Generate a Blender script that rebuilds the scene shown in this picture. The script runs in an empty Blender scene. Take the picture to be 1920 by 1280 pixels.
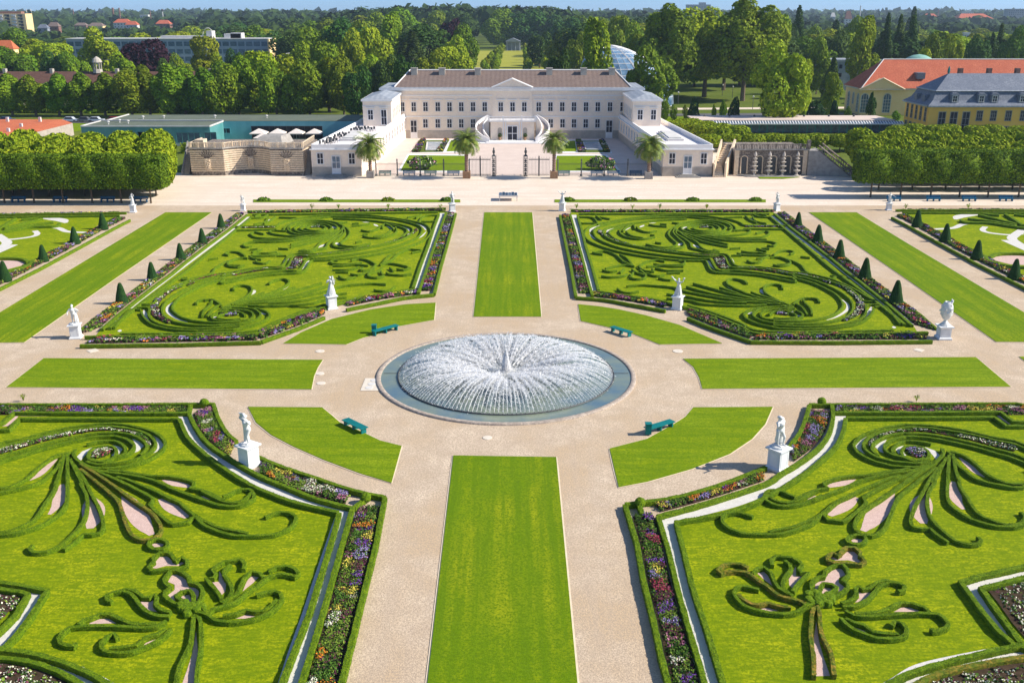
import bpy, bmesh, math, random
import numpy as np
from mathutils import Vector, Matrix
from mathutils.geometry import tessellate_polygon
R = math.radians
rnd = random.Random(7)
NPR = np.random.RandomState(11)
S = bpy.context.scene
COL = S.collection
# ------------------------------------------------------------------ camera model (photo 1920x1280)
F = 1840.0; CAMH = 30.0
TH = math.atan((640-19.4)/F)
ST, CT = math.sin(TH), math.cos(TH)
def ray(px, py):
    dx = (px-960)/F; u = (640-py)/F
    return dx, CT+u*ST, -ST+u*CT
def G(px, py, z=0.0):
    """pixel of the photograph -> point of the horizontal plane z"""
    dx, dy, dz = ray(px, py); t = (z-CAMH)/dz
    return Vector((dx*t, dy*t, z))
def P(px, py, Y):
    """pixel -> point of the upright plane y=Y"""
    dx, dy, dz = ray(px, py); t = Y/dy
    return Vector((dx*t, Y, CAMH+dz*t))
def sc(Y, z=0.0):
    """pixels per metre at depth Y"""
    return F/(Y*CT+(CAMH-z)*ST)
# ------------------------------------------------------------------ object helpers
OFF = {}
def tag(o, label=None, cat=None, group=None, kind=None):
    if label: o['label'] = label
    if cat: o['category'] = cat
    if group: o['group'] = group
    if kind: o['kind'] = kind
    return o
def thing(name, label, cat, loc=(0,0,0), group=None, rz=0.0):
    o = bpy.data.objects.new(name, None); COL.objects.link(o)
    o.location = loc; o.rotation_euler = (0,0,rz); o.empty_display_size = .2
    OFF[o.name] = Vector(loc)
    return tag(o, label, cat, group)
def link_mesh(name, me, parent=None, off=None):
    o = bpy.data.objects.new(name, me); COL.objects.link(o)
    if parent is not None:
        o.parent = parent
        OFF[o.name] = OFF.get(parent.name, Vector((0,0,0)))
    return o
def copy_tree(o, parent=None):
    c = o.copy(); COL.objects.link(c)
    if parent is not None: c.parent = parent
    for ch in list(CH.get(o.name, ())) or [k for k in o.children]:
        copy_tree(ch, c)
    return c
CH = {}
class MB:
    """collects faces, built as ONE mesh object"""
    def __init__(s): s.v = []; s.f = []; s.m = []; s.mi = 0
    def q(s, pts, mi=None):
        b = len(s.v); s.v += [tuple(p) for p in pts]; s.f.append(tuple(range(b, b+len(pts)))); s.m.append(s.mi if mi is None else mi)
    def box(s, x0, x1, y0, y1, z0, z1, mi=None):
        b = len(s.v)
        s.v += [(x0,y0,z0),(x1,y0,z0),(x1,y1,z0),(x0,y1,z0),(x0,y0,z1),(x1,y0,z1),(x1,y1,z1),(x0,y1,z1)]
        for f in ((0,3,2,1),(4,5,6,7),(0,1,5,4),(1,2,6,5),(2,3,7,6),(3,0,4,7)):
            s.f.append(tuple(b+i for i in f)); s.m.append(s.mi if mi is None else mi)
    def obox(s, c, ux, uy, sx, sy, z0, z1, mi=None):
        """box with plan axes ux,uy centred on c"""
        b = len(s.v); c = Vector(c); ux = Vector((ux[0],ux[1],0)).normalized(); uy = Vector((uy[0],uy[1],0)).normalized()
        for z in (z0, z1):
            for a, d in ((-1,-1),(1,-1),(1,1),(-1,1)):
                p = c+ux*(a*sx/2)+uy*(d*sy/2); s.v.append((p.x,p.y,z))
        for f in ((0,3,2,1),(4,5,6,7),(0,1,5,4),(1,2,6,5),(2,3,7,6),(3,0,4,7)):
            s.f.append(tuple(b+i for i in f)); s.m.append(s.mi if mi is None else mi)
    def prism(s, pts, z0, z1, mi=None, bottom=False):
        n = len(pts); b = len(s.v); mi = s.mi if mi is None else mi
        s.v += [(p[0],p[1],z0) for p in pts]+[(p[0],p[1],z1) for p in pts]
        for i in range(n):
            j = (i+1) % n; s.f.append((b+i,b+j,b+n+j,b+n+i)); s.m.append(mi)
        for t in tessellate_polygon([[Vector((p[0],p[1],0)) for p in pts]]):
            a, c, d = (Vector((pts[k][0],pts[k][1])) for k in t)
            if (c-a).cross(d-a) < 0: t = (t[0],t[2],t[1])
            s.f.append(tuple(b+n+k for k in t)); s.m.append(mi)
    def hexa(s, low, high, mi=None):
        """solid between two quads (4 points each)"""
        b = len(s.v); s.v += [tuple(p) for p in low]+[tuple(p) for p in high]
        for f in ((0,3,2,1),(4,5,6,7),(0,1,5,4),(1,2,6,5),(2,3,7,6),(3,0,4,7)):
            s.f.append(tuple(b+i for i in f)); s.m.append(s.mi if mi is None else mi)
    def lathe(s, c, prof, n=16, mi=None, cap=True):
        b = len(s.v); mi = s.mi if mi is None else mi; c = Vector(c)
        for r, z in prof:
            for k in range(n):
                a = 2*math.pi*k/n; s.v.append((c.x+r*math.cos(a), c.y+r*math.sin(a), c.z+z))
        for i in range(len(prof)-1):
            for k in range(n):
                l = (k+1) % n; s.f.append((b+i*n+k, b+i*n+l, b+(i+1)*n+l, b+(i+1)*n+k)); s.m.append(mi)
        if cap:
            s.f.append(tuple(b+(len(prof)-1)*n+k for k in range(n))); s.m.append(mi)
            s.f.append(tuple(b+k for k in reversed(range(n)))); s.m.append(mi)
    def tube(s, pts, rad, n=6, mi=None):
        mi = s.mi if mi is None else mi; b = len(s.v); pts = [Vector(p) for p in pts]; m = len(pts)
        rr = rad if isinstance(rad, (list, tuple)) else [rad]*m
        for i, p in enumerate(pts):
            d = (pts[min(i+1,m-1)]-pts[max(i-1,0)]).normalized()
            a = d.orthogonal().normalized() if abs(d.z) > .9 else d.cross(Vector((0,0,1))).normalized()
            e = d.cross(a)
            for k in range(n):
                t = 2*math.pi*k/n; w = p+(a*math.cos(t)+e*math.sin(t))*rr[i]; s.v.append(tuple(w))
        for i in range(m-1):
            for k in range(n):
                l = (k+1) % n; s.f.append((b+i*n+k, b+i*n+l, b+(i+1)*n+l, b+(i+1)*n+k)); s.m.append(mi)
        s.f.append(tuple(b+k for k in reversed(range(n)))); s.m.append(mi)
        s.f.append(tuple(b+(m-1)*n+k for k in range(n))); s.m.append(mi)
    def build(s, name, mats, parent=None, smooth=False, off=None):
        me = bpy.data.meshes.new(name)
        o_ = Vector((0,0,0)) if parent is None else OFF.get(parent.name, Vector((0,0,0)))
        if off is not None: o_ = Vector(off)
        vv = [(x-o_.x, y-o_.y, z-o_.z) for x, y, z in s.v]
        me.from_pydata(vv, [], s.f)
        for m in (mats if isinstance(mats, (list, tuple)) else [mats]): me.materials.append(m)
        me.polygons.foreach_set('material_index', s.m)
        if smooth: me.polygons.foreach_set('use_smooth', [True]*len(s.f))
        me.update()
        return link_mesh(name, me, parent)
def np_mesh(name, V, Q, mats, mi=None, smooth=False):
    """quads from numpy arrays"""
    me = bpy.data.meshes.new(name); n = len(Q); k = Q.shape[1]
    me.vertices.add(len(V)); me.vertices.foreach_set('co', np.asarray(V, dtype=np.float32).ravel())
    me.loops.add(n*k); me.loops.foreach_set('vertex_index', Q.astype(np.int32).ravel())
    me.polygons.add(n); me.polygons.foreach_set('loop_start', np.arange(0, n*k, k, dtype=np.int32))
    try: me.polygons.foreach_set('loop_total', np.full(n, k, dtype=np.int32))
    except Exception: pass
    for m in (mats if isinstance(mats, (list, tuple)) else [mats]): me.materials.append(m)
    if mi is not None: me.polygons.foreach_set('material_index', mi.astype(np.int32))
    if smooth: me.polygons.foreach_set('use_smooth', np.ones(n, dtype=bool))
    me.update(calc_edges=True); me.validate()
    return me
def cards(pos, nrm, size, rs=NPR, aspect=1.0, jit=.6):
    """small leaf faces: one quad at each pos, facing about nrm"""
    n = len(pos); nn = nrm+rs.normal(0, jit, (n,3)); nn /= np.linalg.norm(nn, axis=1)[:,None]+1e-9
    r = rs.normal(0,1,(n,3)); a = np.cross(nn, r); a /= np.linalg.norm(a, axis=1)[:,None]+1e-9
    b = np.cross(nn, a); sz = (size if np.ndim(size) else np.full(n, size))*rs.uniform(.6,1.3,n)
    a = a*sz[:,None]*.5*aspect; b = b*sz[:,None]*.5
    V = np.empty((n,4,3)); V[:,0]=pos-a-b*.6; V[:,1]=pos+a*.7-b; V[:,2]=pos+a+b*.6; V[:,3]=pos-a*.7+b
    return V.reshape(-1,3), np.arange(4*n).reshape(-1,4)
# ------------------------------------------------------------------ materials
MATS = {}
def ramp(nt, fac, cols):
    r = nt.nodes.new('ShaderNodeValToRGB'); e = r.color_ramp.elements
    while len(e) < len(cols): e.new(.5)
    for i, (p, c) in enumerate(cols): e[i].position = p; e[i].color = (*c, 1)
    nt.links.new(fac, r.inputs['Fac']); return r.outputs['Color']
def nmat(name, c1, c2=None, scale=1.0, rough=.8, bump=0.0, bscale=None, fine=None, fscale=20.0, spec=.3, metal=0.0, objrand=0.0, coord='pos', detail=4, big=None, bigscale=.08, stripe=None, transl=0.0, streak=None):
    """principled material; colour noise between c1 and c2, optional finer speckle, large patches, stripes"""
    m = bpy.data.materials.new(name); m.use_nodes = True; nt = m.node_tree; N = nt.nodes; L = nt.links
    bs = N['Principled BSDF']; bs.inputs['Roughness'].default_value = rough
    bs.inputs['Specular IOR Level'].default_value = spec; bs.inputs['Metallic'].default_value = metal
    if coord == 'pos': v = N.new('ShaderNodeNewGeometry').outputs['Position']
    else: v = N.new('ShaderNodeTexCoord').outputs['Object']
    def noise(sc_, det=detail, rg=.6):
        n = N.new('ShaderNodeTexNoise'); n.inputs['Scale'].default_value = sc_; n.inputs['Detail'].default_value = det
        n.inputs['Roughness'].default_value = rg; L.new(v, n.inputs['Vector']); return n.outputs['Fac']
    def mix(f, a, b, fv=None, mode='MIX'):
        x = N.new('ShaderNodeMix'); x.data_type = 'RGBA'; x.blend_type = mode
        if f is None: x.inputs[0].default_value = fv
        else: L.new(f, x.inputs[0])
        for k, s_ in ((6,a),(7,b)):
            if isinstance(s_, tuple): x.inputs[k].default_value = (*s_, 1)
            else: L.new(s_, x.inputs[k])
        return x.outputs[2]
    if c2 is None: c2 = c1
    col = ramp(nt, noise(scale), [(.35, c1), (.65, c2)])
    if big: 
        f = ramp(nt, noise(bigscale, 3), [(.42,(0,0,0)),(.62,(1,1,1))]); col = mix(f, col, big)
    if stripe:
        axis, width, c3, amt = stripe
        sx = N.new('ShaderNodeSeparateXYZ'); L.new(v, sx.inputs[0])
        w = N.new('ShaderNodeMath'); w.operation = 'MULTIPLY'; L.new(sx.outputs[axis], w.inputs[0]); w.inputs[1].default_value = math.pi/width
        s2 = N.new('ShaderNodeMath'); s2.operation = 'SINE'; L.new(w.outputs[0], s2.inputs[0])
        s3 = N.new('ShaderNodeMath'); s3.operation = 'MULTIPLY_ADD'; L.new(s2.outputs[0], s3.inputs[0]); s3.inputs[1].default_value = 1.2; s3.inputs[2].default_value = .5; s3.use_clamp = True
        s4 = N.new('ShaderNodeMath'); s4.operation = 'MULTIPLY'; L.new(s3.outputs[0], s4.inputs[0]); s4.inputs[1].default_value = amt
        col = mix(s4.outputs[0], col, c3)
    if streak:
        mp = N.new('ShaderNodeMapping'); mp.inputs['Scale'].default_value = (streak[0], streak[1], 1); L.new(v, mp.inputs['Vector'])
        n = N.new('ShaderNodeTexNoise'); n.inputs['Scale'].default_value = 1; n.inputs['Detail'].default_value = 5; L.new(mp.outputs[0], n.inputs['Vector'])
        f = ramp(nt, n.outputs['Fac'], [(.46,(0,0,0)),(.60,(streak[3],)*3)]); col = mix(f, col, streak[2])
    if fine:
        f = ramp(nt, noise(fscale, 3, .7), [(.38,(0,0,0)),(.62,(1,1,1))]); col = mix(f, col, fine)
    if objrand:
        oi = N.new('ShaderNodeObjectInfo'); h = N.new('ShaderNodeHueSaturation')
        a = N.new('ShaderNodeMapRange'); L.new(oi.outputs['Random'], a.inputs[0]); a.inputs[3].default_value = .5-objrand*.055; a.inputs[4].default_value = .5+objrand*.04
        mm = N.new('ShaderNodeMath'); mm.operation = 'MULTIPLY'; L.new(oi.outputs['Random'], mm.inputs[0]); mm.inputs[1].default_value = 7.31
        fr = N.new('ShaderNodeMath'); fr.operation = 'FRACT'; L.new(mm.outputs[0], fr.inputs[0])
        b = N.new('ShaderNodeMapRange'); L.new(fr.outputs[0], b.inputs[0]); b.inputs[3].default_value = 1-objrand*.45; b.inputs[4].default_value = 1+objrand*.5
        L.new(a.outputs[0], h.inputs['Hue']); L.new(b.outputs[0], h.inputs['Value']); L.new(col, h.inputs['Color']); col = h.outputs['Color']
    L.new(col, bs.inputs['Base Color'])
    if bump:
        bp = N.new('ShaderNodeBump'); bp.inputs['Strength'].default_value = bump; bp.inputs['Distance'].default_value = .05
        L.new(noise(bscale or scale*4), bp.inputs['Height']); L.new(bp.outputs[0], bs.inputs['Normal'])
    if transl:
        tr = N.new('ShaderNodeBsdfTranslucent'); L.new(col, tr.inputs[0]); mx = N.new('ShaderNodeMixShader'); mx.inputs[0].default_value = transl
        L.new(bs.outputs[0], mx.inputs[1]); L.new(tr.outputs[0], mx.inputs[2]); L.new(mx.outputs[0], N['Material Output'].inputs[0])
    MATS[name] = m; return m
M = {}
M['gravel'] = nmat('path_gravel', (.58,.455,.335), (.79,.645,.49), .6, .95, .6, 14, streak=(1.3,.11,(.58,.46,.35),.35), fine=(.44,.34,.25), fscale=9, big=(.60,.44,.28), bigscale=.13, spec=.1)
M['gravelN'] = nmat('forecourt_gravel', (.76,.64,.53), (.88,.77,.67), .25, .95, .3, 8, streak=(.05,.6,(.66,.54,.44),.6), fine=(.70,.58,.47), fscale=3, spec=.1)
M['lawn'] = nmat('mown_lawn', (.20,.29,.003), (.31,.37,.004), 1.4, .9, .8, 30, streak=(.25,2.4,(.14,.235,.003),.7), fine=(.12,.205,.003), fscale=8, big=(.30,.38,.012), bigscale=.16, stripe=(1,.9,(.15,.26,.006),.4), spec=.08)
M['lawnV'] = nmat('mown_lawn_long', (.165,.265,.003), (.26,.335,.004), 1.6, .9, .8, 30, fine=(.105,.19,.003), fscale=8, big=(.34,.38,.008), bigscale=.14, streak=(2.2,.10,(.12,.22,.003),.7), stripe=(0,1.1,(.13,.235,.003),.5), spec=.08)
M['lawnP'] = nmat('parterre_lawn', (.235,.31,.003), (.36,.405,.004), 2.2, .9, .8, 30, streak=(1.1,4.5,(.15,.235,.003),.8), fine=(.15,.225,.003), fscale=7, big=(.46,.47,.008), bigscale=.35, stripe=(1,.75,(.24,.32,.003),.35), spec=.08)
M['meadow'] = nmat('meadow', (.08,.12,.015), (.16,.19,.03), .05, .9, fine=(.10,.14,.02), fscale=.8, spec=.08)
M['avenue'] = nmat('avenue_grass', (.30,.32,.03), (.40,.40,.05), .05, .9, fine=(.34,.33,.06), fscale=.5, spec=.08)
M['hedge'] = nmat('box_hedge_leaves', (.125,.22,.006), (.235,.325,.008), 3, .85, .8, 26, fine=(.055,.115,.005), fscale=13, spec=.12)
M['hedgeA'] = nmat('browned_box_hedge', (.11,.19,.008), (.42,.25,.04), 2.0, .85, .8, 26, fine=(.08,.13,.010), fscale=7, spec=.15)
M['white_gravel'] = nmat('white_gravel', (.64,.60,.54), (.80,.76,.69), 3, .9, .4, 20, fine=(.6,.58,.56), fscale=16, spec=.1)
M['pink_gravel'] = nmat('pink_gravel', (.66,.46,.40), (.80,.60,.53), 3, .9, .4, 20, fine=(.52,.36,.32), fscale=18, spec=.1)
M['soil'] = nmat('bed_soil', (.05,.035,.022), (.09,.06,.04), 4, .95, .5, 20, spec=.05)
M['kerb'] = nmat('worn_gravel_edge', (.72,.58,.42), (.82,.68,.50), 2, .8)
M['marble'] = nmat('white_marble', (.60,.61,.62), (.78,.78,.76), 2.5, .5, .2, 20, spec=.4)
M['stone_w'] = nmat('painted_pedestal', (.72,.74,.76), (.82,.82,.82), 2, .6, .1, 12)
M['teal'] = nmat('teal_paint', (.0,.15,.155), (.005,.20,.20), 5, .45)
M['blue_bench'] = nmat('blue_paint', (.0,.10,.22), (.0,.14,.28), 5, .5)
M['steel'] = nmat('grey_steel', (.25,.25,.26), (.35,.35,.36), 5, .5)
M['iron'] = nmat('wrought_iron', (.06,.065,.07), (.12,.12,.12), 5, .6)
M['bark'] = nmat('bark', (.10,.075,.05), (.19,.14,.10), 3, .9, .6, 10, coord='obj')
M['palace'] = nmat('cream_render', (.93,.77,.61), (.95,.82,.67), .4, .85, .15, 6, fine=(.87,.73,.62), fscale=2)
M['palace_trim'] = nmat('white_trim', (.80,.78,.78), (.86,.84,.84), 1, .7)
M['plinth'] = nmat('grey_plinth', (.40,.35,.30), (.5,.44,.38), 1, .85)
M['deck'] = nmat('roof_terrace', (.80,.74,.74), (.88,.82,.82), .6, .8)
M['brown_roof'] = nmat('brown_roof', (.17,.12,.10), (.25,.185,.155), .8, .8, .3, 6, stripe=(0,.55,(.12,.085,.07),.6), fine=(.22,.16,.14), fscale=3)
M['zinc'] = nmat('zinc_roof', (.30,.33,.37), (.42,.44,.48), .6, .5, stripe=(0,.6,(.24,.27,.32),.5))
M['chimney'] = nmat('chimney_brick', (.42,.38,.33), (.5,.46,.4), 3, .9)
M['glass'] = nmat('window_glass', (.012,.012,.02), (.03,.03,.05), 2, .35, spec=.3)
M['glass_b'] = nmat('blue_glass', (.05,.10,.16), (.10,.18,.27), 1, .15, spec=.8)
M['turq'] = nmat('turquoise_glass_cladding', (.09,.30,.31), (.15,.38,.39), .2, .3, spec=.5, stripe=(0,1.2,(.08,.26,.28),.35))
M['turqB'] = nmat('light_blue_cladding', (.12,.40,.48), (.18,.47,.54), .2, .3, spec=.5, stripe=(0,1.2,(.10,.36,.44),.3))
M['green_roof'] = nmat('mossy_flat_roof', (.10,.13,.10), (.17,.19,.14), .2, .9, fine=(.13,.15,.11), fscale=1.5)
M['red_tile'] = nmat('orange_clay_tiles', (.56,.15,.06), (.68,.21,.09), .4, .8, .4, 8, fine=(.5,.12,.05), fscale=3)
M['red_roof'] = nmat('red_clay_tiles', (.50,.12,.06), (.62,.18,.09), .3, .8, .4, 8, fine=(.44,.10,.05), fscale=2.5)
M['slate'] = nmat('slate_roof', (.16,.18,.23), (.24,.26,.31), .4, .6, .3, 6, fine=(.13,.15,.20), fscale=2.5)
M['yellow'] = nmat('ochre_render', (.95,.51,.10), (.97,.59,.14), .3, .85)
M['pale_yellow'] = nmat('pale_yellow_render', (.92,.64,.30), (.95,.71,.38), .3, .85)
M['sand'] = nmat('sandstone', (.74,.58,.41), (.88,.74,.56), 1.2, .9, .5, 8, fine=(.62,.48,.34), fscale=5)
M['sand_d'] = nmat('weathered_tuff_groove_shade', (.22,.18,.15), (.50,.42,.35), 1.8, .95, .9, 6, fine=(.11,.09,.08), fscale=3)
M['sand_g'] = nmat('grey_sandstone', (.30,.28,.26), (.42,.39,.36), 1.5, .9, .5, 8)
M['paving'] = nmat('court_paving', (.62,.50,.44), (.74,.62,.55), .3, .9, fine=(.68,.55,.48), fscale=2)
M['wood'] = nmat('planter_wood', (.30,.17,.09), (.42,.26,.15), 4, .8, coord='obj')
M['palm_trunk'] = nmat('palm_trunk', (.20,.13,.10), (.32,.21,.16), 5, .95, .8, 14, coord='obj')
M['palm_leaf'] = nmat('palm_leaves', (.09,.17,.02), (.26,.29,.04), 2, .6, coord='obj')
M['canvas'] = nmat('parasol_canvas', (.75,.66,.60), (.82,.74,.68), 2, .8)
M['water'] = nmat('basin_water', (.10,.17,.22), (.22,.26,.19), .22, .15, .12, 3, spec=.6)  # bluish tone mixed into the colour imitates sky reflected in the water
M['pool_floor'] = nmat('basin_floor', (.10,.16,.13), (.20,.24,.17), .5, .9)
M['water_blue'] = nmat('pond_water', (.35,.42,.52), (.55,.62,.68), .6, .1, .1, 3, spec=.7)
M['asphalt'] = nmat('asphalt', (.10,.10,.11), (.14,.14,.15), .3, .9)
M['conc'] = nmat('pale_concrete', (.60,.58,.56), (.7,.68,.66), .5, .85)
M['grey_w'] = nmat('grey_facade', (.22,.25,.29), (.30,.33,.38), .3, .8)
M['office'] = nmat('office_panels', (.28,.34,.44), (.36,.42,.50), .3, .6)
M['brick'] = nmat('dark_red_brick', (.20,.10,.08), (.28,.15,.12), .8, .9)
M['drain'] = nmat('pale_cover', (.66,.58,.48), (.76,.68,.58), 3, .8)
def foliage(name, a, b, c, objr=.5, transl=.2):
    return nmat(name, a, b, .5, .75, 0, fine=c, fscale=2.2, spec=.12, objrand=objr, transl=transl)
M['leaf'] = foliage('broadleaf_foliage', (.15,.26,.010), (.29,.385,.014), (.075,.15,.010))
M['leaf_lit'] = foliage('light_foliage', (.24,.345,.010), (.44,.49,.016), (.13,.22,.010))
M['leaf_dark'] = foliage('dark_foliage', (.055,.125,.020), (.11,.19,.022), (.030,.075,.016))
M['leaf_purple'] = foliage('copper_beech_foliage', (.045,.016,.028), (.085,.030,.045), (.020,.008,.014), .2, .1)
M['leaf_clip'] = nmat('clipped_lime_foliage', (.125,.235,.010), (.27,.39,.014), .8, .75, 0, fine=(.022,.055,.006), fscale=3.5, spec=.1, transl=.15)
M['leaf_yel'] = nmat('yellow_green_foliage', (.29,.40,.012), (.50,.54,.020), .8, .75, 0, fine=(.10,.18,.010), fscale=3, spec=.1, transl=.2)
M['cone'] = nmat('yew_foliage', (.018,.060,.016), (.040,.095,.018), 2.5, .85, 1.0, 18, fine=(.012,.04,.01), fscale=9, spec=.1)
PAL = {'purple':(.17,.06,.34),'lav':(.32,.25,.50),'orange':(.66,.22,.03),'yellow':(.62,.50,.08),'white':(.66,.64,.50),'red':(.34,.04,.09),'wine':(.12,.035,.06),'rose':(.42,.16,.26),'g1':(.07,.15,.02),'g2':(.16,.24,.03),'g3':(.03,.07,.015)}
PK = list(PAL)
PM = []
for k in PK: PM.append(nmat('petals_'+k if k[0] != 'g' or k == 'gold' else 'bed_leaves_'+{'g1':'mid','g2':'light','g3':'dark'}[k], PAL[k], tuple(min(1,c*1.35) for c in PAL[k]), 3, .7, spec=.1))
# ------------------------------------------------------------------ traced outlines
REG = {'A':(0,760,8),'B':(200,780,8),'C':(340,880,8),'D':(0,900,8),'E':(180,980,8),'K':(80,1100,8),'J':(330,1020,8),'H':(300,1120,8),
       'P':(1050,385,8),'Q':(1250,385,8),'R':(1050,490,8),'S':(1250,490,8),'U':(1450,490,8),'V':(1560,490,8),'W':(1450,350,8),'X':(1680,350,8),'p':(0,0,1)}
def px(s):
    """'A 0,560 300,500 B 100,100' -> photograph pixels"""
    out = []; r = REG['p']
    for t in s.split():
        if t in REG: r = REG[t]; continue
        a, b = t.split(','); out.append((r[0]+float(a)/r[2], r[1]+float(b)/r[2]))
    return out
def fit_h(pairs):
    A = []; 
    for (x,y),(u,v) in pairs:
        A.append([x,y,1,0,0,0,-u*x,-u*y,-u]); A.append([0,0,0,x,y,1,-v*x,-v*y,-v])
    A = np.array(A)/1e3; _, _, vt = np.linalg.svd(A); return vt[-1].reshape(3,3)
def gfit(pairs):
    """the same plan mirrored to the other side of the axis: affine map of the ground, least squares over landmark pairs"""
    a = np.array([[*G(*p)[:2],1] for p, q in pairs]); b = np.array([[*G(*q)[:2]] for p, q in pairs])
    m, _, _, _ = np.linalg.lstsq(a, b, rcond=None); return m
def gmap(m, pts): return [Vector((*(np.array([p[0],p[1],1]) @ m), p[2])) for p in pts]
def spline(pts, step=.3, closed=False):
    pts = [Vector((p[0],p[1],0)) for p in pts]; n = len(pts)
    if n < 3 and not closed:
        d = (pts[1]-pts[0]).length; k = max(2, int(d/step)); return [pts[0].lerp(pts[1], i/k) for i in range(k+1)]
    out = []
    rng = range(n if closed else n-1)
    for i in rng:
        p1, p2 = pts[i], pts[(i+1) % n]
        p0 = pts[(i-1) % n] if (closed or i > 0) else p1*2-p2
        p3 = pts[(i+2) % n] if (closed or i < n-2) else p2*2-p1
        k = max(1, int((p2-p1).length/step))
        # centripetal-ish: clamp tangents
        L = (p2-p1).length
        t1 = (p2-p0)*.5; t2 = (p3-p1)*.5
        if t1.length > 1.3*L: t1 = t1.normalized()*1.3*L
        if t2.length > 1.3*L: t2 = t2.normalized()*1.3*L
        for j in range(k):
            t = j/k; a = 2*t**3-3*t**2+1; b = t**3-2*t**2+t; c = -2*t**3+3*t**2; d = t**3-t**2
            out.append(p1*a+t1*b+p2*c+t2*d)
    if not closed: out.append(pts[-1])
    return out
def lin(pts, step=.3, closed=False):
    pts = [Vector((p[0],p[1],0)) for p in pts]; out = []; n = len(pts)
    for i in range(n if closed else n-1):
        a, b = pts[i], pts[(i+1) % n]; k = max(1, int((b-a).length/step))
        out += [a.lerp(b, j/k) for j in range(k)]
    if not closed: out.append(pts[-1])
    return out
def normals(c, closed=False):
    n = len(c); out = []
    for i in range(n):
        a = c[(i-1) % n] if (closed or i > 0) else c[i]; b = c[(i+1) % n] if (closed or i < n-1) else c[i]
        d = (b-a); d.z = 0
        if d.length < 1e-6: d = Vector((1,0,0))
        d.normalize(); out.append(Vector((-d.y, d.x, 0)))
    return out
def hedge_geo(mb, c, w, h, closed=False, z0=0.0, mi=0, rough=.014, leaves=True):
    """clipped hedge along centre line c"""
    N_ = normals(c, closed); b = len(mb.v); n = len(c)
    prof = [(-.47,0),(-.5,.5),(-.5,.95),(-.43,1.0),(0,1.01),(.43,1.0),(.5,.95),(.5,.5),(.47,0)]
    k = len(prof)
    for i in range(n):
        ww = w*(1+rnd.uniform(-.07,.07)); hh = h*(1+rnd.uniform(-.05,.05))
        for a, z in prof:
            p = c[i]+N_[i]*(a*ww)
            mb.v.append((p.x+rnd.uniform(-rough,rough), p.y+rnd.uniform(-rough,rough), z0+z*hh+(rnd.uniform(-rough,rough) if z else 0)))
    for i in range(n if closed else n-1):
        j = (i+1) % n
        for t in range(k-1):
            mb.f.append((b+i*k+t, b+i*k+t+1, b+j*k+t+1, b+j*k+t)); mb.m.append(mi)
    if not closed:
        mb.f.append(tuple(b+t for t in range(k))); mb.m.append(mi)
        mb.f.append(tuple(b+(n-1)*k+t for t in reversed(range(k)))); mb.m.append(mi)
    if leaves and n > 3 and c[n//2].y < 100:
        rs = np.random.RandomState(n+int(abs(c[0].x)*10)); C_ = np.array([(p.x,p.y) for p in c]); NN = np.array([(p.x,p.y) for p in N_]); L = np.linalg.norm(np.diff(C_,axis=0),axis=1).sum()
        m = int(L*90); i = rs.randint(0, n-1, m); f = rs.uniform(0,1,m)[:,None]; q = C_[i]*(1-f)+C_[i+1]*f; nv = NN[i]
        r = rs.uniform(0,1,m); top = r < .42; sd = np.where(r < .71, 1.0, -1.0); off = np.where(top, rs.uniform(-.5,.5,m), sd*.5)*w; z = np.where(top, h, h*rs.uniform(.05,1,m))
        P3 = np.c_[q+nv*off[:,None], z0+z]; n3 = np.c_[nv*np.where(top,0,sd)[:,None], np.where(top,1.0,.15)]
        V, Q = cards(P3+n3*.012, n3, .05, rs, jit=.35); b = len(mb.v); mb.v += V.tolist(); mb.f += (Q+b).tolist(); mb.m += [mi]*len(Q)
def ribbon(mb, c, w, z0, z1, mi=0, closed=False, taper=False):
    N_ = normals(c, closed); n = len(c); b = len(mb.v)
    for i, p in enumerate(c):
        ww = w*(math.sin(math.pi*min(max(i/(n-1),.04),.96))**.6 if taper else 1)
        for s_ in (-.5,.5):
            q = p+N_[i]*(s_*ww); mb.v.append((q.x,q.y,z1)); 
    for i in range(n if closed else n-1):
        j = (i+1) % n; mb.f.append((b+2*i+1, b+2*i, b+2*j, b+2*j+1)); mb.m.append(mi)
MAPF = None
def ground(s, z=0.0, mp=None):
    pts = [G(a,b,z) for a, b in (px(s) if isinstance(s,str) else s)]
    return gmap(mp, pts) if mp is not None else pts
HH = .31
def strand(s, parent, mp=None, w=.22, h=HH, closed=False, mat=None, straight=False, name='hedge_strand', step=.3):
    pts = ground(s, h*.95, mp)
    c = (lin if straight else spline)(pts, step, closed)
    mb = MB(); hedge_geo(mb, c, w, h, closed)
    return mb.build(name, mat or M['hedge'], parent, smooth=False)
def border(s, label, w=.31, h=.35, mp=None, mat=None, group=None, name='border_hedge', straight=False, closed=False):
    pts = ground(s, h*.95, mp); c = (lin if straight else spline)(pts, .3, closed)
    mb = MB(); hedge_geo(mb, c, w, h, closed); o = mb.build(name, mat or M['hedge'])
    return tag(o, label, 'hedge', group)
ZL = .05
def sheet(name, s, z, mat, mp=None, kind='structure', edge=True, smoothed=False):
    """flat piece of ground surface with a low edge"""
    pts = ground(s, z, mp)
    if smoothed: pts = spline(pts, .5, True)
    mb = MB(); mb.prism(pts, 0.0, z, 0); o = mb.build(name, mat); o['kind'] = kind; return o
def strip(name, s, w, z, mat, mp=None, straight=False, taper=False):
    pts = ground(s, z, mp); c = (lin if straight else spline)(pts, .4)
    mb = MB(); ribbon(mb, c, w, 0, z, taper=taper); o = mb.build(name, mat); o['kind'] = 'structure'; return o
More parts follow.
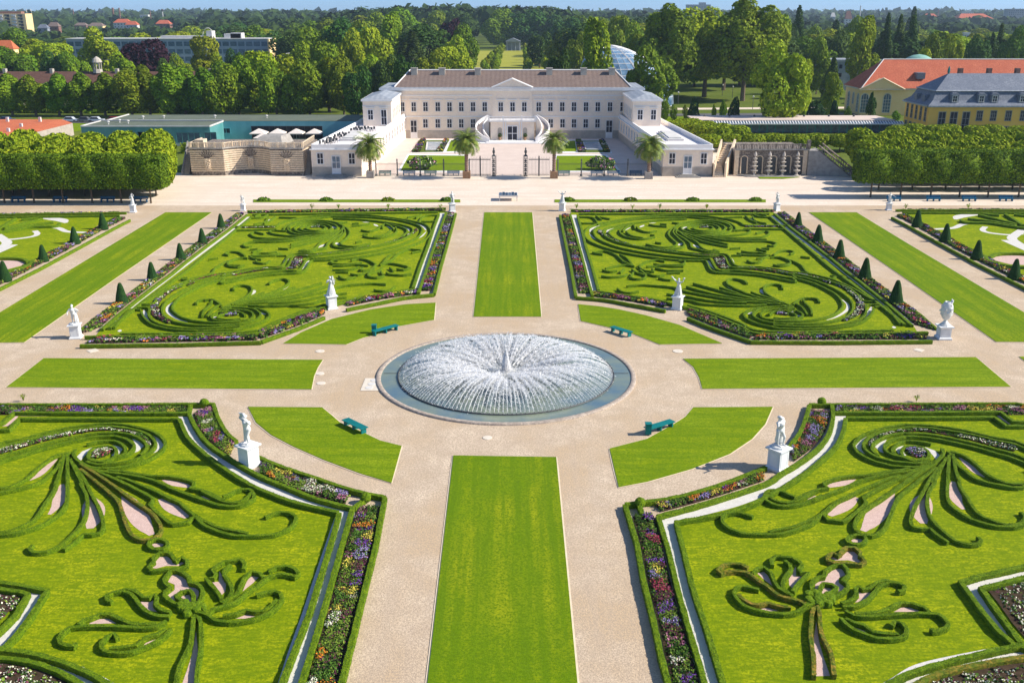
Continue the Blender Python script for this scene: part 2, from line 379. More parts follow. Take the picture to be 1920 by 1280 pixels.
def resample(pts, n):
    d = [0]
    for a, b in zip(pts, pts[1:]): d.append(d[-1]+(Vector(b[:2])-Vector(a[:2])).length)
    out = []; j = 0
    for i in range(n):
        t = d[-1]*i/(n-1)
        while j < len(d)-2 and d[j+1] < t: j += 1
        f = (t-d[j])/max(1e-6, d[j+1]-d[j]); a, b = pts[j], pts[j+1]
        out.append((a[0]+(b[0]-a[0])*f, a[1]+(b[1]-a[1])*f))
    return out, d[-1]
def flower_bed(sa, sb, label, dens=26, mp=None, seed=1, size=.085, patch=.55, hgt=.28, inset=.16, cols=None, z=0.0):
    """planted strip between two outlines"""
    A_ = spline(ground(sa, z, mp), .5); B_ = spline(ground(sb, z, mp), .5)
    n = 60; a, la = resample(A_, n); b, lb = resample(B_, n); rs = np.random.RandomState(seed)
    a = np.array(a); b = np.array(b); L_ = (la+lb)/2
    w = np.linalg.norm(a-b, axis=1).mean()
    mb = MB()
    for i in range(n-1):
        q = [(a[i][0],a[i][1],z+.07),(b[i][0],b[i][1],z+.07),(b[i+1][0],b[i+1][1],z+.07),(a[i+1][0],a[i+1][1],z+.07)]
        nn = (Vector(q[1])-Vector(q[0])).cross(Vector(q[3])-Vector(q[0]))
        mb.q(q if nn.z > 0 else q[::-1])
    so = mb.build('planting_soil', M['soil']); so['kind'] = 'structure'
    dens = dens*1.6; m = int(dens*w*L_); u = rs.uniform(0, n-1.001, m); i0 = u.astype(int); f = (u-i0)[:,None]
    ins = min(.4, inset/max(w,.3)); v = rs.uniform(ins, 1-ins, m)[:,None]
    pa = a[i0]*(1-f)+a[i0+1]*f; pb = b[i0]*(1-f)+b[i0+1]*f; pos = pa*(1-v)+pb*v
    # patches of one plant each
    npatch = max(3, int(w*L_/patch)*1); cu = rs.uniform(0, n-1, npatch)*(L_/(n-1)); cv = rs.uniform(0,1,npatch)*w
    d = (u[:,None]*(L_/(n-1))-cu[None])**2+((v[:,0]*w)[:,None]-cv[None])**2
    pid = d.argmin(1)
    names = cols or ['purple','lav','orange','yellow','white','red','wine','g1','g2','g1','g2','g3','g1','g2','g3','wine','lav','g2','orange','rose','purple','g1','yellow','lav','rose','g2','g1']
    pc = rs.randint(0, len(names), npatch); ph = rs.uniform(.5,1.15,npatch)
    K = 7
    P3 = np.repeat(np.c_[pos, np.full(m, z)], K, axis=0); pidK = np.repeat(pid, K)
    off = rs.normal(0, .075, (m*K,3)); off[:,2] = 0
    kk = np.tile(np.arange(K), m); isf = (kk < 3)
    zz = np.where(isf, .9, rs.uniform(.15,.85,m*K))*hgt*ph[pidK]*rs.uniform(.8,1.15,m*K)
    P3 = P3+off; P3[:,2] += zz+.04
    nr = np.c_[off[:,:2]*5, np.full(m*K, .9)]; sz = np.where(isf, size*.75, size*1.35)
    V, Q = cards(P3, nr, sz, rs, jit=.5)
    idx = {k:i for i, k in enumerate(PK)}
    colf = np.array([idx[names[c]] for c in pc])[pidK]
    gl = np.array([idx['g1'],idx['g2'],idx['g3'],idx['wine']])[rs.randint(0,4,m*K)]
    mi = np.where(isf & (rs.uniform(0,1,m*K) < .85), colf, gl)
    me = np_mesh('flower_bed', V, Q, PM, mi); o = link_mesh('flower_bed', me)
    tag(o, label, 'flower bed', kind='stuff'); return o
# ------------------------------------------------------------------ foliage volumes
def crown_pts(rx, ry, rz, n, lobes, rs, lr=(.34,.52), flat=0.0):
    c = rs.normal(0,1,(lobes,3)); c /= np.linalg.norm(c,axis=1)[:,None]; c *= (rs.uniform(.15,1,lobes)**.5)[:,None]*.66
    r = rs.uniform(lr[0], lr[1], lobes)
    m = n*3; li = rs.randint(0, lobes, m); d = rs.normal(0,1,(m,3)); d /= np.linalg.norm(d,axis=1)[:,None]
    p = c[li]+d*r[li][:,None]*rs.uniform(.86,1.06,m)[:,None]
    # keep those that are not deep inside another lobe
    dist = np.linalg.norm(p[:,None]-c[None], axis=2)-r[None]; dist[np.arange(m), li] = 9
    keep = dist.min(1) > -.10
    p = p[keep][:n]; d = d[keep][:n]
    p = p/np.percentile(np.abs(p), 99, axis=0)[None]
    return p*np.array([rx,ry,rz]), d
def crown_mesh(name, rx, ry, rz, cz, n, lobes, leaf, mat, seed, lr=(.34,.52), taper=0.0, jit=.55):
    rs = np.random.RandomState(seed); p, d = crown_pts(rx, ry, rz, n, lobes, rs, lr)
    if taper:
        k = (p[:,2]/rz+1)/2; f = (1-taper*k); p[:,0] *= f; p[:,1] *= f
    p[:,2] += cz; dd = d.copy(); dd[:,2] += .25
    V, Q = cards(p, dd, leaf, rs, jit=jit); return np_mesh(name, V, Q, mat)
def trunk_mb(h, r, cz, rx, rs=None, limbs=5):
    mb = MB(); rg = random.Random(int(h*100+r*1000))
    mb.tube([(0,0,-.2),(rg.uniform(-.1,.1),0,h*.35),(rg.uniform(-.3,.3),rg.uniform(-.3,.3),h)], [r*1.25,r*.9,r*.55], 7)
    for k in range(limbs):
        a = k*2*math.pi/limbs+rg.uniform(-.4,.4); z = h*rg.uniform(.6,.95); L = rx*rg.uniform(.45,.75)
        mb.tube([(0,0,z),(math.cos(a)*L*.5,math.sin(a)*L*.5,z+(cz-z)*.5),(math.cos(a)*L,math.sin(a)*L,cz+rg.uniform(0,1)*.3*cz*.3)], [r*.45,r*.3,r*.12], 5)
    return mb
PROTO = {}
def tree_proto(key, name, rx, H, n, lobes, leaf, mat, seed, base=.18, taper=0.0, lr=(.34,.52)):
    """unit-ish tree, height H, crown radius rx; hidden until placed"""
    z0 = H*base; rz = (H-z0)/2; cz = z0+rz
    me = crown_mesh(name+'_crown', rx*1.06, rx*1.06, rz*1.02, cz, n, lobes, leaf, M[mat], seed, lr, taper)
    tm = trunk_mb(cz, max(.18, H*.022), cz, rx)
    t_ = bpy.data.meshes.new('trunk'); t_.from_pydata(tm.v, [], tm.f); t_.materials.append(M['bark'])
    PROTO[key] = (name, rx, H, me, t_)
def place_tree(key, x, y, H, w, label, group=None, name=None, z=0.0, rz=None, cat='tree', trunk=True):
    nm, rx, H0, me, tm = PROTO[key]
    o = bpy.data.objects.new(name or nm, None); COL.objects.link(o); tag(o, label, cat, group)
    o.location = (x, y, z); o.rotation_euler = (0,0, rnd.uniform(0,6.28) if rz is None else rz)
    k = (w/2)/rx; o.scale = (k, k, H/H0)
    c = bpy.data.objects.new('crown', me); COL.objects.link(c); c.parent = o
    if trunk: t = bpy.data.objects.new('trunk', tm); COL.objects.link(t); t.parent = o
    return o
def ptree(key, pxx, ytop, Y, wpx, label, **k):
    """tree whose foot stands at depth Y under photo column pxx and whose tip shows at row ytop"""
    top = P(pxx, ytop, Y); H = top.z; w = wpx/sc(Y, H/2)
    return place_tree(key, top.x, Y, max(2.0,H), w, label, **k)
def leaf_block(name, x0, x1, y0, y1, z0, z1, dens, leaf, mat, seed=1, bulge=.15, faces='all', parent=None, back=True):
    """clipped foliage block: leaves over its faces, lumpy"""
    rs = np.random.RandomState(seed); ps = []; ns = []
    sx, sy, sz = x1-x0, y1-y0, z1-z0
    fs = [((0,-1,0), sx*sz), ((0,1,0), sx*sz), ((-1,0,0), sy*sz), ((1,0,0), sy*sz), ((0,0,1), sx*sy), ((0,0,-1), sx*sy*.6)]
    for nn, ar in fs:
        m = int(ar*dens); u = rs.uniform(0,1,(m,3)); nn = np.array(nn)
        for k in range(3):
            if nn[k]: u[:,k] = (nn[k]+1)/2
        u += nn[None]*rs.normal(0,bulge,m)[:,None]/np.array([sx,sy,sz])[None].clip(.5)
        # soften the edges
        p = np.c_[x0+u[:,0]*sx, y0+u[:,1]*sy, z0+u[:,2]*sz]; ps.append(p); ns.append(np.tile(nn+np.array([0,0,.2]), (m,1)))
    p = np.vstack(ps); n_ = np.vstack(ns); V, Q = cards(p, n_, leaf, rs, jit=.5)
    # inner solid so that it is opaque
    e = .22; b = len(V)
    bx = np.array([(x,y,z) for z in (z0+e,z1-e) for x, y in ((x0+e,y0+e),(x1-e,y0+e),(x1-e,y1-e),(x0+e,y1-e))])
    V = np.vstack([V, bx]); Q = np.vstack([Q, b+np.array([(0,3,2,1),(4,5,6,7),(0,1,5,4),(1,2,6,5),(2,3,7,6),(3,0,4,7)])])
    return np_mesh(name, V, Q, M[mat])
ORD = ['first','second','third','fourth','fifth','sixth','seventh','eighth','ninth','tenth','eleventh','twelfth','thirteenth','fourteenth','fifteenth','sixteenth','seventeenth','eighteenth','nineteenth','twentieth']
# windows and doors of a wall plane: o = lower left corner on the wall, ax = along the wall, nx = outward
def opening(parent, c, ax, nx, w, h, rows=2, cols=2, name='window', fmat=None, pmat=None, fw=.09, door=False, sill=True, panel=0.0):
    """c = centre of the sill line, on the wall face"""
    fmat = fmat or M['palace_trim']; pmat = pmat or M['glass']
    c = Vector(c); ax = Vector(ax).normalized(); nx = Vector(nx).normalized(); up = Vector((0,0,1))
    def bx(mb, a0, a1, z0, z1, d0, d1):
        lo = [c+ax*a0+up*z0+nx*d0, c+ax*a1+up*z0+nx*d0, c+ax*a1+up*z0+nx*d1, c+ax*a0+up*z0+nx*d1]
        mb.hexa(lo, [p+up*(z1-z0) for p in lo])
    f = MB(); t = fw*1.5
    bx(f,-w/2-t,-w/2,0,h,-.02,.10); bx(f,w/2,w/2+t,0,h,-.02,.10); bx(f,-w/2-t,w/2+t,h,h+t,-.02,.12)
    bx(f,-w/2-t-.05,w/2+t+.05,-t,0,-.02,.16)
    for k in range(1, cols):
        x = -w/2+w*k/cols; bx(f,x-fw/2,x+fw/2,0,h,.0,.07)
    for k in range(1, rows):
        z = panel+(h-panel)*k/rows; bx(f,-w/2,w/2,z-fw/2,z+fw/2,.0,.066)
    if panel: bx(f,-w/2,w/2,0,panel,.0,.08)
    fo = f.build(name, fmat, parent)
    g = MB(); bx(g,-w/2,w/2,panel,h,-.01,.03); g.build('pane', pmat, fo)
    return fo
# ================================================================== GROUND
def flat(name, pts, z, mat, kind='structure'):
    mb = MB(); mb.prism([(p[0],p[1]) for p in pts], z-.3, z); o = mb.build(name, mat); o['kind'] = kind; return o
mb = MB(); nx, ny = 24, 24
xs = [-9000+18000*i/nx for i in range(nx+1)]; ys = [-120+12000*((j/ny)**1.6) for j in range(ny+1)]
for j in range(ny):
    for i in range(nx): mb.q([(xs[i],ys[j],-.06),(xs[i+1],ys[j],-.06),(xs[i+1],ys[j+1],-.06),(xs[i],ys[j+1],-.06)])
o = mb.build('ground', M['meadow']); o['kind'] = 'structure'
mb = MB(); mb.q([(-170,15,-.02),(170,15,-.02),(170,158,-.02),(-170,158,-.02)]); o = mb.build('gravel_path', M['gravel']); o['kind'] = 'structure'
mb = MB(); mb.q([(-170,158,-.02),(170,158,-.02),(170,191,-.02),(60,192,-.02),(40,246,-.02),(-40,246,-.02),(-60,192,-.02),(-170,191,-.02)]); o = mb.build('forecourt', M['gravelN']); o['kind'] = 'structure'
# lawns
LW = [('908,398 998,398 1015,593 888,593','V'),('850,853 1043,856 1083,1280 1098,1430 785,1430 801,1280','V'),
 ('82,671 605,674 596,688 589,704 584,729 12,725',''),('1281,672 1300,687 1311,707 1317,728 1895,724 1830,669',''),
 ('310,398 397,398 220,519 45,641 -95,643 0,585','V'),('1517,398 1606,398 1700,455 1920,585 2010,641 1868,640 1700,523','V'),
 ('817,567 814,599 747,611 705,627 682,632 649,645 531,643 564,623 621,598 694,580 761,570',''),
 ('1084,570 1125,574 1162,580 1212,591 1275,609 1312,625 1354,643 1237,645 1184,624 1137,612 1089,601',''),
 ('465,762 604,763 621,777 637,791 677,808 713,825 753,835 734,904 677,887 607,861 550,836 508,814 480,791',''),
 ('1449,762 1300,763 1286,780 1264,794 1213,822 1143,840 1160,912 1213,902 1297,878 1368,850 1410,822 1435,794',''),
 ('475,374 863,374 863,379 475,379',''),('1040,374 1436,374 1436,379 1040,379',''),('1911,668 2030,668 2100,722 1985,724',''),('-110,668 -20,668 -70,724 -190,724','')]
for s, t in LW:
    pts = ground(s, ZL); mb = MB(); mb.prism(pts, 0, ZL); o = mb.build('lawn', M['lawnV' if t == 'V' else 'lawn']); o['kind'] = 'structure'
    c = lin(pts, 2.0, True); cx = sum((p for p in pts), Vector())/len(pts)
    mb = MB(); ribbon(mb, [Vector((p.x,p.y,0)) for p in c], .2, 0, .012, closed=True); o = mb.build('lawn_edging', M['kerb']); o['kind'] = 'structure'
# ================================================================== NEAR PARTERRES
NLNR = gfit([((187,851),(1739,854)),((295,1022),(1612.6,1013)),((364,1146),(1539.6,1131)),((632,958),(1262,977)),((327.5,790),(1589,790)),
             ((37.5,787),(1862,788)),((88,1104),(1795,1090)),((556,1000),(1358,987)),((309,833),(1598,833)),((190,1240),(1700,1205))])
NEARS = [('left', None), ('right', NLNR)]
ZP = .045
sheet('parterre_lawn', '-330,775 345,775 357,800 390,840 437,877 480,901 560,938 648,958 637,993 613,1067 586,1152 560,1227 544,1280 505,1430 -420,1430', ZP, M['lawnP'])
sheet('parterre_lawn', '2250,775 1574,775 1568,805 1550,837 1502,875 1440,912 1385,938 1241,975 1247,990 1263,1035 1280,1105 1302,1185 1331,1280 1372,1430 2330,1430', ZP, M['lawnP'])
ZG = ZP+.006
O = {}
VOL = [('p -150,905 -70,862 A 0,560 300,500 600,420 1000,330 1400,275 1700,262 B 100,100 300,125 500,165 650,210 760,260 840,330 880,400 850,480 760,560 600,650 400,715 200,755 0,775 A 1400,925 1250,870 1150,800 1100,720 1130,650',0),
 ('p -150,912 -70,868 A 0,610 300,540 600,460 1000,375 1400,315 1700,303 B 100,150 300,172 500,215 620,270 700,340 735,410 700,480 600,560 450,630 250,680 0,705 A 1450,875 1300,835',0),
 ('p -150,935 -70,888 A 0,765 300,680 600,590 1000,490 1400,415 1700,400 B 100,232 300,255 450,300 550,365 600,430 590,500 500,575',0),
 ('p -150,946 -70,898 A 0,835 300,740 600,645 1000,545 1400,465 1700,450 B 100,290 250,320 350,370 410,430 390,500 300,565 100,625 A 1550,840 1380,800',0),
 ('A 1300,570 1500,530 1700,520 B 200,395 270,455 275,540 170,600',0),
 ('A 1320,740 1350,680 1420,625 1550,600 1700,615 1745,680 1720,760 1600,815 1450,830 1340,800',1)]
FAN = [('A 1000,700 800,760 600,900 450,1040 300,1140 100,1220 -150,1245 p -32,912 -40,896 -28,886',0),('A 1040,700 930,800 850,940 750,1010 620,1120 450,1190 200,1250 0,1290 -150,1290 -260,1230',0),
 ('A 960,740 920,900 880,1050 820,1200 D 850,50 780,200 680,340 600,470 480,600 300,690 100,760 -60,770 -180,740 -230,640 -150,570',0),
 ('A 1010,760 1010,900 1010,1100 D 1010,0 1010,150 1000,300 960,410 870,500 740,590 600,670 400,740 200,790 -60,805 -200,775',0),
 ('A 1050,800 1150,1000 1250,1200 D 1200,40 1290,200 1310,350 1290,500 1230,640 1120,770 980,900 850,1000 700,1060 500,1070 440,1010 490,960',0),
 ('A 1100,880 1250,1080 D 1300,50 1380,220 1470,380 1530,550 1550,700 1490,780 1380,800 1250,800 1150,890 1050,960 950,1030',0),
 ('p 150,878 200,918 222,940 234,975 247,1001 268,1011 289,1007 301,996 301,984 290,966 279,956 255,940 230,922 200,900 150,868',0),
 ('p 150,868 200,890 240,908 287,934 281,945 p 305,969 324,981 340,979 353,977 C 200,700 350,830 600,930 800,980 1000,985 1200,980 1400,960 1600,880 1700,790 1720,700 1660,650 1500,630 1350,660 1250,700',0),
 ('B 150,900 300,940 500,1020 700,1100 900,1200 1100,1290 C 0,510 100,600 200,680 400,790 600,870 800,910 1000,950',0),
 ('B 0,800 300,830 600,880 800,890 1000,905 1200,945 1310,990 1300,1040 1250,1075 1400,1095 1600,1170 1750,1260 C 300,310 450,390 600,460 750,490 900,465 1000,400 1050,340',0),
 ('B -200,790 0,830 300,865 600,925 800,990 1000,1085 1200,1160 1500,1270 C 200,390 400,470 600,530 800,540 950,510 1080,430 1080,350 1020,290 900,290 800,320 700,370 620,395',0)]
BROWN = {6}
CREST = [('E 860,520 950,440 1070,430 1150,490 1200,560 1290,510 1370,560 1360,640 1250,670 1100,680 950,700 850,710 780,660 830,600 870,570',1),
 ('E 1300,1240 1150,1180 1030,1090 1040,1020 1110,960 1030,880 1050,790 1120,710 1220,700 1310,740 1390,800 1410,890 1500,900 1590,980 1590,1080 1540,1200 1480,1260',0),
 ('E 1200,1080 1280,1020 1400,1000 1460,1080 1450,1190 1380,1200 1280,1150',1)]
ROS = [('K 1040,210 960,190 950,120 1050,70 1200,55 1330,100 1400,180 1480,290 1600,380 1750,430 1900,430',0),
 ('K 1100,60 1250,20 1400,60 1500,140 1600,150 1670,110 1710,150 1695,250 1780,330 1920,370',0),
 ('K 540,560 620,480 720,450 850,400 1000,395 1150,460 1300,530 1500,550 1700,540',0),
 ('K 490,830 460,880 380,870 270,830 235,760 300,670 400,600 600,580 800,575 1000,580 1300,590 1500,600 1700,580 1850,500',0),
 ('K 1120,760 1070,690 960,730 880,820 880,910 1000,970 1150,980 1350,960 1500,900 1700,810 1850,700 1920,620',0),
 ('K 1000,910 1200,890 1400,860 1480,800 1550,740 1700,700 1850,620',0),
 ('H 220,1400 280,1050 350,900 450,700 480,500 495,350 530,250 590,300 610,420 615,700 590,900 555,1100 540,1400',0),
 ('J 480,1050 600,1130 800,1160 1050,1130 1250,1080 1400,1020 1530,900 1590,800 1560,720 1480,690 1350,710 1200,750',0),
 ('J 700,1060 900,1030 1050,975 1200,1000 1300,990 1420,920 1520,820',0),
 ('J 480,1010 560,960 700,920 900,850 1050,720 1200,620 1400,470 1600,440 1720,450 1780,480 1840,430 1780,360 1650,320 1500,335 1380,390',0),
 ('J 700,860 900,740 980,600 1030,480 1130,400 1250,420 1310,490',0),
 ('J 680,800 600,680 500,570 450,505 560,500 600,440 550,380 600,320 720,250 850,235 960,220 1030,290 1010,370',0),
 ('J 680,870 800,790 840,680 800,560 720,450 740,360 820,300',0),
 ('J 300,930 400,880 420,960 480,1050 380,1010 300,1000',0)]
PINK = [('A 860,780 700,920 560,1060 440,1120',1.0),('D 930,60 910,200 850,380 740,510',1.3),('D 1350,250 1400,430 1400,600 1350,720',2.2),('p 232,925 250,952 270,985 285,1002',2.0),
 ('p 300,935 322,950 338,960 350,970',1.6),('B 830,925 1000,975 1130,1025 1240,1060',1.5),('p 392,930 C 350,400 480,450',.8)]
PINKP = ['E 900,560 960,490 1080,480 1140,560 1210,610 1300,560 1330,600 1240,640 1050,640 900,680 830,670','E 1130,790 1220,740 1330,790 1360,890 1400,920 1540,990 1540,1080 1490,1200 1400,1230 1150,1150 1080,1080 1180,1000 1180,920 1080,880',
 'K 1450,220 1660,200 1650,300 1720,370 1600,350','K 700,550 760,490 880,460 1000,480 1100,540','K 1500,870 1560,830 1720,770 1650,850','J 870,1110 1050,1040 1200,1060 1400,990 1300,1070 1100,1110','J 1000,700 1060,560 1120,470 1240,490 1150,580',
 'J 540,560 640,560 650,400 700,480 750,600 740,700 680,760','H 540,500 570,800 540,1100 520,1400 290,1400 400,1100 480,850']
WHITE = [('B 690,262 760,310 803,380 800,440 700,530 560,600',.95),('B 400,330 480,390 500,450 440,520 300,580',.9),('B 100,440 180,500 150,560 80,590',.9),('A 1200,820 1210,760 1280,690 1400,630',.9)]
for side, mp in NEARS:
    S_ = 'near '+side
    t = thing('scroll_hedge', f'spiral of clipped box bands winding round a flower centre in the {S_} parterre', 'hedge', (0,0,0), 'box scrolls of the near parterres')
    for s, c in VOL: strand(s, t, mp, closed=bool(c))
    t = thing('fan_hedge', f'long curling box leaves fanning out below the spiral in the {S_} parterre', 'hedge', (0,0,0), 'box fans of the near parterres')
    for i, (s, c) in enumerate(FAN): strand(s, t, mp, closed=bool(c), mat=M['hedgeA'] if (i in BROWN and side == 'left') else None)
    t = thing('ring_hedge', f'small oval box ring between fan and rosette in the {S_} parterre', 'hedge', (0,0,0), 'oval box rings')
    strand(' '.join(['E']+['%d,%d' % (930+150*math.cos(a*.5236), 310+78*math.sin(a*.5236)) for a in range(12)]), t, mp, closed=True)
    t = thing('crest_hedge', f'cross and heart shaped box crest above the rosette in the {S_} parterre', 'hedge', (0,0,0), 'box crests of the near parterres')
    for i, (s, c) in enumerate(CREST): strand(s, t, mp, closed=bool(c), mat=M['hedgeA'] if side == 'right' and i == 0 else None)
    t = thing('rosette_hedge', f'rosette of waving box leaves with a long stem in the {S_} parterre', 'hedge', (0,0,0), 'box rosettes of the near parterres')
    for i, (s, c) in enumerate(ROS): strand(s, t, mp, closed=bool(c), mat=M['hedgeA'] if (side == 'right' and i in (6,8,9)) or (side == 'left' and i == 20) else None)
    mb = MB(); c0 = ground('H 480,120', .3, mp)[0]
    for k in range(26): a = rnd.uniform(0,6.28); r_ = rnd.uniform(0,.75); mb.lathe((c0.x+r_*math.cos(a)*1.1, c0.y+r_*math.sin(a)*.8, 0), [(.25,.0),(.27,.2),(.2,.36),(.02,.4)], 7)
    mb.build('hedge_knot', M['hedge'], t)
    for s, w in PINK: strip('gravel_inlay', s, w*.62, ZG, M['pink_gravel'], mp, taper=True)
    for s in PINKP: o = sheet('gravel_inlay', s, ZG+.002, M['pink_gravel'], mp)
    for s, w in WHITE: strip('white_gravel_inlay', s, w*.6, ZG+.001, M['white_gravel'], mp, taper=True)
    sheet('gravel_inlay', 'E 820,310 870,260 970,250 1040,300 990,350 880,360', ZG+.002, M['pink_gravel'], mp)
    flower_bed('A 0,655 300,575 600,495 1000,405 1400,350 1700,340 B 100,185 300,205 450,245 580,320 650,400 640,460','A 0,735 300,655 600,565 1000,465 1400,392 1700,380 B 100,220 300,245 430,285 540,350 590,420 590,470', f'row of white bedding plants inside the spiral of the {S_} parterre', 30, mp, 5, .10, hgt=.16, inset=.03, cols=['white','white','g1','white'], z=ZP)
    flower_bed('A 1370,720 1450,660 1560,640 1660,650','A 1400,790 1480,795 1590,770 1660,710', f'round patch of pink bedding at the heart of the {S_} parterre spiral', 34, mp, 6, .10, hgt=.2, inset=.03, cols=['white','lav','white','red'], z=ZP)
# --- borders near left
border('-330,757 0,757 200,757 355,756 402,756', 'low box hedge along the cross path, back edge of the near left parterre', straight=True)
border('400,757 410,785 425,810 443,826', 'short curved box hedge from cross path to the near left statue')
border('480,853 519,870 592,895 663,918 719,930 722,934', 'curved box hedge at the path rim from the near left statue to the ball', straight=False)
border('721,935 703,1028 682,1110 663,1187 640,1280 606,1430', 'straight box hedge beside the central path, outer edge of near left flowers', straight=True)
border('-330,797 -12,797 5,790 26,772 200,773 357,773', 'straight box hedge behind the flowers at the back of the near left parterre', straight=True)
border('357,758 355,775 370,805 390,830 425,855 480,887 536,911 592,933 660,951', 'curved box hedge between flowers and white gravel in the near left parterre')
border('661,951 650,988 634,1046 613,1121 592,1192 565,1280 524,1430', 'straight box hedge between flowers and white gravel in the near left parterre', straight=True)
border('-330,806 16,804 36,784 200,784 335,784', 'inner box hedge along the back lawn edge of the near left parterre', straight=True)
border('336,784 350,815 370,837 400,862 437,888 477,911 515,927 559,942 634,959', 'curved box hedge with browned patches round the near left lawn')
border('636,960 625,1001 605,1067 581,1144 557,1206 528,1280 478,1430', 'straight inner box hedge down the near left lawn edge', straight=True)
border('695,925 663,951', 'short box cross hedge beside the near left topiary ball', w=.3, straight=True)
border('-100,1075 40,1096 88,1105 60,1150 30,1190 5,1214 -60,1208', 'angular box hedge round the dotted bed at the left edge', straight=True)
border('-100,1090 40,1108 52,1112 30,1150 0,1180 -60,1230', 'inner angular box hedge of the dotted bed at the left edge', straight=True)
border('-60,1212 0,1216 53,1222 106,1236 160,1257 202,1280 300,1345', 'curved box hedge in the bottom left corner nearest the lawn')
border('-60,1228 0,1231 60,1240 110,1258 150,1280 230,1335', 'curved box hedge in the bottom left corner beside the dotted bed')
strip('gravel_strip', '-100,1084 40,1103 68,1110 45,1152 10,1192 -20,1222', .8, ZG, M['white_gravel'], straight=True)
strip('gravel_strip', '-60,1221 0,1226 66,1235 120,1251 186,1282 270,1340', .9, ZG, M['white_gravel'])
strip('gravel_strip', '347,778 360,810 390,842 437,875 480,900 564,937 640,957', 1.05, ZG, M['white_gravel'])
strip('gravel_strip', '650,956 637,993 613,1067 586,1152 560,1227 544,1280 500,1430', 1.15, ZG+.001, M['white_gravel'], straight=True)
strip('gravel_strip', '-330,801 12,797 32,778 347,778', .45, ZG, M['pink_gravel'], straight=True)
# --- borders near right
border('2250,757 1925,759 1905,755 1700,756 1518,757', 'low box hedge along the cross path, back edge of the near right parterre', straight=True)
border('1518,758 1511,783 1500,810 1483,832 1476,842', 'short curved box hedge from cross path to the near right statue')
border('1436,874 1424,879 1354,906 1269,930 1173,944', 'curved box hedge at the path rim from the near right statue to the ball')
border('1172,945 1194,1017 1207,1089 1226,1166 1239,1227 1253,1280 1283,1430', 'straight box hedge with shadow beside the central path on the right', straight=True)
border('2250,789 1900,789 1877,771 1700,772 1563,772', 'straight box hedge behind the flowers at the back of the near right parterre', straight=True)
border('1560,758 1562,780 1555,810 1535,838 1502,864 1465,886 1440,903 1354,932 1297,949 1233,966', 'curved box hedge between flowers and white gravel in the near right parterre')
border('1234,967 1252,1025 1271,1105 1292,1179 1316,1259 1321,1280 1357,1430', 'straight box hedge between flowers and white gravel in the near right parterre', straight=True)
border('2250,797 1887,797 1865,781 1700,782 1587,782', 'inner box hedge along the back lawn edge of the near right parterre', straight=True)
border('1586,783 1580,810 1565,838 1527,872 1490,899 1440,928 1411,943 1358,961 1266,977', 'curved box hedge round the near right lawn beside white gravel')
border('1268,978 1279,1020 1300,1105 1325,1179 1356,1280 1405,1430', 'straight inner box hedge down the near right lawn edge', straight=True)
border('1196,940 1205,962', 'short box cross hedge beside the near right topiary ball', w=.3, straight=True)
border('2000,1040 1920,1060 1838,1078 1801,1089 1838,1139 1870,1179 1904,1208 1960,1200', 'angular box hedge round the dotted bed at the right edge', straight=True)
border('2000,1060 1920,1081 1840,1101 1865,1137 1920,1212 1975,1225', 'inner angular box hedge of the dotted bed at the right edge', straight=True)
border('1980,1205 1904,1210 1825,1227 1785,1237 1706,1260 1668,1280 1560,1340', 'curved box hedge in the bottom right corner nearest the lawn')
border('1990,1226 1920,1230 1838,1243 1759,1262 1719,1282 1640,1335', 'browned box hedge in the bottom right corner beside the dotted bed', mat=M['hedgeA'])
strip('gravel_strip', '2000,1048 1920,1070 1822,1094 1858,1146 1915,1219 1960,1215', .8, ZG, M['white_gravel'], straight=True)
strip('gravel_strip', '1980,1213 1913,1219 1812,1237 1732,1256 1692,1279 1600,1335', 1.0, ZG+.001, M['white_gravel'])
strip('gravel_strip', '1574,778 1570,802 1552,837 1502,882 1440,915 1385,938 1332,953 1246,973', 1.05, ZG, M['white_gravel'])
strip('gravel_strip', '1247,974 1265,1030 1284,1100 1306,1180 1334,1280 1378,1430', 1.15, ZG+.001, M['white_gravel'], straight=True)
strip('gravel_strip', '2250,793 1893,793 1870,776 1574,777', .45, ZG, M['pink_gravel'], straight=True)
# flower beds near
FB = [('-330,763 0,763 200,763 350,763','-330,779 0,779 200,779 350,779','mixed bedding flowers along the back hedge of the near left parterre',21),
 ('398,765 408,790 424,815 440,832','362,778 376,808 396,832 430,858','orange and violet flowers in the curved bed left of the near left statue',22),
 ('490,862 519,876 592,901 655,922','490,892 536,914 592,932 648,947','mixed flowers in the curved bed right of the near left statue',23),
 ('714,950 697,1033 676,1115 656,1192 633,1285 600,1430','672,955 658,993 642,1050 621,1125 600,1197 573,1285 532,1430','violet, orange and yellow flowers in the long bed left of the central path',24),
 ('2250,763 1925,763 1700,763 1568,763','2250,779 1900,779 1700,779 1568,779','mixed bedding flowers along the back hedge of the near right parterre',25),
 ('1513,770 1506,795 1494,820 1480,842','1556,774 1549,805 1528,836 1490,866','violet and red flowers in the curved bed right of the near right statue',26),
 ('1430,884 1354,912 1269,935 1225,944','1432,902 1354,928 1297,945 1240,960','mixed flowers in the curved bed left of the near right statue',27),
 ('1186,970 1202,1025 1215,1094 1235,1170 1248,1232 1262,1285 1292,1430','1226,968 1243,1030 1262,1110 1283,1184 1307,1263 1313,1285 1348,1430','violet, red and yellow flowers in the long bed right of the central path',28)]
for a, b, l, sd in FB: flower_bed(a, b, l, 46, None, sd)
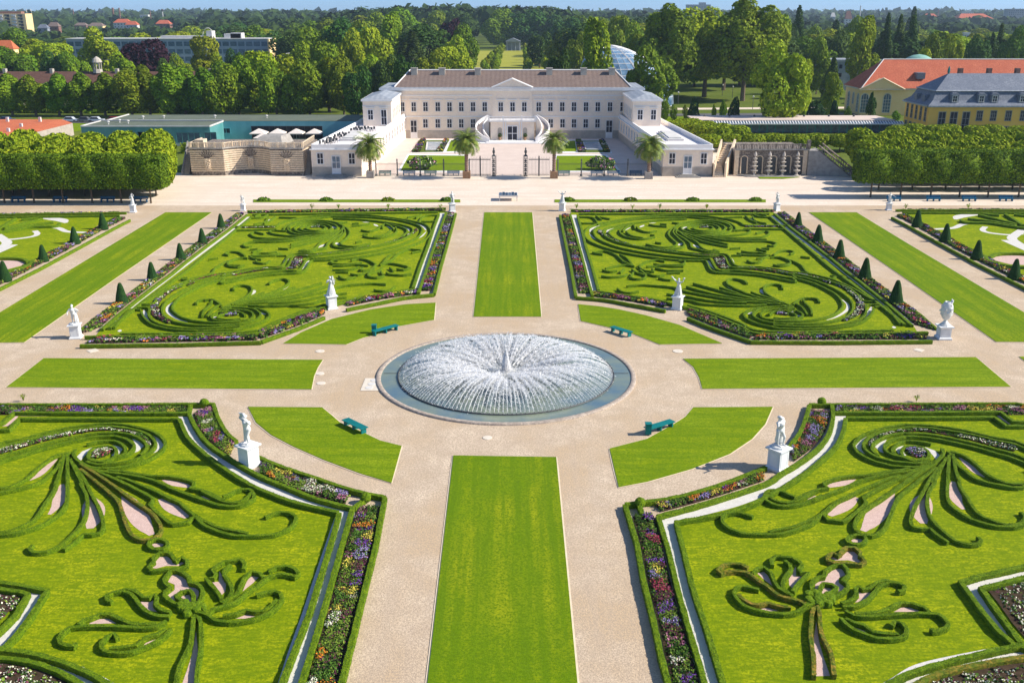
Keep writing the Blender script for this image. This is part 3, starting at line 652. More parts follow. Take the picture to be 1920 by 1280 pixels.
for a, b, l, sd in [('-120,1108 0,1112 46,1118','-120,1178 -60,1175 0,1165','dotted rows of pale seedlings in dark soil at the left edge',31),('-100,1240 0,1243 60,1252 130,1282','-100,1330 -40,1330 20,1330 90,1330','dotted rows of pale seedlings in dark soil at the bottom left',32),
 ('1850,1105 1870,1130 1900,1172 1925,1200','1990,1070 1990,1100 1990,1140 1990,1200','dotted rows of pale seedlings in dark soil at the right edge',33),('1990,1240 1900,1245 1800,1262 1730,1290','1990,1330 1900,1330 1800,1330 1700,1330','dotted rows of pale seedlings in dark soil at the bottom right',34)]:
    flower_bed(a, b, l, 9, None, sd, .10, hgt=.15, inset=.3, cols=['white','white','white'], z=ZP)
for pxx, pyy, l in [(686,942,'round clipped ball in the corner bed left of the central path'),(1200,952,'round clipped ball in the corner bed right of the central path'),(1540,761,'round clipped ball at the back corner of the near right parterre'),(384,763,'round clipped ball at the back corner of the near left parterre')]:
    c = G(pxx, pyy, 0); mb = MB(); mb.lathe(c, [(.10,.02),(.26,.14),(.36,.34),(.34,.50),(.23,.66),(.04,.74)], 14)
    for v in range(len(mb.v)): x,y,z = mb.v[v]; mb.v[v] = (x+rnd.uniform(-.03,.03), y+rnd.uniform(-.03,.03), z+rnd.uniform(-.02,.02))
    tag(mb.build('topiary_ball', M['hedge']), l, 'topiary')
# ================================================================== FAR PARTERRES
FRFL = gfit([((1120,545),(772,542)),((1080,556),(820,552)),((1083,408),(823,404)),((1366,477),(545,480)),((1337,509),(562,514)),((1706,610),(208,612)),
 ((1450,404),(458,406)),((1318,427),(604,428)),((1456,590),(422,590)),((1270,585),(622,583)),((1757,620),(160,632)),((1560,485),(340,487)),((1225,478),(690,470))])
FARS = [('right', None), ('left', FRFL)]
def far_one(side, mp):
    S_ = 'far '+side
    sheet('parterre_lawn', '1070,398 1450,398 1520,454 1587,508 1660,565 1710,606 1724,628 1425,628 1387,613 1337,593 1255,570 1162,554 1112,547 1095,480', ZP, M['lawnP'], mp)
    T = lambda n, l, g: thing(n, l, 'hedge', (0,0,0), g)
    ss = dict(w=.21, h=.35)
    t = T('scroll_hedge', f'great S-shaped double box band with zigzag step across the {S_} parterre', 'box bands of the far parterres')
    for s in ['Q 1780,295 1400,293 1180,292 1100,250 950,205 700,165 400,142 0,138 P 1300,158 1000,195 700,245 500,290 400,350 365,430 430,520 600,600 850,675 1150,735 1500,785 1900,815 Q 560,820 600,840 700,985 1000,1010 1400,1040 1920,1135 U 300,240 600,320 800,410 950,500 1030,600 1030,690 900,790 700,850 400,885 0,885',
              'P 500,400 560,490 750,580 1000,650 1400,720 1900,775 Q 560,790 650,795 770,960 1000,965 1400,1005 1920,1085 U 300,205 600,275 850,370 1050,480 1170,590 1195,690 1150,780 1000,860 700,915 400,930 0,920',
              'P 500,400 530,340 650,290 900,230 1300,185 1900,165 Q 400,172 700,205 900,245 1020,310 1040,370',
              'P 640,400 700,470 850,540 1100,600 1500,670 1900,720 Q 600,752 850,752 960,915 1200,930 1500,950 1920,1030 U 300,170 600,230 850,290 1100,380 1250,480 1340,580 1560,590',
              'P 735,420 850,505 1150,605 1500,645 1900,700 Q 600,725 900,730 1040,895 1300,910 1600,940 1920,1000 U 300,145 600,190 900,270 1200,400 1400,520 1500,570',
              'P 640,400 680,350 850,300 1200,245 1500,215 1900,195','P 735,420 760,370 900,320 1100,285',
              'Q 1150,345 1400,345 1800,350']: strand(s, t, mp, **ss)
    t = T('spiral_hedge', f'upper box spiral with long trailing leaves in the {S_} parterre', 'upper spirals of the far parterres')
    for a, b in ((150,38),(240,62),(330,88),(430,114)):
        strand(' '.join(['Q']+['%d,%d' % (550+a*math.cos(k*.5236), 335+b*math.sin(k*.5236)) for k in range(12)]), t, mp, closed=True, **ss)
    for s in ['Q 1000,370 1180,360 1260,370 1200,410 1000,440 700,455 400,440 200,390 130,330 180,280 320,240 600,215 850,245 960,300 940,350',
              'Q 200,280 80,340 25,420 80,500 150,560 120,600 0,620 P 1500,620 1400,600 1290,575','Q 130,330 100,400 180,490 260,560 230,620 0,650 P 1500,650 1380,625',
              'Q 150,360 150,420 260,490 350,560 380,630 500,660 620,690 790,690','Q 200,400 300,470 450,540 520,620 620,670 780,668 690,655','Q 260,430 500,520 700,570 920,610','Q 300,420 500,480 750,535 920,575',
              'Q 400,440 600,470 900,515 1200,530 1500,530 1640,560 1600,600 1510,590','Q 600,450 900,480 1200,480 1450,460 1540,410 1480,380 1340,410','Q 700,480 1000,500 1300,500 1500,505']: strand(s, t, mp, **ss)
    t = T('comma_hedge', f'cluster of comma-shaped box curls inside the loop of the {S_} parterre', 'comma curls of the far parterres')
    for s in ['P 920,340 900,400 980,460 1150,495 1300,490 1420,465','P 990,385 1080,450 1250,480','P 1150,310 1190,360 1320,395 1450,375','P 1350,435 1420,440','P 1330,280 1450,300 1600,310','P 1500,270 1600,275','P 1680,250 1800,265','P 1430,545 1520,560','P 940,380 1000,320 1100,290 1130,350','Q 950,640 1100,630']: strand(s, t, mp, **ss)
    t = T('palmette_hedge', f'large box palmette of thin waving leaves in the {S_} parterre', 'large palmettes of the far parterres')
    for s in ['P 640,725 490,700 600,680 700,680 850,740 950,830 1100,900','P 900,730 1000,780 1090,890','P 640,960 750,985 850,970','P 680,940 850,900 1000,885 1120,905','P 620,1050 750,1065 950,1050 1010,1020','P 900,1000 960,950','P 1080,950 1150,1000 1280,1040 1270,1080 1150,1095 1040,1070','P 1180,900 1250,960 1400,985 1380,940','P 1290,1010 1450,1050 1560,1030','P 1190,895 1300,835 1450,810 1570,830','P 1400,870 1600,885 1840,875 1870,830 1780,825','P 1300,910 1500,895 1700,905 1850,905','P 1430,930 1600,965 1850,965','P 1600,1005 1800,1000','P 1480,1080 1650,1110 1740,1060','P 1100,1000 1060,1060','P 1200,960 1300,1040']: strand(s, t, mp, **ss)
    t = T('palmette_hedge', f'small box palmette near the diagonal gravel strip of the {S_} parterre', 'small palmettes of the far parterres')
    for s in ['Q 970,740 1120,740','Q 1060,705 1150,730 1400,740 1550,740','Q 1120,680 1250,695 1400,700 1500,730','Q 1350,640 1500,680','Q 1420,635 1540,640','Q 1210,815 1280,850 1400,840 1430,800','Q 1520,750 1450,780 1350,790','Q 1560,770 1700,770 1850,830 1830,880 1700,900 1600,880','Q 1600,735 1700,680 1850,670 1910,700 1850,720','Q 1700,770 1900,830 U 430,60 500,150 650,200 850,240 940,225','U 850,205 940,215','W 410,1040 550,1055','W 0,1045 150,1060 250,1110 W 230,1150 60,1160']: strand(s, t, mp, **ss)
    t = T('spiral_hedge', f'lower box spiral with a broom of straight leaves in the {S_} parterre', 'lower spirals of the far parterres')
    for s in ['S 1530,790 1600,745 1750,725 1920,735 U 200,745 330,785 330,830 150,850 0,840','S 1400,790 1450,735 1600,705 1850,695 U 200,705 330,725 440,785 400,840 200,875 0,865 S 1450,845 1400,790',
              'S 1300,760 1310,820 1450,885 1700,925 1900,940','S 1400,680 1250,720 1160,780 1200,850 1350,920 1600,980 U 100,1000 600,1005 1000,975 1300,905 1450,800 1510,700',
              'S 1300,760 1400,700 1600,672 1850,665 U 150,670 330,700','U 0,950 400,968 800,965 1100,925 1300,855 1390,760 1400,650 1600,640','U 1520,670 1680,670 1900,930',
              'S 1500,620 1700,640 1900,690 U 200,700',
              'R 860,400 930,445 1050,460 1180,440','R 1000,360 1200,345 1400,352 1700,380 S 240,430 600,500 900,550 1200,590 1500,605','S 300,370 600,455 900,515 1200,560 1500,585','S 400,320 600,375 900,455 1200,530 1450,575 1700,620','S 0,480 300,515 600,570 900,600 1200,610','S 0,540 200,560 400,590 500,620 800,645 1200,652 1500,640',
              'S 800,380 1000,450 1200,520 1400,565','S 1210,320 1150,280 1000,250 900,285 940,350 1100,430 1400,540 1700,600','S 1270,450 1400,500 1600,560 1750,620','S 1740,400 1720,350 1600,335 1480,360 1460,420 1520,490 1700,590 1900,670',
              'U 300,640 350,590 450,540 560,545','U 320,620 430,680 510,790','U 450,560 480,620 560,700 580,790','U 560,540 660,555 690,600']: strand(s, t, mp, **ss)
    t = T('corner_hedge', f'small broken box curls in the back corners of the {S_} parterre', 'corner curls of the far parterres')
    for s in ['P 290,260 530,260','P 270,165 480,175 550,235 560,280','P 540,150 620,205','P 600,170 750,195','Q 1180,150 1260,215 1350,255','Q 1300,125 1380,160 1550,170','Q 1350,105 1500,145','Q 860,175 1130,165','Q 1290,160 1340,230 1500,265']: strand(s, t, mp, **ss)
    for s, w in [('P 450,400 480,350 600,300',.9),('P 440,420 520,500 700,570',.6),('P 700,410 740,360 900,310',.8),('P 960,380 1020,330 1090,300',1.6),('P 1200,330 1260,295',1.0),('P 1340,268 1440,262',.8),('Q 620,830 720,960',1.0),('Q 930,760 1010,880',1.0),('U 1010,560 1110,640 1100,730 950,830 800,880',.7),('S 1230,790 1290,740',1.4),('U 1470,680 1430,780 1300,880 1100,935',1.1),('U 350,820 410,810',1.2),('Q 180,600 240,560',1.2),('Q 400,590 500,640',1.2),('Q 1180,390 1250,370',1.0),('Q 1250,200 1310,225',1.0),('S 900,330 980,420',1.0),('S 1420,420 1470,490',1.4),('V 900,985 960,990',1.6),('Q 230,350 310,320',1.2)]:
        strip('white_gravel_inlay', s, w*.5, ZG, M['white_gravel'], mp, taper=True)
    flower_bed('P 570,390 640,460 850,550 1100,625 1500,695 1900,748 Q 600,775 680,790','P 600,380 680,450 850,530 1100,610 1500,680 1900,730 Q 620,760 840,760', f'dotted pale bedding along the upper band of the {S_} parterre', 16, mp, 41, .14, hgt=.2, inset=.05, cols=['white','lav','g1','white','wine'], z=ZP)
    flower_bed('Q 700,790 800,950 1000,950 1400,985 1900,1060 U 300,190 600,255 850,345','Q 850,770 930,930 1200,940 1500,960 1900,1040 U 300,180 600,240 850,310', f'dotted pale bedding along the middle band of the {S_} parterre', 16, mp, 42, .14, hgt=.2, inset=.05, cols=['white','lav','red','white','wine'], z=ZP)
    flower_bed('U 900,340 1080,440 1220,560 1250,680 1180,780 1000,890','U 950,330 1150,420 1320,560 1370,680 1320,790 1100,900', f'broad crescent of pale bedding by the lower spiral of the {S_} parterre', 14, mp, 43, .16, hgt=.22, inset=.1, cols=['white','white','lav','wine'], z=ZP)
    flower_bed('Q 1180,320 1780,318','Q 1180,332 1780,330', f'short straight row of pale bedding in the back of the {S_} parterre', 14, mp, 44, .14, hgt=.2, inset=.05, cols=['white','white','lav'], z=ZP)
    flower_bed('Q 500,315 620,315','Q 500,340 620,340', f'small pale flower centre of the upper spiral of the {S_} parterre', 20, mp, 45, .14, hgt=.2, inset=.05, cols=['white','lav'], z=ZP)
    flower_bed('U 50,740 200,760 290,780','U 50,800 200,815 290,805', f'small pale flower centre of the lower spiral of the {S_} parterre', 20, mp, 46, .14, hgt=.2, inset=.05, cols=['white','lav'], z=ZP)
    # borders
    B = lambda s, l, **k: border(s, l, mp=mp, w=.34, **k)
    B('1050,403 1057,439 1064,472 1071,504 1078,545 1080,555', f'straight box hedge beside the central path, outer rim of the {S_} parterre', straight=True)
    B('1080,556 1137,561 1187,570 1248,581', f'curved box hedge on the path rim inward of the {S_} statue')
    B('1290,595 1337,614 1407,638', f'curved box hedge on the path rim outward of the {S_} statue')
    B('1407,639 1560,640 1748,638', f'straight box hedge along the cross path in front of the {S_} parterre', straight=True)
    B('1069,401 1077,429 1090,476 1105,534 1111,553', f'inner straight box hedge behind the path flowers of the {S_} parterre', straight=True)
    B('1083,405 1090,427 1098,460 1110,498 1122,543', f'lawn-side straight box hedge beside the gravel strip of the {S_} parterre', straight=True)
    B('1120,545 1162,551 1225,560 1287,575 1337,590 1387,610 1425,624 1560,624 1675,623 1740,622', f'front box hedge between lawn and flowers of the {S_} parterre')
    B('1290,571 1337,585 1387,604 1427,619 1560,620 1675,618', f'second front box hedge at the lawn edge of the {S_} parterre')
    B('1070,393 1240,393 1452,393', f'back box hedge on the promenade side of the {S_} parterre', straight=True)
    B('1085,400 1240,400 1442,400', f'second back box hedge of the {S_} parterre', straight=True)
    B('1452,400 1484,427 1520,454 1560,485 1587,508 1610,525 1660,565 1710,609', f'box hedge between cone flowers and water strip of the {S_} parterre', straight=True)
    B('1444,405 1475,431 1512,462 1550,495 1569,510 1591,526 1637,560 1656,575 1696,607', f'lawn-side box hedge of the diagonal strip of the {S_} parterre', straight=True)
    border('1470,396 1520,434 1562,465 1597,492 1644,529 1727,590 1757,616', f'low box edging between cones and the diagonal path of the {S_} parterre', mp=mp, w=.25, h=.22, straight=True)
    strip('gravel_strip', '1450,405 1477,427 1520,460 1562,492 1580,506 1647,558 1706,608', 0.8, ZG, M['white_gravel'], mp, straight=True)
    strip('gravel_strip', '1076,403 1085,440 1097,485 1116,545', 0.8, ZG, M['white_gravel'], mp, straight=True)
    flower_bed('1053,404 1062,440 1072,490 1086,550','1066,404 1074,432 1087,478 1106,550', f'mixed flowers in the long bed beside the central path of the {S_} parterre', 30, mp, 51, .18)
    flower_bed('1112,556 1162,562 1205,569 1245,577','1116,549 1162,555 1210,561 1250,569', f'orange and yellow flowers in the curved bed inward of the {S_} statue', 30, mp, 52, .18)
    flower_bed('1292,592 1337,611 1407,635','1290,582 1337,595 1412,622', f'orange and white flowers in the curved bed outward of the {S_} statue', 30, mp, 53, .18)
    flower_bed('1412,637 1560,637 1740,636','1430,628 1560,627 1700,626', f'mixed flowers along the cross path in front of the {S_} parterre', 30, mp, 54, .18)
    flower_bed('1078,396 1240,396 1450,396','1078,399 1240,399 1446,399', f'low flowers along the promenade behind the {S_} parterre', 14, mp, 55, .25)
    flower_bed('1472,400 1520,437 1562,468 1597,495 1644,532 1727,593 1750,618','1458,400 1490,428 1526,455 1566,486 1616,526 1666,566 1712,606', f'mixed flowers between the cone yews of the {S_} parterre', 30, mp, 56, .18)
far_one('right', None); far_one('left', FRFL)
# ================================================================== OUTER PARTERRES (only their near corners show)
for side, mp in (('right', None), ('left', FRFL)):
    S_ = 'outer '+side
    sheet('parterre_lawn', 'X 100,385 2600,385 2600,1700 1950,1400 1400,1110 900,840 450,600', ZP, M['lawnP'], mp)
    border('X -60,455 200,590 560,790 900,975 1200,1140 1500,1290 2100,1590', f'box hedge along the diagonal path of the {S_} parterre', mp=mp, straight=True)
    border('X 0,345 800,345 2200,345', f'back box hedge of the {S_} parterre', mp=mp, w=.4, straight=True)
    border('X 100,385 800,385 2200,385', f'second back box hedge of the {S_} parterre', mp=mp, w=.4, straight=True)
    flower_bed('X 0,440 250,560 600,760 900,930 1500,1240 2000,1490','X 150,430 450,590 700,720 950,860 1500,1150 2000,1400', f'mixed flowers between the yews of the {S_} parterre', 24, mp, 61, .18)
    flower_bed('X 100,358 800,358 2200,358','X 100,374 800,374 2200,374', f'low flowers at the back of the {S_} parterre', 14, mp, 62, .25)
    strip('white_gravel_inlay', 'X 500,640 850,620 1000,565 1200,550 1500,562 1800,610 2100,680', .9, ZG, M['white_gravel'], mp)
    strip('white_gravel_inlay', 'X 890,490 950,450 1100,425 1300,405', 1.8, ZG+.001, M['white_gravel'], mp, taper=True)
    strip('white_gravel_inlay', 'X 1340,600 1300,650 1400,690 1700,722 1900,705', .8, ZG+.002, M['white_gravel'], mp)
    strip('white_gravel_inlay', 'X 1900,650 1780,730 1740,780 1850,860 2050,950', 1.3, ZG+.001, M['white_gravel'], mp)
    strip('white_gravel_inlay', 'X 1620,800 1800,880 2050,990', .9, ZG+.003, M['white_gravel'], mp)
    strip('white_gravel_inlay', 'X 430,600 650,720 900,850 1130,990 1400,1130 1650,1250 2000,1430', .55, ZG+.004, M['white_gravel'], mp, straight=True)
    sheet('gravel_inlay', 'X 1420,1060 1520,1015 1700,1005 2000,1015 2300,1060 2300,1150 2000,1180 1700,1160 1500,1110', ZG+.002, M['pink_gravel'], mp)
    t = thing('fan_hedge', f'pointed box leaves on pale gravel in the {S_} parterre', 'hedge', (0,0,0), 'box fans of the outer parterres')
    for s in ['X 980,490 1050,525 1400,535 1700,580 2000,620','X 1080,470 1400,505 1800,575','X 1250,415 1500,475 1800,550','X 1640,405 1780,490 1900,570','X 1770,410 2000,430','X 1300,400 1550,420']: strand(s, t, mp, w=.5, h=.4)
    t = thing('ring_hedge', f'oval box ring round pink gravel in the {S_} parterre', 'hedge', (0,0,0), 'oval box rings of the outer parterres')
    for s in ['X 1400,1050 1500,1005 1700,990 2000,1000 2350,1060','X 1330,1030 1400,1100 1600,1160 1950,1195 2300,1170']: strand(s, t, mp, w=.5, h=.4)
# cone yews -----------------------------------------------------------
def cone_mesh():
    mb = MB(); prof = [(.92,.02),(.95,.15),(.86,.5),(.74,1.0),(.62,1.5),(.5,2.0),(.38,2.5),(.28,2.85),(.18,3.02),(.03,3.08)]
    mb.lathe((0,0,0), prof, 20, cap=True)
    for v in range(len(mb.v)): x,y,z = mb.v[v]; mb.v[v] = (x*(1+rnd.uniform(-.05,.05)), y*(1+rnd.uniform(-.05,.05)), z+rnd.uniform(-.03,.03))
    me = bpy.data.meshes.new('cone_yew'); me.from_pydata(mb.v, [], mb.f); me.materials.append(M['cone']); return me
CM = cone_mesh()
def cones(lst, where, frm):
    for i, (x, yb, yt) in enumerate(lst):
        b = G(x, yb, 0); top = P(x, yt, b.y)
        o = bpy.data.objects.new('cone_yew', CM); COL.objects.link(o); o.location = b; k = max(.7, top.z/3.08)
        o.scale = (k*1.02, k*1.02, k); o.rotation_euler = (0,0,rnd.uniform(0,6))
        tag(o, f'yew cone, {ORD[i]} from the {frm}, {where}', 'topiary', 'clipped yew cones')
cones([(1679,569,525),(1621,523,483),(1573,485,449),(1533,455,421),(1496,425,398)], 'row along the far right parterre', 'front')
cones([(229,569,530),(286,525,491),(339,487,458),(380,457,429),(415,428,401)], 'row along the far left parterre', 'front')
cones([(1901,523,485),(1831,486,450),(1772,453,419),(1719,425,393)], 'row of the outer right parterre', 'front')
cones([(10,527,489),(82,490,459),(141,457,425),(194,430,399)], 'row of the outer left parterre', 'front')
# small shrubs of the promenade strips
for i, x in enumerate((495,612,728,838,1065,1182,1299,1417)):
    c = G(x, 377, 0); rs = np.random.RandomState(70+i); n = 160; d = rs.normal(0,1,(n,3)); d /= np.linalg.norm(d,axis=1)[:,None]; d[:,2] = abs(d[:,2])
    p = d*np.array([1.1,.6,.55])+np.array([c.x,c.y,.05]); V, Q = cards(p, d, .28, rs); o = link_mesh('low_shrub', np_mesh('low_shrub', V, Q, M['leaf']))
    tag(o, f'low spreading shrub, {ORD[i]} from the left on the thin grass strips of the promenade', 'shrub', 'low shrubs on the promenade strips')
# spiky plants in the beds along the far parterre backs
for i, (x, y) in enumerate([(1081,392),(1186,393),(1237,392),(1325,392),(826,392),(728,392),(585,392),(635,392),(1698,392),(1815,391),(44,752),(1718,753)]):
    c = G(x, y, 0); mb = MB(); big = .6 if y < 500 else .4
    for k in range(14):
        a = k*.449*2+rnd.uniform(-.2,.2); l = big*rnd.uniform(.7,1.15); up = rnd.uniform(.5,1.0)*big
        tp = Vector((c.x+math.cos(a)*l, c.y+math.sin(a)*l, up)); e = Vector((-math.sin(a), math.cos(a), 0))*.07*big
        mid = Vector((c.x+math.cos(a)*l*.5, c.y+math.sin(a)*l*.5, up*1.1+.2)); b0 = Vector((c.x, c.y, .05))
        mb.q([b0-e*.5, b0+e*.5, mid+e, mid-e]); mb.q([mid-e, mid+e, tp])
    tag(mb.build('agave', M['leaf_lit'] if i % 2 else M['leaf']), f'spiky bedding plant, {ORD[i]} of those standing above the flower borders', 'plant', 'spiky plants above the flower borders')
# ================================================================== FOUNTAIN
FC = Vector((-.52, 80.15, 0)); FR_ = 11.25; RR = 9.35
ft = thing('fountain', 'large round fountain basin with a bell of white water jets', 'fountain', FC)
mb = MB(); mb.lathe((FC.x,FC.y,0), [(FR_-.42,-.5),(FR_-.42,.08),(FR_-.38,.12),(FR_-.06,.13),(FR_,.08),(FR_+.02,-.02)], 128, cap=False); mb.build('basin_rim', nmat('basin_rim_stone', (.42,.34,.27),(.60,.50,.41), 1.5,.85,.4,10,fine=(.30,.25,.22),fscale=5), ft, smooth=True)
mb = MB(); mb.lathe((FC.x,FC.y,0), [(.05,.03),(FR_-.4,.03)], 96, cap=False); wo = mb.build('water', M['water'], ft)
# darker channel ring just outside the jets: raised inner pipe ring with nozzles
mb = MB()
for k in range(96):
    a0 = 2*math.pi*k/96; a1 = 2*math.pi*(k+1)/96
    mb.tube([(FC.x+RR*math.cos(a0),FC.y+RR*math.sin(a0),.10),(FC.x+RR*math.cos(a1),FC.y+RR*math.sin(a1),.10)], .06, 5)
for k in range(166):
    a = 2*math.pi*k/166; mb.lathe((FC.x+RR*math.cos(a),FC.y+RR*math.sin(a),.1), [(.035,0),(.02,.14)], 5)
mb.box(FC.x-FR_+.6,FC.x-RR,FC.y-.03,FC.y+.03,.0,.06); mb.box(FC.x+RR,FC.x+FR_-.6,FC.y-.03,FC.y+.03,.0,.06)
mb.build('nozzle_ring', M['iron'], ft)
def water_mat(name, alpha, e=.0):
    m = bpy.data.materials.new(name); m.use_nodes = True; nt = m.node_tree; N = nt.nodes; L = nt.links
    bs = N['Principled BSDF']; bs.inputs['Base Color'].default_value = (.99,.99,1,1); bs.inputs['Roughness'].default_value = .35
    tl = N.new('ShaderNodeBsdfTranslucent'); tl.inputs[0].default_value = (.99,.99,1,1); mx = N.new('ShaderNodeMixShader'); mx.inputs[0].default_value = .5
    L.new(bs.outputs[0], mx.inputs[1]); L.new(tl.outputs[0], mx.inputs[2])
    tr = N.new('ShaderNodeBsdfTransparent'); m2 = N.new('ShaderNodeMixShader'); m2.inputs[0].default_value = alpha
    L.new(tr.outputs[0], m2.inputs[1]); L.new(mx.outputs[0], m2.inputs[2]); L.new(m2.outputs[0], N['Material Output'].inputs[0]); return m
WM = water_mat('jet_water', .55); WS = water_mat('spray_droplets', .7)
rj = random.Random(3)
def jet(mb, a, seedj):
    H = 1.15+rj.uniform(-.15,.15); r1 = rj.uniform(.3,3.6); da = rj.uniform(-.02,.02)
    pts = []; rad = []
    n = 13
    for i in range(n):
        s = i/(n-1)*.93; r = RR+(r1-RR)*s; z = .12+4*H*s*(1-s)*(.80+.5*(1-s))*min(1,(RR-r1)/7.5)
        aa = a+da*s; pts.append((FC.x+r*math.cos(aa), FC.y+r*math.sin(aa), z)); rad.append(.016+.055*s)
    mb.tube(pts, rad, 4); return pts
jets = []; order = sorted(range(166), key=lambda k: math.sin(2*math.pi*k/166))
rest = MB(); tracks = []
for n_, k in enumerate(order):
    a = 2*math.pi*k/166
    if n_ < 99: mb = MB(); tracks.append(jet(mb, a, k)); mb.build('water_jet', WM, ft)
    else: tracks.append(jet(rest, a, k))
o = rest.build('water_jet', WM, ft); o['kind'] = 'stuff'
# droplets: along the jets, denser towards the centre
rs = np.random.RandomState(5); T = np.array(tracks); nd = 36000
ji = rs.randint(0, len(T), nd); s = rs.beta(1.7,1.1,nd)*(T.shape[1]-1.01); i0 = s.astype(int); f = (s-i0)[:,None]
p = T[ji,i0]*(1-f)+T[ji,i0+1]*f; spread = .02+.16*(s/(T.shape[1]-1))**1.3
p = p+rs.normal(0,1,(nd,3))*spread[:,None]*np.array([1,1,.7]); p[:,2] = np.abs(p[:,2]-.05)+.03
# splash and foam at the centre
nc = 7000; r = np.abs(rs.normal(0,1.9,nc)); a = rs.uniform(0,2*math.pi,nc)
pc = np.c_[FC.x+r*np.cos(a), FC.y+r*np.sin(a), np.abs(rs.normal(0,.28,nc))*np.exp(-r/3)+.02]; p = np.vstack([p, pc])
V, Q = cards(p, np.tile(np.array([0,0,.6]),(len(p),1)), .085, rs, jit=1.0)
# elongated towards the centre
me = np_mesh('spray', V-np.array(FC)[None], Q, WS); o = link_mesh('spray', me, ft); o['kind'] = 'stuff'
# fine mist hanging over the jets
nm_ = 46000; ji = rs.randint(0, len(T), nm_); s = rs.beta(2.4,1.0,nm_)*(T.shape[1]-1.01); i0 = s.astype(int); p = T[ji,i0]+rs.normal(0,.10,(nm_,3)); p[:,2] = np.abs(p[:,2]-.05)+.05
V, Q = cards(p, np.tile(np.array([0,0,.8]),(len(p),1)), .13, rs, jit=.5); o = link_mesh('mist', np_mesh('mist', V-np.array(FC)[None], Q, water_mat('mist_veil', .40)), ft); o['kind'] = 'stuff'
# foam on the water surface
mb = MB(); n = 9000
r = np.clip(np.abs(rs.normal(0,4.0,n)),0,9.0); a = rs.uniform(0,2*math.pi,n)
p = np.c_[r*np.cos(a), r*np.sin(a), np.full(n,.0)+rs.uniform(-.005,.01,n)]
V, Q = cards(p, np.tile(np.array([0,0,1.0]),(n,1)), .26, rs, jit=.03); o = link_mesh('foam', np_mesh('foam', V, Q, water_mat('foam_water',.75)), ft); o['kind'] = 'stuff'
# central jet
mb = MB(); 
for k in range(9):
    x = rj.uniform(-.16,.16); y = rj.uniform(-.16,.16); h = 2.0*rj.uniform(.6,1) if k else 2.15
    mb.tube([(FC.x+x*.4,FC.y+y*.4,0),(FC.x+x*1.3,FC.y+y*1.3,h*.45),(FC.x+x*.5,FC.y+y*.5,h*1.08)], [.28,.22,.03], 6)
mb.build('central_jet', water_mat('central_water', .6), ft)
n = 4200; h = rs.uniform(0,1,n)**.8; p = np.c_[rs.normal(0,.16,n)*(1.15-h), rs.normal(0,.16,n)*(1.15-h), h*2.2]+np.array([0,0,.02])
V, Q = cards(p, np.tile(np.array([0,0,.2]),(n,1)), .06, rs, jit=1); o = link_mesh('jet_spray', np_mesh('jet_spray', V, Q, WS), ft); o['kind'] = 'stuff'
# ================================================================== PARK BENCHES
def bench_geo(t, mat, L=2.0, back=True):
    mb = MB(); b = OFF[t.name]
    return
def make_bench(x, y, rz, label, mat, L=2.1, group='backless park benches round the fountain', bk=False, name='park_bench'):
    t = thing(name, label, 'bench', (x,y,0), group, rz); OFF[t.name] = Vector((0,0,0))
    mb = MB()
    for k in range(4): mb.box(-L/2, L/2, -.32+k*.165, -.32+k*.165+.145, .44, .50)
    mb.build('seat', mat, t)
    for sx in (-L/2+.18, 0, L/2-.18):
        m2 = MB(); m2.box(sx-.06, sx+.06, -.22, .22, 0, .44); m2.build('leg', mat, t)
    if bk:
        m3 = MB()
        for k in range(3): m3.box(-L/2, L/2, .27, .31, .56+k*.13, .56+k*.13+.1)
        for sx in (-L/2+.2, L/2-.2): m3.box(sx-.03, sx+.03, .26, .34, 0, .94)
        m3.build('backrest', mat, t)
    return t
def bench_px(a, b, label, mat, **k):
    A_ = G(*a, .47); B_ = G(*b, .47); d = B_-A_; c = (A_+B_)/2
    return make_bench(c.x, c.y, math.atan2(d.y, d.x), label, mat, L=k.pop('L', d.length), **k)
bench_px((647,785),(684,803), 'teal backless bench on the lawn edge left of and in front of the fountain', M['teal'])
bench_px((1212,803),(1261,788), 'teal backless bench beside a bin right of and in front of the fountain', M['teal'])
bench_px((699,621),(745,609), 'teal backless bench beside a bin left of and behind the fountain', M['teal'])
bench_px((1147,612),(1183,623), 'teal backless bench right of and behind the fountain', M['teal'])
def bin_(pxx, pyy, label):
    c = G(pxx, pyy, 0); t = thing('litter_bin', label, 'bin', c, 'litter bins by the benches')
    mb = MB(); mb.box(c.x-.22,c.x+.22,c.y-.22,c.y+.22,.08,.86); mb.build('body', M['teal'], t)
    mb = MB(); mb.box(c.x-.25,c.x+.25,c.y-.25,c.y+.25,.86,.92); mb.build('lid', M['teal'], t)
bin_(1215,814,'square teal litter bin at the end of the front right bench'); bin_(702,625,'square dark teal litter bin at the end of the back left bench')
for i, x in enumerate((722,767,807,850)): c = G(x, 329, 0); make_bench(c.x, c.y, 0, f'teal bench before the palace fence, {ORD[i]} from the left in the left half', M['teal'] if i in (0,2) else M['blue_bench'], 2.4, 'benches before the palace fence', True)
for i, x in enumerate((1057,1119,1150,1192)): c = G(x, 329, 0); make_bench(c.x, c.y, 0, f'teal bench before the palace fence, {ORD[i]} from the left in the right half', M['teal'] if i < 1 else M['blue_bench'], 2.4, 'benches before the palace fence', True)
for i, x in enumerate((35,113,202,264)): c = G(x, 379, 0); make_bench(c.x, c.y, 0, f'blue bench in the shade under the left clipped trees, {ORD[i]} from the left', M['blue_bench'], 2.4, 'blue benches under the clipped trees', True)
for i, x in enumerate((1676,1750,1817,1886)): c = G(x, 377, 0); make_bench(c.x, c.y, 0, f'blue bench in the shade under the right clipped trees, {ORD[i]} from the left', M['blue_bench'], 2.4, 'blue benches under the clipped trees', True)
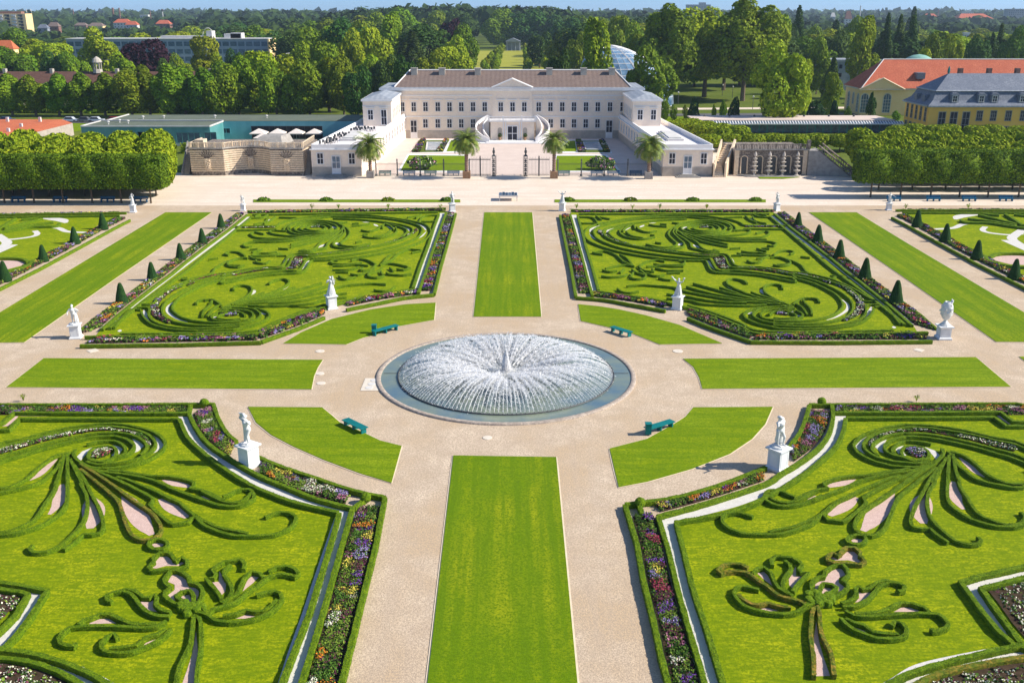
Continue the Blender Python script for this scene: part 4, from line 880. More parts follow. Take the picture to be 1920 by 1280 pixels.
c = G(8,357,0); make_bench(c.x, c.y, 0, 'teal bench on the promenade behind the left clipped trees', M['teal'], 3.0, None, True)
# pale covers in the paths
for i, (x, y, w) in enumerate([(174,657,.5),(1723,656,.45),(600,700,.32),(602,718,.32),(1271,658,.4),(914,820,.3),(600,658,.35),(1000,650,.2)]):
    c = G(x, y, 0); mb = MB(); mb.lathe((c.x,c.y,-.02), [(w*1.2,0),(w*1.2,.035),(w,.04)], 12 if i > 1 else 4); tag(mb.build('path_cover', M['drain']), f'pale access cover in the gravel, {["left end of the cross path","right end of the cross path","upper of two left of the fountain","lower of two left of the fountain","beyond the right arc lawn","in front of the fountain","by the far left arc lawn tip","behind the fountain"][i]}', 'cover')
c = G(697,720,0); mb = MB(); mb.box(c.x-.75,c.x+.75,c.y-1.5,c.y+1.4,-.01,.02)
mb2 = thing('drain_panel', 'concrete panel with three round lids left of the fountain rim', 'drain cover', c); mb.build('slab', M['drain'], mb2)
for k in (-1,0,1): m3 = MB(); m3.lathe((c.x+.1*k,c.y+k*.85,.02), [(.33,0),(.33,.02),(.28,.03)], 14); m3.build('lid', M['conc'], mb2)
# lattice display table on the promenade
c = G(953,377,0); t = thing('model_table', 'glazed low display table on white legs in front of the palace gate', 'display', c)
mb = MB(); mb.box(c.x-1.6,c.x+1.6,c.y-.1,c.y+2.6,.75,.95)
mb.build('frame', M['conc'], t); mb = MB()
for i in range(6):
    for j in range(4): mb.box(c.x-1.5+i*.51,c.x-1.5+i*.51+.42,c.y+.02+j*.62,c.y+.5+j*.62,.95,1.02+.1*((i*j) % 3))
mb.build('panel', M['glass_b'], t)
for sx in (-1.45,1.45):
    for sy in (.05,2.45): mb = MB(); mb.box(c.x+sx-.06,c.x+sx+.06,c.y+sy-.06,c.y+sy+.06,0,.75); mb.build('leg', M['conc'], t)
# ================================================================== STATUES
def capsule(mb, a, b, r0, r1, n=10):
    a = Vector(a); b = Vector(b); d = b-a; L = d.length; d.normalize(); e = d.orthogonal().normalized(); f = d.cross(e); b0 = len(mb.v); m = 0
    rings = []
    for t in (-.9,-.5,0): rings.append((a+d*(t*r0), r0*math.sqrt(1-t*t)))
    for t in (.33,.66): rings.append((a.lerp(b,t), r0+(r1-r0)*t))
    for t in (0,.5,.9): rings.append((b+d*(t*r1), r1*math.sqrt(1-t*t)))
    for p, r in rings:
        for k in range(n): q = p+(e*math.cos(2*math.pi*k/n)+f*math.sin(2*math.pi*k/n))*r; mb.v.append(tuple(q))
    for i in range(len(rings)-1):
        for k in range(n): l = (k+1) % n; mb.f.append((b0+i*n+k,b0+i*n+l,b0+(i+1)*n+l,b0+(i+1)*n+k)); mb.m.append(0)
    mb.f.append(tuple(b0+k for k in reversed(range(n)))); mb.m.append(0); mb.f.append(tuple(b0+(len(rings)-1)*n+k for k in range(n))); mb.m.append(0)
def figure(pose, h=2.35, seed=0):
    """continuous marble body from a posed skeleton, fused by a voxel remesh"""
    k = h/1.78; mb = MB(); rg = random.Random(seed)
    hip = pose.get('hip', .07); lean = pose.get('lean', 0.0)
    def C(a, b, r0, r1): capsule(mb, Vector(a)*k, Vector(b)*k, r0*k, r1*k)
    pel = (hip,0,.93); ch = (hip*.3+lean*.3, -.02, 1.30); nk = (lean*.5, -.01, 1.50); hd = (lean*.7+pose.get('hx',0), -.04, 1.68)
    C(pel, (hip*.8,0,1.06), .155,.135); C((hip*.8,0,1.06), ch, .13,.165); C(ch, (nk[0],0,1.42), .165,.11); C((nk[0],0,1.42), nk, .06,.055)
    C((hd[0],hd[1],1.63), (hd[0],hd[1]+.02,1.70), .085,.10); C((hd[0],hd[1]-.09,1.66),(hd[0],hd[1]-.10,1.64), .02,.02); C((hd[0],hd[1]+.07,1.71),(hd[0],hd[1]+.12,1.66), .075,.05)
    kn = pose.get('knee', (.0,-.12)); fr = pose.get('foot', (.16,-.22))
    C((hip-.10,0,.90), (hip-.13,-.02,.50), .095,.065); C((hip-.13,-.02,.50), (-.08,.02,.07), .062,.042); C((-.08,.02,.05),(-.10,-.16,.03), .045,.035)
    C((hip+.10,0,.90), (.14+kn[0],kn[1],.50), .095,.065); C((.14+kn[0],kn[1],.50), (fr[0],fr[1]+.15,.07), .062,.042); C((fr[0],fr[1]+.15,.05),(fr[0]+.03,fr[1],.03), .045,.035)
    for sd in (-1,1):
        sh = (ch[0]+sd*.20, 0, 1.40); el = pose['elL' if sd < 0 else 'elR']; wr = pose['wrL' if sd < 0 else 'wrR']
        C((ch[0]+sd*.1,0,1.39), sh, .085,.075); C(sh, el, .062,.048); C(el, wr, .046,.032)
        w = Vector(wr); d = (w-Vector(el)).normalized(); s_ = d.orthogonal().normalized(); C(w, w+d*.09, .036,.032)
        for q in range(4): C(w+d*.09+s_*(.024*(q-1.5)), w+d*(.17-.01*abs(q-1.5))+s_*(.028*(q-1.5))+Vector((0,-.01,-.015)), .012,.010)
        C(w+d*.04+s_*.03, w+d*.09+s_*.07, .013,.011)
    for a, b, r0, r1 in pose.get('drape', []): C(a, b, r0, r1)
    if pose.get('skirt'):
        r = pose['skirt']
        for q in range(13):
            a = q*2*math.pi/13+.2; c_, s_ = math.cos(a), math.sin(a)
            C((hip+c_*.11,s_*.10,.98), (c_*r*1.0+rg.uniform(-.03,.03), s_*r*.8, .04), .055,.05+.02*rg.random())
        for q in range(5): C((hip+.1-.05*q, -.14, 1.0-.03*q), (hip-.15, -.12-.01*q, .78-.09*q), .03,.035)
    me = bpy.data.meshes.new('f'); me.from_pydata(mb.v, [], mb.f); o = bpy.data.objects.new('tmp', me); COL.objects.link(o)
    m = o.modifiers.new('r','REMESH'); m.mode = 'VOXEL'; m.voxel_size = .028*h/2.3; s_ = o.modifiers.new('s','SMOOTH'); s_.iterations = 1; s_.factor = .4
    dg = bpy.context.evaluated_depsgraph_get(); dg.update(); me2 = bpy.data.meshes.new_from_object(o.evaluated_get(dg)); bpy.data.objects.remove(o)
    me2.materials.clear(); me2.materials.append(M['marble']); me2.polygons.foreach_set('use_smooth', [True]*len(me2.polygons)); return me2
def pedestal(t, s, h):
    mb = MB(); mb.box(-s*.62,s*.62,-s*.62,s*.62,0,.14*s); mb.hexa([(-s*.62,-s*.62,.14*s),(s*.62,-s*.62,.14*s),(s*.62,s*.62,.14*s),(-s*.62,s*.62,.14*s)],[(-s*.5,-s*.5,.26*s),(s*.5,-s*.5,.26*s),(s*.5,s*.5,.26*s),(-s*.5,s*.5,.26*s)])
    mb.build('base', M['stone_w'], t)
    mb = MB(); mb.box(-s*.5,s*.5,-s*.5,s*.5,.26*s,h-.20*s)
    for ax in (0,1):
        for sg in (-1,1):
            a, b = (s*.5,s*.515) if sg > 0 else (-s*.515,-s*.5)
            for (u0,u1,z0,z1) in ((-.38,.38,.34*s,.37*s),(-.38,.38,h-.30*s,h-.27*s),(-.38,-.35,.37*s,h-.30*s),(.35,.38,.37*s,h-.30*s)):
                if ax: mb.box(u0*s,u1*s,a,b,z0,z1)
                else: mb.box(a,b,u0*s,u1*s,z0,z1)
    mb.build('die', M['stone_w'], t)
    mb = MB(); q = lambda r, z: [(-r,-r,z),(r,-r,z),(r,r,z),(-r,r,z)]
    mb.hexa(q(s*.5,h-.20*s), q(s*.62,h-.10*s)); mb.box(-s*.66,s*.66,-s*.66,s*.66,h-.10*s,h); mb.build('cornice', M['stone_w'], t)
    mb = MB(); mb.lathe((0,0,h), [(s*.52,0),(s*.50,.1),(s*.42,.14)], 12); mb.build('stone_foot', M['marble'], t)
POSES = {
 'raise': dict(hip=.08, elL=(-.36,-.02,1.50), wrL=(-.25,-.02,1.76), elR=(.34,-.05,1.30), wrR=(.15,-.15,1.56), drape=[((-.30,.05,1.68),(-.22,.10,1.35),.09,.10),((-.22,.10,1.35),(-.2,.12,.9),.11,.10),((-.2,.12,.9),(-.16,.12,.1),.10,.14),((-.12,.0,1.72),(-.10,0,1.80),.08,.08),((-.24,.02,1.76),(-.36,0,1.80),.06,.05)]),
 'lean': dict(hip=-.06, lean=-.12, hx=-.06, elL=(-.34,-.12,1.18), wrL=(-.44,-.25,1.38), elR=(.36,.08,1.20), wrR=(.24,.14,.98), drape=[((.16,.12,1.38),(.30,.16,1.42),.10,.08),((.20,.15,1.35),(.30,.18,.9),.13,.14),((.30,.18,.9),(.28,.20,.1),.15,.20),((.12,.1,.85),(.2,.16,.1),.12,.16)]),
 'pair': dict(hip=.05, skirt=.30, elL=(-.30,-.05,1.22), wrL=(-.14,-.18,1.40), elR=(.34,-.02,1.22), wrR=(.30,-.16,1.42), drape=[((.16,-.1,1.42),(.16,-.1,1.62),.09,.08),((.16,-.1,1.70),(.16,-.1,1.76),.07,.07),((.2,-.12,1.3),(.24,-.16,1.0),.07,.05)]),
 'wings': dict(hip=.03, elL=(-.34,0,1.52), wrL=(-.50,-.02,1.74), elR=(.34,0,1.46), wrR=(.40,-.02,1.74), skirt=.28, drape=[((-.50,0,1.74),(-.60,0,1.86),.07,.06),((.40,0,1.74),(.44,0,1.84),.07,.08),((-.30,.05,1.5),(-.44,.06,1.62),.07,.06)]),
 'hero': dict(hip=.05, elL=(-.36,-.05,1.14), wrL=(-.32,-.22,1.0), elR=(.40,.02,1.22), wrR=(.28,.02,1.02), drape=[((.1,.12,1.2),(.2,.16,.1),.12,.14),((-.2,.1,1.35),(-.1,.14,.9),.08,.1),((0,0,1.74),(0,0,1.8),.09,.08)]),
 'arm_up': dict(hip=.06, elL=(-.34,-.02,1.20), wrL=(-.20,-.12,1.02), elR=(.30,0,1.62), wrR=(.12,-.02,1.84), skirt=.24),
 'sway': dict(hip=-.08, elL=(-.32,0,1.58), wrL=(-.16,-.05,1.82), elR=(.32,.02,1.16), wrR=(.22,-.1,.94), drape=[((.15,.1,1.0),(.2,.15,.1),.12,.14)]),
 'sit': dict(hip=.0, elL=(-.32,-.1,1.18), wrL=(-.18,-.28,1.0), elR=(.42,-.06,1.26), wrR=(.60,-.14,1.12), foot=(.34,-.22), knee=(.16,-.14), drape=[((.05,.1,.8),(.1,.15,.1),.18,.22)]),
 'cloak': dict(hip=.04, skirt=.27, elL=(-.30,-.06,1.16), wrL=(-.10,-.2,1.10), elR=(.30,-.06,1.16), wrR=(.10,-.2,1.22), drape=[((-.16,.08,1.42),(-.24,.12,.5),.10,.12),((.16,.08,1.42),(.24,.12,.5),.10,.12)]),
}
def statue(pxx, yb, ytop, pose, label, rz=0.0, ped=None, frac=.40, s=None, name='statue'):
    """yb = photo row of the foot centre, ytop = row of the head"""
    b = G(pxx, yb, 0); H = P(pxx, ytop, b.y).z; ph = H*frac; s = s or 1.05*H/4.2
    t = thing(name, label, 'statue', b, 'white marble statues on pedestals', rz); OFF[t.name] = Vector((0,0,0))
    pedestal(t, s, ph)
    hh = (H-ph-.12)/POSES[pose].get('k', 1.0) if pose in POSES else 0
    topz = max(1.80, max([POSES[pose]['wrL'][2], POSES[pose]['wrR'][2]]+[max(a[2],b_[2])+r for a,b_,r,q in POSES[pose].get('drape',[])])+.06)
    h = (H-ph-.12)*1.78/topz
    me = figure(POSES[pose], h, int(pxx)); o = link_mesh('figure', me, t); o.location = (0,0,ph+.12); o.scale = (1.28,1.28,1); return t
statue(468,872,773,'raise','white marble nude with raised arm and drapery on the pedestal front left of the fountain', R(-45)+.2)
statue(1457,878,777,'lean','white marble figure with long cloak looking down, pedestal front right of the fountain', R(40))
statue(622,578,516,'pair','white marble draped group of two heads on the pedestal back left of the fountain', R(28))
statue(1270,579,518,'wings','white marble figure throwing both arms wide on the pedestal back right of the fountain', R(-28))
statue(143,633,569,'hero','white marble bearded strongman with club, statue at the left end of the cross path', R(8))
statue(250,398,363,'arm_up','white marble statue at the far left under the clipped trees, promenade row', 0)
statue(456,395,365,'sway','white marble statue at the outer back corner of the far left parterre', 0)
statue(848,397,358,'hero','white marble statue on the promenade left of the central lawn', .3)
statue(1054,395,357,'wings','white marble statue on the promenade right of the central lawn', -.3)
statue(1456,395,360,'sway','white marble statue at the outer back corner of the far right parterre', .4)
statue(1666,394,361,'sit','white marble statue with bent knee under the right clipped trees, promenade row', 0)
# urn at the right end of the cross path
b = G(1768,634,0); H = P(1768,570,b.y).z; t = thing('statue', 'carved white marble urn with crowded figures at the right end of the cross path', 'statue', b, 'white marble statues on pedestals'); OFF[t.name] = Vector((0,0,0))
pedestal(t, 1.02, H*.38); z0 = H*.38+.14
mb = MB(); mb.lathe((0,0,z0), [(.42,0),(.30,.15),(.15,.35),(.18,.45),(.36,.6),(.52,.95),(.56,1.35),(.52,1.75),(.40,2.05),(.26,2.25),(.1,H-z0)], 28)
rg = random.Random(9)
for k in range(42):
    a = rg.uniform(0,6.28); z = rg.uniform(1.0,2.3); r = .50-(abs(z-1.4)*.14); c = Vector((math.cos(a)*r, math.sin(a)*r, z0+z)); e = c+Vector((rg.uniform(-.15,.15),rg.uniform(-.15,.15),rg.uniform(-.2,.2))); capsule(mb, c, e, rg.uniform(.06,.12), rg.uniform(.04,.09), 7)
me = bpy.data.meshes.new('u'); me.from_pydata(mb.v, [], mb.f); oo = bpy.data.objects.new('tmp', me); COL.objects.link(oo); mm = oo.modifiers.new('r','REMESH'); mm.mode = 'VOXEL'; mm.voxel_size = .03
dg = bpy.context.evaluated_depsgraph_get(); dg.update(); me2 = bpy.data.meshes.new_from_object(oo.evaluated_get(dg)); bpy.data.objects.remove(oo); me2.materials.clear(); me2.materials.append(M['marble']); me2.polygons.foreach_set('use_smooth',[True]*len(me2.polygons)); link_mesh('urn', me2, t)
# ================================================================== PALACE
pal = thing('palace', 'long cream neoclassical palace with brown hip roof, side wings and curved double stair', 'palace', (0,246,0))
YF = 246.0
X0, X1 = -31.5, 31.5
def zf(py, Y=YF): return P(960, py, Y).z
def xf(pxx, py, Y=YF): return P(pxx, py, Y).x
mb = MB(); mb.box(X0, X1, YF, YF+17, 0, 11.3); mb.build('main_wall', M['palace'], pal)
mb = MB(); mb.box(X0-.1, X1+.1, YF-.14, YF+.02, 0, 1.9); mb.build('plinth', M['plinth'], pal)
mb = MB()
mb.box(X0-.05,X1+.05,YF-.12,YF,5.15,5.4); mb.box(X0-.05,X1+.05,YF-.1,YF,10.2,10.42); mb.box(X0-.3,X1+.3,YF-.35,YF+17.3,11.3,11.6); mb.box(X0-.8,X1+.8,YF-.8,YF+17.8,11.6,12.0)
mb.build('cornice', M['palace_trim'], pal)
mb = MB(); mb.box(X0-.7,X1+.7,YF-.7,YF+17.7,12.0,12.12); mb.build('eaves_roof', M['zinc'], pal)
mb = MB(); a = [(-28.8,YF+1.6,12.12),(29.2,YF+1.6,12.12),(29.2,YF+16,12.12),(-28.8,YF+16,12.12)]; r0, r1 = (-25.6,YF+9,15.7), (25.8,YF+9,15.7)
mb.q([a[0],a[1],r1,r0]); mb.q([a[1],a[2],r1]); mb.q([a[2],a[3],r0,r1]); mb.q([a[3],a[0],r0]); rf = mb.build('roof', M['brown_roof'], pal)
mb = MB()
for p, q in ((a[0],r0),(a[1],r1),(r0,r1)): mb.tube([Vector(p)+Vector((0,0,.1)),Vector(q)+Vector((0,0,.1))], .16, 5)
mb.build('ridge_cap', M['palace_trim'], rf)
for pxx in (777,829,896,1030,1094,1147):
    x = xf(pxx, 130, YF+8); mb = MB(); mb.box(x-.75,x+.75,YF+6.8,YF+8.2,14.0,16.2); mb.box(x-.85,x+.85,YF+6.7,YF+8.3,16.2,16.4); mb.build('chimney', M['chimney'], rf)
# pediment
mb = MB(); zt = 12.15; xa, xb = -4.6, 4.8; xm = .1
mb.hexa([(xa,YF-.9,zt),(xb,YF-.9,zt),(xb,YF+3.5,zt),(xa,YF+3.5,zt)],[(xm-.05,YF-.9,zt+2.0),(xm+.05,YF-.9,zt+2.0),(xm+.05,YF+6,zt+2.0),(xm-.05,YF+6,zt+2.0)])
pd = mb.build('pediment', M['palace'], pal); mb = MB()
for s_, e in ((xa-.3,xm),(xb+.3,xm)): mb.tube([(s_,YF-1.0,zt+.1),(e,YF-1.0,zt+2.2)], .2, 4)
mb.box(xa-.3,xb+.3,YF-1.1,YF-.85,zt-.1,zt+.14); mb.build('pediment_moulding', M['palace_trim'], pd)
mb = MB(); mb.box(xa-.2,xb+.2,YF-.16,YF,1.9,11.3); mb.build('centre_bay', M['palace'], pal)
up = [754.5,776,798,821,843,865,887,909,939,961,983,1010,1032,1054,1076,1098.5,1120.5,1143.5,1167]
for i, p_ in enumerate(up):
    x = xf(p_, 208); yy = YF-.16 if xa < x < xb else YF
    opening(pal, (x,yy,6.55), (1,0,0), (0,-1,0), 1.05, 2.1, 4 if 0 else 2, 2)
for p_ in up:
    x = xf(p_, 208); yy = YF-.16 if xa < x < xb else YF
    mb = MB(); mb.box(x-1.15,x+1.15,yy-.22,yy-.02,9.25,9.42); mb.build('window_hood', M['palace_trim'], pal)
for p_ in [798,821,843,865,887,1032.5,1054.5,1076,1098,1120]:
    x = xf(p_, 240); opening(pal, (x,YF,2.6), (1,0,0), (0,-1,0), 1.05, 2.0)
for p_ in [776,1142]:
    x = xf(p_, 240); opening(pal, (x,YF-.14,.2), (1,0,0), (0,-1,0), 1.4, 4.1, 2, 2, name='door', pmat=M['glass'], panel=1.3)
# towers on the wings
def tower(sg):
    xi, xo = sg*27.2, sg*33.6; xl, xr = min(xi,xo), max(xi,xo)
    mb = MB(); mb.box(xl,xr,226,YF-.01,4.9,10.6); mb.build('tower_wall', M['palace'], pal)
    mb = MB(); mb.box(xl-.3,xr+.3,225.7,YF-.02,10.6,11.0); mb.box(xl-.06,xr+.06,225.9,225.999,9.5,9.65); c = mb.build('tower_cornice', M['palace_trim'], pal)
    mb = MB(); xc = (xl+xr)/2; mb.hexa([(xl-.2,225.8,11.0),(xr+.2,225.8,11.0),(xr+.2,245.8,11.0),(xl-.2,245.8,11.0)],[(xc-.2,230,11.9),(xc+.2,230,11.9),(xc+.2,242,11.9),(xc-.2,242,11.9)]); mb.build('tower_roof', M['zinc'], pal)
    for k, dx in enumerate((-1.5,1.5)):
        if sg < 0 and k == 1: opening(pal, (xc+dx,226,5.5), (1,0,0), (0,-1,0), 1.1, 3.2, 2, 2, name='door')
        else: opening(pal, (xc+dx,226,6.6), (1,0,0), (0,-1,0), 1.05, 2.1)
    nx = (-sg,0,0)
    for k in range(5): opening(pal, (xi,229+k*3.2,6.6), (0,1,0), nx, 1.05, 2.1)
    for dx in (-1.5,1.5): mb = MB(); mb.box(xc+dx-1,xc+dx+1,225.8,225.98,9.2,9.35); mb.build('window_hood', M['palace_trim'], pal)
tower(-1); tower(1)
# wings: slightly splayed plan taken from the photograph
def wing(sg):
    fi, bi, fo, bo = (sg*28.7,187.6), (sg*26.3,YF-.02), (sg*38.1,187.6), (sg*34.4,YF-.02)
    pl = [fi,fo,bo,bi] if sg > 0 else [fo,fi,bi,bo]
    mb = MB(); mb.prism(pl, 0, 4.9); w = mb.build('wing_wall', M['palace'], pal)
    def inset(d):
        return [(fi[0]+sg*d,fi[1]+d),(fo[0]-sg*d,fo[1]+d),(bo[0]-sg*d,bo[1]),(bi[0]+sg*d,bi[1])]
    def grow(d): return inset(-d)
    g = grow(.25); g = g if sg > 0 else [g[1],g[0],g[3],g[2]]
    mb = MB(); mb.prism(g, 4.9, 5.1); mb.build('wing_cornice', M['palace_trim'], w)
    mb = MB(); i_ = inset(.35); i2 = i_ if sg > 0 else [i_[1],i_[0],i_[3],i_[2]]; mb.prism(i2, 5.1, 5.18); mb.build('terrace_floor', M['deck'], w)
    # parapet: three sides
    mb = MB()
    def wall(a, b, th, z0, z1):
        a = Vector((*a,0)); b = Vector((*b,0)); d = (b-a).normalized(); n = Vector((-d.y,d.x,0))*th/2
        mb.hexa([a-n+Vector((0,0,z0)),b-n+Vector((0,0,z0)),b+n+Vector((0,0,z0)),a+n+Vector((0,0,z0))],[a-n+Vector((0,0,z1)),b-n+Vector((0,0,z1)),b+n+Vector((0,0,z1)),a+n+Vector((0,0,z1))])
    j = inset(.18); wall(j[0], j[1], .3, 5.1, 5.95); wall((j[1][0],j[1][1]+.16), j[2], .3, 5.1, 5.95); wall((j[0][0],j[0][1]+.16), j[3], .3, 5.1, 5.95)
    mb.build('parapet', M['palace_trim'], w)
    mb = MB(); wall((fi[0],fi[1]-.03),(fo[0],fo[1]-.03),.1,0,1.75); mb.build('plinth', M['plinth'], w)
    mb = MB(); wall((fi[0]-sg*.03,fi[1]),(bi[0]-sg*.03,bi[1]),.1,0,1.6); mb.build('plinth', M['plinth'] if sg > 0 else M['palace'], w)
    xc = (fi[0]+fo[0])/2
    for dx in (-3.0,3.0): opening(pal, (xc+dx,187.6,2.35), (1,0,0), (0,-1,0), 1.05, 1.95)
    opening(pal, (xc,187.52,.45), (1,0,0), (0,-1,0), 1.45, 3.3, 2, 2, name='door', pmat=M['glass_b'], panel=1.1, fmat=M['palace_trim'])
    mb = MB()
    for k in range(4): mb.prism([(xc-1.2-.35*(3-k),187.5),(xc-1.2-.35*(3-k),186.6-.35*(3-k)),(xc+1.2+.35*(3-k),186.6-.35*(3-k)),(xc+1.2+.35*(3-k),187.5)][::1], .0, .11*(k+1))
    mb.build('door_step', M['sand_g'], pal)
    ax = Vector((bi[0]-fi[0], bi[1]-fi[1], 0)).normalized(); nx = Vector((-sg*abs(ax.y), sg*ax.x if 0 else 0, 0))
    n_ = 15
    for k in range(n_):
        t_ = (k+.7)/n_; c = Vector((fi[0]+(bi[0]-fi[0])*t_, fi[1]+(bi[1]-fi[1])*t_, 2.35)); opening(pal, c, ax, (-sg,0,0), 1.05, 1.95)
    # low skylight box
    mb = MB(); mb.box(xc-sg*.6-1.6, xc-sg*.6+1.6, 199, 213, 5.18, 5.6); mb.box(xc-sg*.6-1.2, xc-sg*.6+1.2, 200, 212, 5.6, 5.78); mb.build('skylight', M['conc'], pal)
wing(-1); wing(1)
# portico with balcony
PY = 240.8
mb = MB(); mb.box(-5.2,5.4,PY,YF-.16,0,4.55); pt = mb.build('portico', M['palace'], pal)
mb = MB(); mb.box(-5.6,5.8,PY-.35,YF-.2,4.55,4.85); mb.build('balcony_slab', M['palace_trim'], pt)
mb = MB()
for x0, x1 in ((-5.5,-2.3),(-2.0,2.2),(2.5,5.7)):
    mb.box(x0,x1,PY-.3,PY-.12,5.72,5.85); n_ = int((x1-x0)/.3)
    for k in range(n_): mb.box(x0+k*.3+.08,x0+k*.3+.2,PY-.26,PY-.16,4.85,5.72)
for x in (-5.6,-2.15,2.35,5.6): mb.box(x-.15,x+.15,PY-.36,PY-.06,4.85,6.0)
mb.build('balustrade', M['palace_trim'], pt)
opening(pt, (.1,PY,.15), (1,0,0), (0,-1,0), 2.2, 3.3, 2, 2, name='door', fw=.14)
for x in (-2.95,3.15):
    mb = MB(); pts = [(x-.5,.2),(x+.5,.2),(x+.5,2.7)]+[(x+.5*math.cos(k*math.pi/8), 2.7+.5*math.sin(k*math.pi/8)) for k in range(1,8)]+[(x-.5,2.7)]
    b = len(mb.v); mb.v += [(p[0],PY-.03,p[1]) for p in pts]; mb.f.append(tuple(range(len(pts)))); mb.m.append(0); mb.build('niche', M['plinth'], pt)
    t = thing('potted_plant', f'dark potted bush in the {"left" if x < 0 else "right"} niche of the palace portico', 'potted plant', (x,PY-.55,0), 'pots at the portico')
    mb = MB(); mb.lathe((x,PY-.55,0), [(.25,.2),(.33,.9),(.36,1.0)], 10); mb.build('pot', M['wood'], t); rs = np.random.RandomState(4); d = rs.normal(0,1,(120,3)); d /= np.linalg.norm(d,axis=1)[:,None]
    V, Q = cards(d*.45+np.array([0,0,1.4]), d, .2, rs); link_mesh('foliage', np_mesh('foliage', V, Q, M['leaf_dark']), t)
for x0 in (-2.1,-1.55,1.75,2.3): mb = MB(); mb.box(x0-.12,x0+.12,PY-.12,PY,0,4.5); mb.build('pilaster', M['palace_trim'], pt)
mb = MB(); mb.box(-8.8,9.0,PY-5.6,PY-.02,0,.12); mb.box(-6.2,6.4,PY-5.0,PY-.03,.12,.24); mb.build('stair_platform', M['palace_trim'], pt)
def stair(sg):
    cx, cyy, r0, r1 = sg*5.4+.1, PY+.6, 1.7, 3.5
    mb = MB(); n_ = 22; a0, a1 = R(80), R(-88)
    for k in range(n_):
        t0, t1 = k/n_, (k+1)/n_; za = 4.85*(1-t0)**1.0; A0 = a0+(a1-a0)*t0; A1 = a0+(a1-a0)*t1
        c = lambda A, r: (cx+sg*r*math.cos(A), cyy+r*math.sin(A)*1.15)
        q = [c(A0,r0),c(A0,r1),c(A1,r1),c(A1,r0)]
        mb.prism(q if sg < 0 else q[::-1], 0, max(.1, za-.1))
    s_ = mb.build('stair', M['paving'], pal)
    for nm, r in (('inner_parapet',r0),('outer_parapet',r1)):
        mb = MB()
        for k in range(n_):
            t0, t1 = k/n_, (k+1)/n_; A0 = a0+(a1-a0)*t0; A1 = a0+(a1-a0)*t1; c = lambda A, r: Vector((cx+sg*r*math.cos(A), cyy+r*math.sin(A)*1.15, 0))
            z0, z1 = 4.85*(1-t0)+.95, 4.85*(1-t1)+.95; U = lambda p, z: Vector((p.x,p.y,z))
            p0, p1, p2, p3 = c(A0,r-.12), c(A1,r-.12), c(A1,r+.12), c(A0,r+.12)
            mb.hexa([U(p0,0),U(p1,0),U(p2,0),U(p3,0)],[U(p0,z0),U(p1,z1),U(p2,z1),U(p3,z0)])
        mb.build(nm, M['palace_trim'], s_)
stair(-1); stair(1)
# terrace furniture on the left wing
for i, (x, y) in enumerate([(-36.4,193),(-35.6,196),(-35.2,203),(-34.8,206.5),(-33.6,214),(-33.0,217),(-30.8,216),(-36.6,199)]):
    t = thing('garden_table', f'dark terrace table with chairs, {ORD[i]} from the front on the left wing roof', 'table set', (x,y,5.18), 'table sets on the left wing roof')
    mb = MB(); mb.lathe((x,y,5.18), [(.05,0),(.05,.7),(.6,.7),(.6,.75)], 12); mb.build('table_top', M['iron'], t)
    for k in range(4):
        a = k*math.pi/2+.5; cx, cy_ = x+1.0*math.cos(a), y+1.0*math.sin(a); mb = MB(); mb.box(cx-.22,cx+.22,cy_-.22,cy_+.22,5.6,5.66); mb.box(cx-.22,cx+.22,cy_+.2,cy_+.25,5.66,6.1)
        for ux in (-.2,.2):
            for uy in (-.2,.2): mb.box(cx+ux-.02,cx+ux+.02,cy_+uy-.02,cy_+uy+.02,5.18,5.6)
        mb.build('chair', M['iron'], t)
# courtyard
o = flat('courtyard_paving', [(-28.5,189),(28.5,189),(26.2,245.9),(-26.2,245.9)], .012, M['paving'])
for s in ('767,291 873,292 872,320 751,320','1044,292 1135,292 1158,320 1040,320','846,263 862,263 873,283 837,284','1067,264 1078,264 1081,284 1045,284'): sheet('court_lawn', s, .05, M['lawn'])
for s in ('764,289 875,290 875,322.5 745,322.5','1041,290 1138,290 1165,322.5 1037,322.5','790,261.5 866,261.5 876,286 770,287','1063,262 1134,262 1148,287 1042,287'): sheet('lawn_kerb', s, .03, M['palace_trim'])
for s, w, l in (('790,263 842,263 830,285 772,286','801,267 828,267 820,282 799,282','left'),('1080,264 1132,264 1144,286 1084,286','1094,267 1122,267 1129,281 1098,281','right')):
    sheet('pond_bed', s, .045, M['meadow']); t = thing('garden_pond', f'rectangular pond with pale rim in the {l} half of the palace court', 'pond', G(*px(w)[0],0), 'ponds of the palace court')
    g = ground(w,.1); mb = MB(); mb.prism(g,.0,.10); mb.build('water', M['water_blue'], t)
    mb = MB(); c = lin(g,.6,True); hedge_geo(mb, c, .3, .25, True, rough=0, leaves=False); mb.build('rim', M['conc'], t)
    q = px(s); flower_bed('%f,%f %f,%f' % (*q[0], *q[3]), '%f,%f %f,%f' % (q[0][0]+8,q[0][1],q[3][0]+15,q[3][1]), f'rust and yellow planting left of the {l} court pond', 8, None, 66, .3, hgt=.5, inset=.05)
    flower_bed('%f,%f %f,%f' % (q[1][0]-8,q[1][1], q[2][0]-12,q[2][1]), '%f,%f %f,%f' % (*q[1],*q[2]), f'rust and yellow planting right of the {l} court pond', 8, None, 67, .3, hgt=.5, inset=.05)
